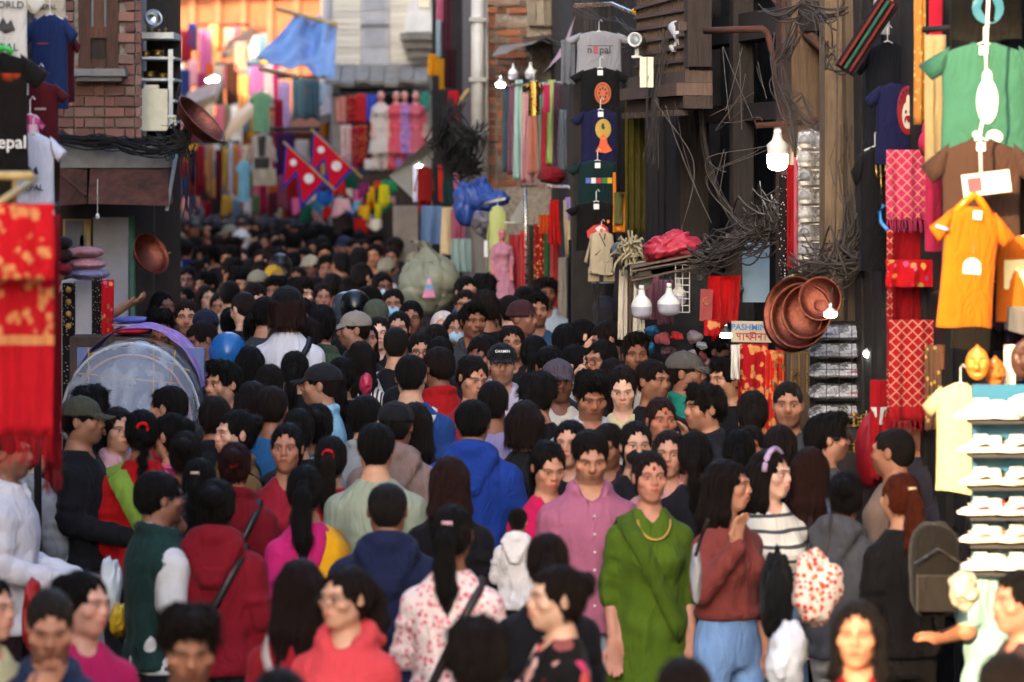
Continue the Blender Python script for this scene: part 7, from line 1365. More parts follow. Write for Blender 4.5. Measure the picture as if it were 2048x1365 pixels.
# ------------------------------------------------------------ rickshaw, sack, mannequins
def rickshaw():
    D = 21.2; rr = S(142, D); o = empty('cycle_rickshaw', (P(262, 0, D).x, D + .45, gz(D)), 'cycle rickshaw with clear plastic hood and purple flowered roof', 'rickshaw'); zc = P(0, 860, D).z - gz(D); zt = P(0, 668, D).z - gz(D); hh = zt - zc
    def dome(r, hgt, y0, y1, mt, nm, col, a0=0.0, a1=math.pi, amp=.012, zoff=0, back=.92):
        V = []; nu, nv = 30, 14
        for j in range(nv + 1):
            t = j / nv; y = y0 + (y1 - y0) * t; k = 1 - (1 - back) * t
            for i in range(nu + 1):
                a = a0 + (a1 - a0) * i / nu; V.append((-r * k * math.cos(a) * (1 + amp * math.sin(a * 17 + t * 5)), y, zc + zoff + hgt * k * math.sin(a) ** .85 * (1 + amp * .8 * math.sin(a * 11 + t * 9))))
        Fc = [(j * (nu + 1) + i, j * (nu + 1) + i + 1, (j + 1) * (nu + 1) + i + 1, (j + 1) * (nu + 1) + i) for j in range(nv) for i in range(nu)]
        return obj(nm, mesh_np(nm, V, Fc, mt), o, color=col)
    dome(rr, hh * .95, -.45, .45, 'clear_plastic', 'plastic_hood', 'c9cdd2')
    dome(rr * .97, hh * 1.0, -.12, .5, 'floral_purple', 'flowered_roof', 'a57fc4', .42, math.pi - .30, .01, .02, 1.0)
    # front sheet of the hood, hanging from the first hoop
    V = []; n = 30
    for j in range(15):
        for i in range(n + 1):
            a = math.pi * i / n; k = math.cos(j / 14 * 1.5); V.append((-rr * .985 * k * math.cos(a), -.455 - .42 * math.sin(j / 14 * 1.5) + .010 * math.sin(a * 14 + j), zc - .30 * (j / 14) ** 2 + hh * .935 * k * math.sin(a) ** .85 * (1 + .01 * math.sin(a * 19 + j))))
    obj('front_sheet', mesh_np('front_sheet', V, [(j * (n + 1) + i, j * (n + 1) + i + 1, (j + 1) * (n + 1) + i + 1, (j + 1) * (n + 1) + i) for j in range(14) for i in range(n)], 'clear_plastic'), o)
    for k, c in ((.985, 'c8c8cc'), (.86, 'b08a8c')): b = MB(); b.tube([(-rr * k * math.cos(a), -.465, zc - .02 + hh * .95 * k * math.sin(a) ** .85) for a in np.linspace(0, math.pi, 25)], .009, 6); b.obj('trim', 'plastic', o, color=c, smooth=True)
    for y, k in ((.25, .95),):
        b = MB(); b.tube([(-rr * k * math.cos(a), y, zc + hh * .93 * k * math.sin(a) ** .85) for a in np.linspace(0, math.pi, 21)], .012, 6); b.obj('hoop', 'bamboo', o, smooth=True)
    g = random.Random(2)
    for x0, z0, x1, z1 in ((-.24, -.1, -.24, .3), (.12, -.1, .12, .33), (.2, -.1, .24, .28), (-.3, .1, .25, .02), (-.24, .25, .0, .34), (.1, .25, .32, .12)): b = MB(); b.tube([(x0, -.40, zc + hh * .45 + z0 * .7), (x1, -.40, zc + hh * .45 + z1 * .7)], .004, 5); b.obj('frame_stick', 'gold_thread', o)
    MB().box((-.34, -.1, .62), (.34, .35, .78)).box((-.34, .351, .62), (.34, .45, 1.3)).obj('seat', 'leather', o, color='3c4c78'); MB().box((-.36, .1, .95), (.36, .16, zc + hh * .8)).obj('seat_back', 'leather', o, color='5a6c9c')
    for sx in (-1, 1):
        b = MB(); b.tube([(sx * .42, .1 + .33 * math.cos(a), .34 + .33 * math.sin(a)) for a in np.linspace(0, 2 * math.pi, 29)], .022, 7, False); wl = b.obj('wheel', 'castiron', o, smooth=True); b = MB()
        for k in range(18): a = 2 * math.pi * k / 18; b.tube([(sx * .42, .1, .34), (sx * .42, .1 + .32 * math.cos(a), .34 + .32 * math.sin(a))], .003, 4)
        b.obj('spokes', 'steel', wl)
    b = MB(); b.box((-.4, -.3, .42), (.4, .5, .46)); b.tube([(0, .5, .45), (0, 1.3, .55), (0, 1.5, .95)], .02, 6); b.obj('chassis', 'castiron', o)
    for sx in (-1, 1): b = MB(); b.tube([(sx * rr * .95, -.1, zc + .02), (sx * .38, .05, .45)], .014, 6); b.obj('hood_bracket', 'castiron', o)
rickshaw()

SDp = 32.0
ok = sack('olive_sack', P(857, 567, SDp), (S(60, SDp), .24, S(62, SDp)), 'tarp', '8c8d78', 'huge olive sack tied at the top, carried above the crowd', 'sack', sd=301, amp=.05, knot=(-.005, 0, S(9, SDp)), ridge=.018, n=96, m=60, crease=.09)
b = MB(); rings = []; sc_ = S(1, SDp)
for t, r_, dx_, z_ in ((0, 34, 6, 42), (.15, 22, 2, 54), (.3, 14, -2, 64), (.45, 10, -5, 70), (.6, 10, -8, 74), (.8, 14, -13, 80), (1, 15, -20, 84)): rings.append([((dx_ + r_ * (1 + .22 * math.sin(k * 2.7 + t * 3)) * math.cos(k * .2618)) * sc_, r_ * .9 * (1 + .2 * math.cos(k * 3.1)) * math.sin(k * .2618) * sc_, (z_ + 2.5 * math.sin(k * 1.9)) * sc_) for k in range(24)])
b.loft(rings).obj('tied_neck', 'tarp', ok, color='8c8d78', smooth=True)
b = MB(); w0, h0 = S(13, SDp), S(34, SDp)
for z0, z1, c in ((-.8, .0, 'd88aa8'), (.0, .45, '6ab4d8'), (.45, 1.0, 'e0a0bc')):
    wa, wb = w0 * (1 - (z0 + .8) / 2.2), w0 * (1 - (z1 + .8) / 2.2); MB().add([(-wa, 0, z0 * h0 * .6), (wa, 0, z0 * h0 * .6), (wb, .012, z1 * h0 * .6), (-wb, .012, z1 * h0 * .6), (-wa, .02, z0 * h0 * .6), (wa, .02, z0 * h0 * .6), (wb, .03, z1 * h0 * .6), (-wb, .03, z1 * h0 * .6)], [(0, 1, 2, 3), (4, 7, 6, 5), (0, 4, 5, 1), (1, 5, 6, 2), (2, 6, 7, 3), (3, 7, 4, 0)]).obj('folded_goods', 'cloth', ok, (S(2, SDp), -.262, -S(10, SDp)), color=c)

def mannequin(x, y0, y1, d, skin, col, mt, label):
    h = S(y1 - y0, d) ; s = h / 1.745; me, H = body_mesh('f', 'down', 'f'); p = P(x, y1, d); o = obj('mannequin', me, None, p, (0, 0, 0), s, skin); tag(o, label, 'mannequin')
    t = obj('dress', top_mesh('kurta', 'f', 'down'), o, color=col); t.material_slots[0].link = 'OBJECT'; t.material_slots[0].material = M[mt]
    l = obj('skirt', leg_mesh('trousers', 'f', 'down'), o, color=col, scale=(1.0, 1, 1)); l.material_slots[0].link = 'OBJECT'; l.material_slots[0].material = M[mt]
for x, c, mt, lb in ((762, 'd8cfc8', 'cloth', 'bald mannequin in a white and red sari under the canopy'), (793, 'd8485a', 'silk', 'bald mannequin in a coral red sari'), (809, '8a4ab8', 'floral_purple', 'bald mannequin in a purple flowered sari'), (832, 'c8566c', 'silk', 'bald mannequin in a rose sari, rightmost of the row')): mannequin(x, 180, 345, 48.8, 'd8a8a0', c, mt, lb)
mannequin(1004, 455, 640, 30.2, 'c87a84', 'b8788c', 'silk', 'pink mannequin torso beside the yellow-green kurta')
tag(MB().box((-S(55, 48.8), -.15, 0), (S(55, 48.8), .25, P(0, 346, 48.8).z)).obj('display_counter', 'wood', None, (P(798, 0, 48.8).x, 48.85, 0), color='3a302c'), 'dark counter under the row of bald mannequins', 'counter')

# ------------------------------------------------------------ the crowd: x, y of the crown of the head in the picture, heading in degrees (0 = towards the camera, 90 = to the right)
W = 'woman'
pr = person
# nearest row
pr(100, 1178, 8, 'm', 'buzz', 'jacket', '24304c', 'person with hand at the chin in dark blue jacket, bottom left corner', pose='chin', head='d', hc='2a2522', skin='a8714e')
pr(168, 1140, 25, 'f', 'bun', 'long', 'b02058', 'person in magenta top raising one hand, behind the dark blue jacket at bottom left', pose='chestL', head='r', skin='c08a70')
pr(378, 1212, 10, 'm', 'messy', 'tee', '2b2626', 'bareheaded person looking down at the bottom edge, below the green vest', head='d', skin='9a6644')
pr(690, 1128, -14, 'f', 'longtied', 'hoodie', 'd84a50', 'person in coral pink hoodie and glasses, front row at the bottom', head='l', ex=(('glasses', '2a2422'),), skin='c2916f', hc='1c1412')
pr(602, 1112, 165, 'f', 'long', 'long', '951c28', 'person in dark red sweater turned away, touching the coral pink hoodie', hc='1e1210', ex=(('strap_bag', 'b8a8a0', 1),))
pr(955, 1245, 180, 'm', 'curly', 'tee', '17161a', 'dark head at the bottom edge, between coral hoodie and red flowered top')
pr(1112, 1128, -72, 'f', 'bun', 'long', '201816', 'person in black top with large red flowers, facing left at the bottom', topmat='floral_dark', skin='c99c7a')
pr(1095, 1062, 180, 'f', 'pony', 'long', '17171c', 'person in black seen from behind, just above the red flowered top')
pr(1368, 1308, 180, 'm', 'short', 'tee', '201c1c', 'top of a dark head at the bottom edge below the green dress')
pr(1716, 1198, -12, 'f', 'long', 'long', '7c1420', 'person in dark red top facing the camera at the bottom right', head='f', skin='b07048', hc='14100f')
pr(2040, 1135, -70, 'f', 'longtied', 'long', '3a2a2c', 'person cut off by the right edge, dark top', skin='a86a4a')
pr(2012, 1300, 180, 'm', 'short', 'tee', '2a2320', 'top of a dark head in the bottom right corner')
pr(-22, 1150, 60, 'f', 'pony', 'tee', 'b9b48a', 'person in pale yellow top cut off by the left edge, bare arm', skin='c08a68')
pr(560, 1330, 180, 'm', 'short', 'tee', '4a1a20', 'top of a dark head at the bottom edge below the dark red sweater')
# second row
pr(112, 503, 0, 'm', 'short', 'tee', '2a2028', 'shopkeeper behind the wrapped shawls reaching out to the green post', D=26.2, z0=.42, pose='reach', skin='a87450')
pr(318, 940, 118, 'm', 'short', 'polo', 'd8d8d8', 'person in dark green vest over a white short-sleeved shirt, facing right', pose='shoulder', skin='8a5a40', ex=(('glasses', '222222'), ('vest', '1c3633')), fat=1.15, lc='1b1d26')
pr(432, 955, 176, 'f', 'bun', 'hoodie', '7c1422', 'person in crimson hooded jacket seen from behind, black strap', ex=(('strap_bag', '1a1a1c', -1), ('clip', '6a4a50')), fat=1.15)
pr(400, 912, 172, 'f', 'pony', 'long', '2a2024', 'dark head with hair clip right behind the crimson hooded jacket', ex=(('clip', 'c0a890'),))
pr(470, 880, 178, 'f', 'bun', 'jacket', '6e101c', 'person in dark red jacket with black bag on the shoulder, seen from behind', hc='2c1412', ex=(('hairtie', 'c81c20'), ('strap_bag', '17171a', -1)))
pr(283, 815, 188, 'f', 'braid', 'long', 'a00f14', 'person in red sweater with long braid and green scarf, seen from behind', fat=1.12, ex=(('hairtie', 'c01010'), ('sash', '7c9a3c', 1, .05)))
pr(165, 792, 80, 'm', 'short', 'long', '15151a', 'person in black sweater and olive cap, facing right', ex=(('cap', '46473a'),), lc='8f9096', skin='9a6848', pose='front')
pr(182, 772, 170, 'm', 'messy', 'tee', '1c1a1c', 'dark head just behind the olive cap')
pr(16, 850, 85, 'm', 'short', 'shirt', 'cfccd2', 'person in white shirt with folded hands at the left edge', h=1.74, pose='front', lc='2a1820', skin='8a5a42')
pr(62, 868, 150, 'm', 'short', 'hoodie', '8c8f92', 'person in grey hooded top behind the white shirt at the left edge', h=1.52)
pr(236, 812, 60, 'f', 'pony', 'jacket', 'c49aa4', 'person in pale pink jacket with turquoise scarf, facing right', head='l', skin='b98868', pose='chest')
pr(340, 824, -120, 'f', 'bun', 'long', 'b05a80', 'person in pink plaid top beside the red sweater', topmat='plaid_pink')
pr(337, 768, -115, 'm', 'short', 'tee', 'a01824', 'person in red T-shirt in front of the rickshaw hood', skin='a87450')
pr(612, 928, -150, 'f', 'longtied', 'kurta', 'c0246c', 'person in magenta kurta with yellow scarf and face mask', head='l', ex=(('mask', 'b4cfdc'), ('sash', 'd89a14', -1, .07)), skin='9a6848')
pr(662, 868, 176, 'f', 'longtied', 'long', '8c1a24', 'dark long-haired head with red collar behind the magenta kurta', ex=(('hairtie', 'b01c22'),))
pr(775, 962, 180, 'm', 'buzz', 'hoodie', '1b2240', 'person in navy hoodie seen from behind, centre front', fat=1.12, hc='1c1816', skin='8c5c40')
pr(752, 845, 180, 'm', 'short', 'tee', '97a08c', 'person in sage green T-shirt seen from behind', fat=1.1)
pr(792, 802, 176, 'm', 'short', 'hoodie', '86706a', 'person in taupe hoodie and black cap seen from behind', ex=(('cap', '17171b'),), fat=1.05)
pr(732, 788, 160, 'm', 'short', 'jacket', '8a9094', 'person in grey jacket with slate backpack strap, left of the black cap', ex=(('strap_bag', '46545e', 1),))
pr(900, 908, 178, 'f', 'long', 'long', '17151a', 'person with long brown hair and black top seen from behind', hc='2a1815')
pr(905, 1004, 170, 'f', 'longtied', 'long', 'e6cfcc', 'person in white top with pink flowers carrying a child', h=1.70, topmat='floral_pink', ex=(('clip', 'd8a8b8'), ('strap_bag', '2a2222', -1)), pose='carry')
pr(1036, 1014, 168, 'f', 'short', 'hoodie', 'e2dedc', 'small child in fluffy white top carried by the flowered top', D=16.1, z0=.36, pose='carry')
pr(946, 797, 174, 'm', 'short', 'hoodie', '1c3a8c', 'person in royal blue hooded jacket seen from behind, carrying a baby', fat=1.15, skin='a8785a', pose='carry')
pr(992, 824, 110, 'm', None, 'jacket', 'cfc8b4', 'baby in white knitted hat carried on the shoulder of the royal blue jacket', D=19.2, z0=.66, ex=(('winterhat', 'dfe4ea'),), skin='c08a6a')
pr(1180, 860, 6, 'm', 'short', 'shirt', 'a8637e', 'person in dusty pink button shirt looking down', h=1.70, head='d', legs='jeans', lc='8f9cb0', fat=1.08, skin='b57f5c')
pr(1096, 882, 20, 'f', 'pony', 'tee', 'c01a52', 'person in hot pink top looking down, left of the dusty pink shirt', head='d', skin='b8805e')
pr(1216, 846, -4, 'm', 'short', 'shirt', '3c1a28', 'person in dark maroon shirt behind the dusty pink shirt', h=1.56, head='dl', skin='8e5a3c')
pr(1300, 900, 10, 'f', 'bun', 'kurta', '4b6318', 'person in bright green kurta and scarf with bare forearm', h=1.665, ex=(('tika', '9c1820'), ('sash', '445a16', -1, .04)), fat=1.0, skin='b5785c', lc='48601a')
pr(1272, 842, 8, 'f', 'longtied', 'long', '1a1a1e', 'person with black face mask behind the green kurta', ex=(('mask', '141416'),), skin='b88a70')
pr(1338, 858, -6, 'f', 'longtied', 'jacket', 'c88e94', 'person in pale pink coat half hidden behind the green kurta', skin='b07c60')
pr(1322, 795, 14, 'f', 'bun', 'kurta', 'a8160f', 'person in red and orange shawl with forehead mark', ex=(('tika', 'b01018'),), skin='a0603c', topmat='paisley', hc='2a1612')
pr(1456, 915, 42, 'f', 'long', 'crop', '7a3a36', 'person in rust red sweater and light blue jeans holding a bag strap', h=1.66, pose='strap', head='r', legs='jeans', lc='7a9ed0', skin='b57a58', legmat='denim', hc='17100e')
pr(1542, 895, 24, 'f', 'long', 'crop', 'd8d0c4', 'person in white striped sweater with lilac headband', topmat='stripes', ex=(('headband', 'b69ac0'),), legs='jeans', lc='6a86a8', skin='cf9f84', head='r')
pr(1690, 940, 140, 'f', 'bun', 'hoodie', '4a4a4e', 'person in grey hoodie over magenta with flowered bag, seen from behind', head='r', lc='b8b8b6', ex=(('clip', 'c0c0c8'),))
pr(1655, 826, 100, 'm', 'quiff', 'tee', '47494c', 'person in grey T-shirt with glasses, facing right', ex=(('glasses', '1c1c1c'),), skin='a86f50')
pr(1576, 762, -4, 'm', 'buzz', 'tee', '3c3d40', 'person in charcoal T-shirt facing the camera in front of the shoe display', skin='9c6848', hc='1a1614')
pr(1800, 942, 205, 'f', 'longtied', 'long', '191615', 'person in black with backpack and auburn ponytail, hair clip, seen from behind', hc='5a2410', ex=(('clip', 'd8c090'),), lc='2b2622', skin='b07850')
pr(1786, 852, 238, 'm', 'buzz', 'tee', '7c6658', 'person in taupe shirt facing left in front of the red lattice shawl', skin='9a603c', hc='1d1815', pose='chest')
pr(1838, 806, -80, 'm', 'buzz', 'tee', '3a363c', 'person in dark grey T-shirt facing left beside the beige coat', skin='a0663e')
pr(1908, 902, 150, 'm', 'short', 'jacket', '3a343a', 'person in dark grey jacket turned to the sneaker stand', h=1.5, skin='8c5a40')
pr(2000, 966, -140, 'm', 'buzz', 'tee', '8fb0ac', 'sunlit person in pale teal T-shirt holding a white ball-shaped bag', skin='a8683e', pose='front', lc='93b4b0')
pr(1478, 856, 178, 'f', 'pony', 'long', '16161a', 'dark head between the black striped jacket and the striped sweater')
pr(1500, 850, -10, 'm', 'short', 'jacket', '7a1c26', 'person in dark red jacket behind the lilac headband', h=1.54, skin='8c5438')
pr(1410, 768, -70, 'm', 'messy', 'jacket', '1b1d24', 'person in black jacket with pale sleeve stripe, facing left', pose='face', skin='a8714e')
pr(1455, 716, -58, 'm', 'quiff', 'tee', '141416', 'person in black T-shirt with small white lettering, facing left', fat=1.1, skin='b07c58')
pr(1306, 716, 14, 'm', 'short', 'tee', '16161a', 'person in black T-shirt with arms down, behind the red shawl wearer', head='r', skin='94603f')
pr(1246, 732, -4, 'f', 'longtied', 'long', 'd8cc9c', 'person in pale yellow top looking down, long hair over the shoulder', head='d', skin='d0a284')
pr(1372, 702, 75, 'm', 'grey', 'polo', '1f7a66', 'person in teal polo shirt and grey cap, facing right', ex=(('cap', '55514c'),), skin='8a5638')
pr(1272, 668, 4, 'm', 'quiff', 'tee', 'b8b2a8', 'person in beige shirt facing the camera, behind the black T-shirt', skin='8e5a3c', head='f')
pr(1202, 678, -12, 'm', 'short', 'shirt', 'c0b8ac', 'person in light shirt with beard and glasses', ex=(('glasses', '26221f'),), skin='9c6848', head='l')
pr(1182, 745, 12, 'm', 'messy', 'jacket', 'c8c8c4', 'person in white and teal jacket looking down', head='d', skin='9a6242')
pr(1117, 718, 10, 'm', 'grey', 'long', 'cfc6b8', 'person in cream sweater and grey-violet cap', ex=(('cap', '4a434e'), ('glasses', '6a5a50')), skin='7a4c36', head='f')
pr(1156, 690, 60, 'f', 'longtied', 'shirt', 'b8b4a8', 'person in pale shirt facing right, behind the cream sweater', skin='c2916f')
pr(1076, 746, 178, 'm', 'curly', 'tee', '131316', 'person with bushy dark hair and black T-shirt seen from behind', fat=1.08)
pr(1004, 686, 2, 'm', 'buzz', 'polo', 'b4aec2', 'person in pale lilac shirt and black cap with white lettering', ex=(('cap', '14161a', 'GARMIN'),), skin='a87a5e')
pr(1024, 648, 0, 'm', 'short', 'tee', '1c1c20', 'person in black behind the lettered cap, facing the camera', skin='9a684a')
pr(986, 762, 180, 'm', 'short', 'tee', '8f86b0', 'child in lilac T-shirt seen from behind, below the lettered cap')
pr(946, 712, 10, 'f', 'bun', 'kurta', '8a2430', 'person with forehead mark looking down, left of the lettered cap', ex=(('tika', 'b01820'),), head='dr', skin='b07a5a')
pr(1050, 800, 178, 'f', 'bob', 'tee', '1a1a1e', 'dark head below the lettered cap, right of the lilac child')
pr(876, 692, -145, 'm', 'short', 'polo', 'a8181c', 'person in bright red polo shirt turned left, seen from behind', skin='7a4a30', fat=1.1)
pr(822, 708, 176, 'm', 'short', 'tee', '22407c', 'person in blue T-shirt with white drawstring straps seen from behind', skin='c09072', fat=1.1, ex=(('strap_bag', 'c8c8cc', 1), ('strap_bag', 'c8c8cc', -1)))
pr(792, 652, 178, 'm', 'buzz', 'tee', '16161b', 'person in black T-shirt with thin white strap, seen from behind', hc='1d1a18', ex=(('strap_bag', 'b8b4ac', 1),))
pr(757, 632, 4, 'f', 'longtied', 'long', '1c1b1e', 'person in black with red lips facing the camera', skin='d0a48a')
pr(722, 682, 172, 'f', 'long', 'jacket', 'd0c8c0', 'person in black and white striped cardigan with pink bag, seen from behind', topmat='vstripes')
pr(642, 726, -100, 'm', 'grey', 'polo', '8cc0d8', 'person in light blue polo shirt and dark cap, facing left', ex=(('cap', '1d1e22'),), skin='9a6a50', fat=1.08)
pr(636, 806, 178, 'f', 'bun', 'kurta', '2d7d96', 'person in teal flowered top with hair slides, seen from behind', topmat='floral_teal')
pr(574, 846, -6, 'f', 'longtied', 'kurta', '8a1c2c', 'person in dark red looking straight at the camera, left of centre', skin='9c664a', head='f')
pr(598, 816, 178, 'f', 'pony', 'long', '1d1b22', 'dark head left of the teal flowered top')
pr(612, 642, 176, 'm', 'curly', 'jacket', '141418', 'person in black jacket with curly hair seen from behind, below the white T-shirt')
pr(560, 648, 172, 'm', 'grey', 'polo', 'cfd2da', 'person in white collared shirt with short grey hair, seen from behind', hc='55504c', skin='a87456')
pr(575, 572, 178, 'f', 'bob', 'tee', 'd0d0d8', 'tall person in white T-shirt and black cap seen from behind, black strap', D=22.5, hc='2a1a16', ex=(('cap', '121214'), ('strap_bag', '17171a', -1)), fat=1.1)
pr(447, 722, -18, 'm', 'quiff', 'jacket', '24292a', 'smiling person in dark camouflage jacket beside the rickshaw hood', topmat='camo', skin='b07c5a', head='l')
pr(456, 672, 178, 'm', None, 'jacket', '1b1c20', 'person with bright blue helmet seen from behind', ex=(('chelmet', '1c5c9c'),))
pr(404, 642, -40, 'm', 'short', 'jacket', '202024', 'person in dark jacket looking down to the left, above the camouflage jacket', skin='8a5a40', head='dl')
pr(470, 820, -62, 'f', 'bun', 'jacket', '6d5030', 'person in olive brown jacket with thin strap, facing left', ex=(('strap_bag', '17171a', 1),), skin='c08e70', fat=1.1)
pr(540, 728, 170, 'f', 'pony', 'tee', '131317', 'person in black T-shirt seen from behind, left of the light blue polo')
pr(500, 690, 176, 'f', 'long', 'long', '16161a', 'long dark-haired person in black, right of the blue helmet')
pr(545, 770, 174, 'm', 'short', 'tee', '2b5c8c', 'person in blue top with red bag, left of the dark cap')
pr(684, 710, 178, 'f', 'longtied', 'long', '141418', 'person in black with long hair, right of the dark cap and light blue polo')
pr(375, 532, 26, 'm', 'short', 'shirt', '8c9096', 'person in black and white plaid shirt and glasses', topmat='plaid_bw', ex=(('glasses', '1a1a1a'),), skin='8c5c44', head='l')
pr(326, 582, 40, 'f', 'pony', 'long', '2a2228', 'person in dark top below the plaid shirt, half turned', skin='8e5a42')
pr(516, 540, 176, 'm', 'short', 'jacket', '5c5446', 'person in brown jacket, beige cap and dark backpack, seen from behind', ex=(('cap', '8c8672'), ('strap_bag', '23282e', 1)))
pr(460, 560, 175, 'm', 'short', 'tee', 'c4b8a8', 'person in cream T-shirt seen from behind, left of the beige cap')
pr(320, 618, 20, 'm', 'messy', 'tee', '24262c', 'dark-haired person looking down beside the folded shawls', head='d', skin='8a5840')
pr(380, 628, 0, 'f', 'longtied', 'long', '2b2a30', 'person facing the camera below the plaid shirt', skin='8e5c44')
pr(412, 618, 176, 'm', 'short', 'jacket', '1e2230', 'person in dark blue cap and jacket seen from behind', ex=(('cap', '1b2034'),))
pr(462, 612, 178, 'f', 'bun', 'tee', '5a9ab4', 'person in turquoise top seen from behind, hair tied with a pin', ex=(('clip', 'd8d8d8'),))
pr(510, 622, 178, 'f', 'bun', 'tee', 'a8a498', 'person in grey-white striped top seen from behind, under the beige cap')
pr(735, 572, -70, 'm', 'short', 'tee', 'b8c4c8', 'person in white T-shirt facing left, right of the black helmet', skin='8c5a40')
pr(708, 556, 70, 'm', 'messy', 'tee', '8c94a4', 'person in grey top facing right, nose to nose with the white T-shirt', skin='a8785a')
pr(652, 512, 4, 'm', 'quiff', 'shirt', 'b8b0a0', 'bearded person in cream shirt facing the camera in mid street', skin='8e5c44')
pr(634, 552, 70, 'f', 'long', 'jacket', '1c1a1e', 'person in black jacket with pink lapel, facing right', skin='7c4c38')
pr(645, 566, 10, 'f', 'pony', 'long', '6a4440', 'smiling person close to the pink lapel, facing the camera', skin='a06c52')
pr(692, 590, 176, 'm', None, 'jacket', '17181c', 'person with black and silver helmet, left of the pair of helmets', ex=(('chelmet', '3a4048'),))
pr(710, 586, 178, 'm', None, 'jacket', '141417', 'person with glossy black helmet, right of the pair of helmets', ex=(('chelmet', '0c0d10'),))
pr(708, 622, -80, 'm', 'grey', 'tee', '2a2a30', 'person in beige cap and dark top, facing left', ex=(('cap', '8e867c'),), skin='9a6a52')
pr(752, 600, 6, 'm', 'short', 'shirt', '2f342f', 'person in olive cap looking down, right of the helmets', ex=(('cap', '4c5142'),), head='d', skin='8e5c42')
pr(786, 576, 0, 'm', 'short', 'tee', '9aa2a6', 'person with light blue face mask in pale top, left of the olive sack', ex=(('mask', '8fc0dc'),), skin='9a6a4c')
pr(822, 602, 0, 'm', 'short', 'shirt', '1a1a1f', 'bearded person in gold glasses and black shirt below the olive sack', ex=(('glasses', '4a3a22'),), skin='8e5c42')
pr(798, 622, -6, 'f', 'longtied', 'long', '17161a', 'person in dark top half hidden left of the gold glasses', skin='b07e62')
pr(730, 640, 20, 'f', 'long', 'long', '1f1c22', 'smiling person just left of the red-lipped person in black', skin='b48468')
pr(886, 622, -8, 'f', None, 'long', '2b2a4a', 'person in white headscarf and glasses', ex=(('hijab', 'd0c0bc'), ('glasses', '2a2424')), skin='b8846a')
pr(912, 624, 4, 'f', 'long', 'long', '141418', 'person with pale blue face mask and long black hair', ex=(('mask', 'a4c4dc'),), skin='a87656')
pr(931, 578, -4, 'm', 'short', 'shirt', '23262a', 'person with glasses in dark shirt right of the olive sack', ex=(('glasses', '3a2f28'),), skin='a06c4c', fat=1.1)
pr(982, 618, 6, 'f', 'pony', 'long', '1e1c22', 'person in dark top facing the camera, right of the glasses wearer by the sack', skin='94603f')
pr(872, 648, 178, 'm', 'short', 'tee', '1c1c22', 'dark head in front of the white headscarf')
pr(842, 664, 2, 'm', 'short', 'tee', '141418', 'person with thin glasses in black T-shirt under the gold glasses', ex=(('glasses', '17171a'),), skin='a87656')
pr(880, 672, 0, 'm', 'short', 'jacket', '1b1c24', 'person with face mask pulled low, behind the red polo', ex=(('mask', '8ca4cc'),), skin='94603f')
pr(1046, 602, 62, 'm', None, 'jacket', '3c2f5c', 'person in purple jacket and maroon knitted cap, facing right', ex=(('beanie', '3f2528'),), skin='8e5a42')
pr(1074, 586, 8, 'm', 'quiff', 'tee', '33506e', 'person in blue top facing the camera below the red saris', skin='9c6846')
pr(1048, 572, 178, 'm', 'short', 'tee', '1a1a1e', 'dark head in front of the red saris')
pr(1092, 556, 10, 'm', 'messy', 'shirt', 'a8b4c0', 'person in white and blue shirt in front of the emerald sari', skin='7c4c36')
pr(1020, 588, 178, 'm', 'short', 'jacket', '17171b', 'dark head left of the maroon knitted cap')
pr(1130, 648, 178, 'm', 'short', 'tee', '131316', 'person in black with shaved neck seen from behind', skin='a87858')
pr(1168, 636, 100, 'f', 'bun', 'long', '201c20', 'person in dark top with shiny hair slides, facing right', ex=(('clip', 'd0d0d0'),))
pr(1215, 640, -60, 'm', 'short', 'tee', '1d1d22', 'person looking down to the left, under the mauve shawls', head='dl', skin='a06a4a')
pr(1210, 592, 175, 'm', None, 'hoodie', '35333c', 'person with grey hood up, in front of the black cloth', ex=(('hood', '3c3a44'),))
pr(1258, 602, 60, 'm', 'short', 'jacket', '27344a', 'person in blue jacket facing right, left of the largest unlit bulb', skin='8e5c42')
pr(1100, 690, 10, 'm', 'short', 'tee', '26262c', 'person half hidden left of the pale shirt wearer', head='d', skin='94603f')
pr(1068, 668, 178, 'f', 'pony', 'tee', '1a1a1e', 'dark head right of the person behind the lettered cap')
pr(1225, 715, 178, 'f', 'pony', 'long', '231f24', 'dark head between the light shirt and the pale yellow top')
pr(965, 668, -30, 'm', 'short', 'tee', '9aa0a4', 'person in pale T-shirt looking left, left of the black lettered cap', skin='7c4c36', head='d')
pr(590, 700, 176, 'f', 'pony', 'tee', '17171b', 'dark head between the curly black jacket and the dark cap')
pr(830, 800, 178, 'f', 'long', 'long', '151519', 'dark head below the blue T-shirt with drawstring straps')
pr(1140, 838, -14, 'f', 'longtied', 'long', '201d22', 'person in dark top facing the camera, left of the maroon shirt', skin='b8846a')
pr(1560, 850, 178, 'm', 'short', 'tee', '2a2326', 'dark head between the charcoal and grey T-shirts')
pr(1620, 890, 176, 'f', 'long', 'jacket', '2a1c20', 'long brown-haired person behind the grey T-shirt', hc='2a1410')
pr(372, 860, 178, 'f', 'bun', 'tee', '241f24', 'dark head between the red sweater and the olive brown jacket')
pr(430, 790, 178, 'm', 'short', 'jacket', '191a1f', 'dark head under the camouflage jacket')
pr(505, 760, 178, 'f', 'long', 'long', '141317', 'long-haired dark figure left of the black T-shirt')
pr(1390, 860, 178, 'f', 'pony', 'long', '1b1a20', 'dark figure between the red shawl and the black striped jacket')
pr(1425, 660, 100, 'm', 'short', 'tee', '2a2023', 'dark figure looking at the scarf stall, behind the teal polo', skin='7c4c36')
pr(1350, 650, 150, 'f', 'long', 'jacket', '17171c', 'dark long-haired figure in front of the rolled scarves')
pr(1505, 780, 178, 'f', 'longtied', 'long', '241c1e', 'dark head between the black T-shirt with lettering and the charcoal T-shirt')
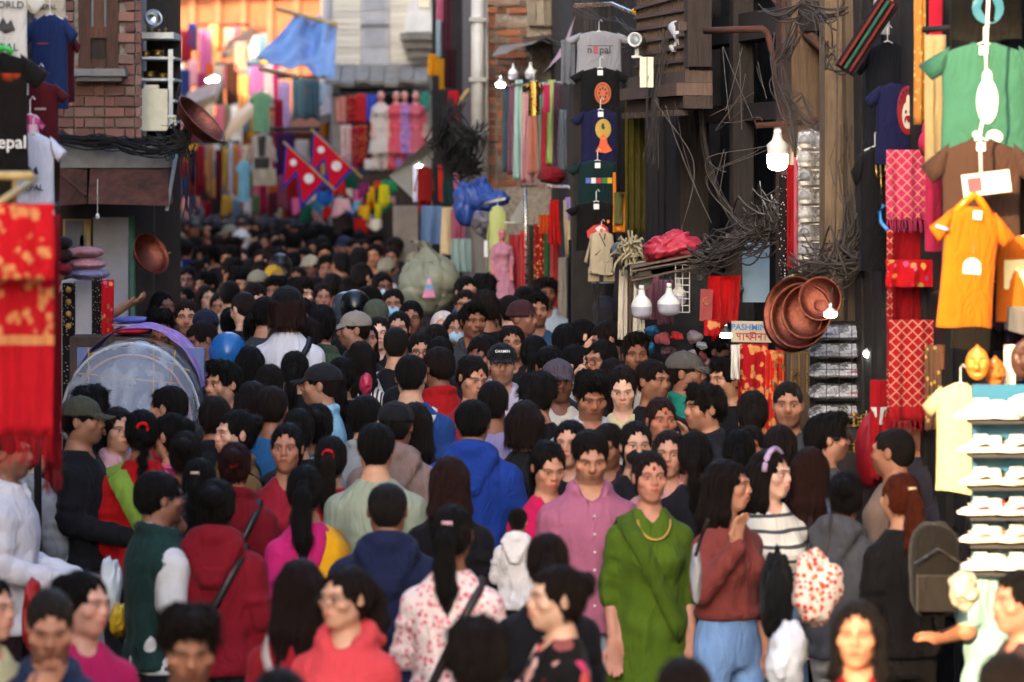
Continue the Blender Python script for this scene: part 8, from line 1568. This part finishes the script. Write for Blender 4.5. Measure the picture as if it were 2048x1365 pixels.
# far crowd
pr(482, 462, 0, 'm', None, 'jacket', '6a6488', 'rider in white helmet and grey-violet jacket far down the street', ex=(('chelmet', 'd8d8d6'),), skin='5a3a2c')
pr(520, 498, 4, 'm', 'short', 'tee', '2a3a52', 'person with turquoise face mask far down the street', ex=(('mask', '5ab0d0'),), skin='9a6a50')
pr(520, 442, 4, 'm', 'buzz', 'jacket', '4a4a34', 'bald person in olive jacket behind the white helmet', skin='9c6a52')
pr(600, 455, 6, 'f', 'pony', 'long', 'cfc8c0', 'person in white top facing the camera in the far crowd', skin='b8866c')
pr(624, 480, 10, 'f', 'bun', 'jacket', 'd0cac0', 'person in white jacket with dark strap in the far crowd', skin='a8745a')
pr(372, 478, 176, 'm', 'short', 'jacket', '1c2a6c', 'person in bright navy jacket seen from behind, right of the round copper bowl')
pr(395, 420, 176, 'f', 'pony', 'long', 'd8606c', 'person in salmon pink top far at the left')
pr(560, 512, 4, 'm', None, 'jacket', '17181c', 'rider in black helmet right of the turquoise mask', ex=(('chelmet', '121318'),), skin='5a3a2c')
pr(620, 510, -20, 'm', 'short', 'tee', '8c4a54', 'person in beige sun cap right of the black helmet', ex=(('cap', 'b0a892'),), skin='8a5a44')
pr(548, 530, 20, 'f', None, 'long', '8a6a2c', 'person in yellow headscarf near the black helmet', ex=(('hijab', 'b8902c'),), skin='9a6a4c')
pr(765, 545, 20, 'm', 'short', 'tee', '26282e', 'person with pale blue face mask left of the olive sack, upper one', ex=(('mask', 'a4c8d8'),), skin='7c4c38')
pr(728, 478, 14, 'f', 'long', 'long', '1f1c20', 'person with long hair turning her face up in the far crowd', skin='94603f')
pr(784, 492, -8, 'm', 'short', 'tee', '33313a', 'person with round face above the masked ones, left of the sack', skin='8e5a40')
# anonymous far crowd, still single persons
COLN = [('16161a', 'black'), ('1e2028', 'near-black'), ('23283c', 'navy'), ('2c2a2e', 'charcoal'), ('5a1c24', 'wine red'), ('3a3a40', 'dark grey'), ('6a6460', 'grey'), ('8a2830', 'red'), ('2c4a6a', 'blue'), ('b0a89c', 'beige'), ('c8c4c0', 'white'), ('4a3a30', 'brown'), ('3c4a38', 'olive'), ('6a4a6a', 'purple'), ('a86a78', 'pink'), ('8c6a30', 'ochre')]
LAND = [(482, 462, 'the white helmet'), (375, 532, 'the plaid shirt'), (520, 498, 'the turquoise mask'), (857, 560, 'the olive sack'), (620, 330, 'the flags'), (650, 520, 'the cream shirt'), (600, 455, 'the white top'), (372, 478, 'the bright navy jacket'), (516, 540, 'the beige cap'), (560, 520, 'the black helmet'), (735, 570, 'the white left-facing T-shirt'), (700, 420, 'the small-goods stall'), (1000, 560, 'the pink mannequin')]
rf = random.Random(77); taken = [(p['x'], p['y']) for p in PEOPLE]; cand = []
for _ in range(2600):
    y = 434 + (rf.random() ** .9) * 192; x = rf.uniform(300 + max(0, 470 - y) * .6, min(1110, 1010 if y > 545 else 815 + (30 if y > 480 else 0)))
    if y > 505 and 790 < x < 925: continue
    if y < 470 and x > 770: continue
    if y < 600 and 925 < x and y < 548: continue
    md = 12 + (y - 412) * .125
    if all((x - a) ** 2 / 1.0 + ((y - b_) * 1.35) ** 2 > md ** 2 for a, b_ in taken): taken.append((x, y)); cand.append((x, y))
    if len(cand) >= 148: break
used = {}
for x, y in cand:
    back = rf.random() < .45; rot = (180 if back else 0) + rf.uniform(-38, 38); sex = 'f' if rf.random() < .42 else 'm'; i = min(15, int(abs(rf.gauss(0, 6.2)))); col, cn = COLN[i]
    hair = rf.choice(['pony', 'long', 'bun', 'longtied']) if sex == 'f' else rf.choice(['short', 'short', 'quiff', 'messy', 'buzz']); ex = (); exn = ''
    r_ = rf.random()
    if r_ < .07: cc_, cnm = rf.choice([('1a1c22', 'black'), ('8c8672', 'beige'), ('2a3450', 'navy'), ('6a1c22', 'red')]); ex = (('cap', cc_),); exn = ' and %s cap' % cnm
    elif r_ < .12 and not back: ex = (('mask', '9cc4dc'),); exn = ' and face mask'
    top = rf.choice(['tee', 'long', 'jacket', 'shirt'] if sex == 'm' else ['long', 'jacket', 'tee']); tn = {'tee': 'T-shirt', 'long': 'sweater', 'jacket': 'jacket', 'shirt': 'shirt'}[top]
    lx, ly, ln = min(LAND, key=lambda q: (q[0] - x) ** 2 + (q[1] - y) ** 2); rel = ('left of' if x < lx - 12 else 'right of' if x > lx + 12 else 'close to'); rel2 = 'above and ' if y < ly - 22 else 'below and ' if y > ly + 22 else ''
    if rel == 'close to': rel = {'above and ': 'straight above', 'below and ': 'straight below', '': 'touching'}[rel2]; rel2 = ''
    lb = 'person in %s %s%s, %s, %s%s %s' % (cn, tn, exn, 'back turned' if back else 'facing us', rel2, rel, ln)
    if lb in used: lb = lb.replace('person in', 'bareheaded person in' if not ex else 'another person in')
    if lb in used: lb = lb.replace('bareheaded person', 'farther-off person') if y < used[lb] else lb.replace('bareheaded person', 'nearer person')
    if len(lb.split()) > 16: lb = lb.replace('facing us, ', '').replace('back turned, ', '')
    for alt in ('bareheaded', 'farther', 'nearer', 'leaner', 'stouter'):
        if lb in used: lb = lb.replace('person in', alt + ' person in') if alt not in lb else lb
    used[lb] = y; h = rf.uniform(1.64, 1.76) if sex == 'm' else rf.uniform(1.54, 1.64)
    pr(x, y, rot, sex, hair, top, col, lb, h=h, hc=rf.choice(['120f0e', '1a1412', '0e0c0c', '221713']), ex=ex, head=rf.choice(['f', 'f', 'd', 'l', 'r']), pose=rf.choice(['down', 'down', 'walk', 'chest']), fat=rf.uniform(.98, 1.12), group='people in the far crowd')

# ------------------------------------------------------------ bags that people carry
def hung_bag(name, x, y, D, wpx, hpx, mt, col, label, sd, strap=None, depth=.1):
    q = sack(name, P(x, y, D), (S(wpx, D) / 2, depth, S(hpx, D) / 2), mt, col, label, 'bag', sd=sd, amp=.12, ridge=.06, crease=.12, knot=(0, 0, S(hpx, D) * .06))
    if strap: b = MB(); b.tube([Vector(p) - q.location for p in strap], .008, 6); b.obj('strap', 'leather', q, color='2a2424', smooth=True)
    return q
hung_bag('drawstring_bag', 1628, 1178, 15.3, 100, 150, 'floral_orange', 'e8d0c0', 'flowered drawstring bag hanging at the hip of the grey hoodie', 601, [P(1650, 1110, 15.3), P(1662, 1040, 15.4), P(1655, 1000, 15.6)])
hung_bag('plastic_bag', 222, 1178, 16.8, 46, 130, 'tarp', 'c8ced0', 'white plastic carrier bag between the green vest and the black sweater', 602)
hung_bag('plastic_bag', 238, 1240, 16.6, 34, 70, 'tarp', 'c8a020', 'yellow plastic bag below the white carrier bag', 603)
hung_bag('white_bag', 1568, 1320, 14.6, 80, 150, 'tarp', 'd8dce4', 'white plastic bag held low beside the light blue jeans', 604)
hung_bag('round_bag', 1928, 1180, 14.6, 56, 84, 'cloth', 'c8b8a0', 'round cream bag held by the sunlit person in pale teal', 605)
hung_bag('handbag', 1392, 1150, 15.6, 24, 120, 'leather', 'a8aab0', 'pale grey handbag on a strap between the green kurta and the rust sweater', 606, [P(1392, 1110, 15.5), P(1404, 1070, 15.3), P(1416, 1040, 15.2)], .05)
hung_bag('pink_bag', 733, 768, 19.6, 26, 44, 'leather', 'b83050', 'small pink bag on the back of the striped cardigan', 607, None, .06)
hung_bag('black_coat', 1555, 1190, 15.4, 70, 190, 'cloth', '121214', 'black coat carried over the arm beside the striped sweater', 608)
q = sack('backpack', P(1868, 1140, 15.4), (S(50, 15.4), .11, S(96, 15.4)), 'cloth', '120f0d', 'dark brown backpack on the person with the auburn ponytail', 'backpack', sd=609, amp=.03, box=.6, crease=.05)
MB().box((-.08, -.150, -.15), (.08, -.09, -.01)).obj('front_pocket', 'cloth', q, color='221d1a'); b = MB(); b.tube([(-.09, -.13, .04), (0, -.145, .1), (.09, -.13, .04)], .004, 5); b.obj('zip', 'steel', q)
hung_bag('red_shopping_bag', 62, 1230, 15.6, 34, 150, 'tarp', 'b01a18', 'bright red shopping bag at the left edge below the white shirt', 610)

# the farthest heads read as one mass
def far_crowd():
    g = random.Random(9); VV, FF, CC = [], [], []; n0 = 0; gr = Field(axis_pts(-.3, .3, .026, [(-.1, .1, .018)]), axis_pts(-.2, .2, .026, []), axis_pts(.7, 1.8, .03, [(1.45, 1.8, .018)]))
    gr.torso(TM, .03)
    for sd in (-1, 1): gr.cone((sd * .16, 0, 1.34), (sd * .2, .02, .95), .062, .05, .05)
    gr.cone((0, .02, 1.44), (0, .01, 1.6), .055, .05, .03); gr.ell((0, 0, 1.63), (.075, .095, .115), .02); v, f = gr.mesh()
    hairm = (v[:, 2] > 1.66) | ((v[:, 1] > .02) & (v[:, 2] > 1.56)); skin = (v[:, 2] > 1.47) & ~hairm
    for k in range(120):
        y = g.uniform(414, 446); x = g.uniform(330 + max(0, 440 - y) * 1.2, 640 - max(0, 430 - y) * 4); d = min(63, F * (CZ - .2 - 1.66) / (y - HY)); a = g.choice((0, 3.1)) + g.uniform(-.5, .5); s_ = (CZ - (y - HY) * d / F - gz(d)) / 1.745
        c = np.array(lin(g.choice(['16161a', '23283c', '2c2a2e', '5a1c24', '6a6460', 'b0a89c', '8a2830', 'c8c4c0', '3c4a58']))); col = np.tile(c, (len(v), 1)); col[skin] = lin(g.choice(SKIN)); col[hairm] = lin('15110f')
        R2 = np.array([[math.cos(a), -math.sin(a), 0], [math.sin(a), math.cos(a), 0], [0, 0, 1]]); VV.append(v @ R2.T * s_ + np.array(((x - CX) / F * d, d, gz(d)))); FF.append(f + n0); CC.append(col); n0 += len(v)
    me = mesh_np('far_crowd', np.concatenate(VV), np.concatenate(FF), 'skin'); at = me.color_attributes.new('paint', 'FLOAT_COLOR', 'POINT'); at.data.foreach_set('color', np.concatenate(CC).astype(np.float32).ravel())
    o = obj('far_crowd', me, color=(1, 1, 1)); o['kind'] = 'stuff'; o['label'] = 'distant mass of heads at the far end of the street'; o['category'] = 'crowd'
far_crowd()


# small worn details
def find(label): return next(p['o'] for p in PEOPLE if p['label'] and label in p['label'])
q = find('dusty pink button shirt'); me = MB().ball((0, 0, 0), (.006, .004, .006), 8, 6).me('button', 'plastic', True)
for z in (1.36, 1.28, 1.20, 1.12, 1.04, .96): obj('button', me, q, (.003, -float(np.interp(z, [p[0] for p in TM], [p[2] for p in TM])) - .032, z), color='e6dcd8')
q = find('pale sleeve stripe'); b = MB(); b.tube([(.17, .03, 1.38), (.232, .055, 1.26), (.25, .07, 1.14)], .014, 6); b.obj('sleeve_stripe', 'cloth', q, color='c8c4bc', smooth=True)
q = find('small white lettering'); obj('lettering', text_mesh('ZE', .05, .001, 'paint', 'lettering', .001), q, (.06, -.15, 1.27), (math.radians(86), 0, 0), None, 'e0e0e0')
q = find('bright green kurta'); b = MB(); b.tube([(.075 * math.cos(a), -.085 + .012 * math.sin(a) - .058 * math.sin(a), 1.43 - .085 * math.sin(a)) for a in np.linspace(0, math.pi, 15)], .005, 6); b.obj('necklace', 'gold_thread', q, smooth=True)
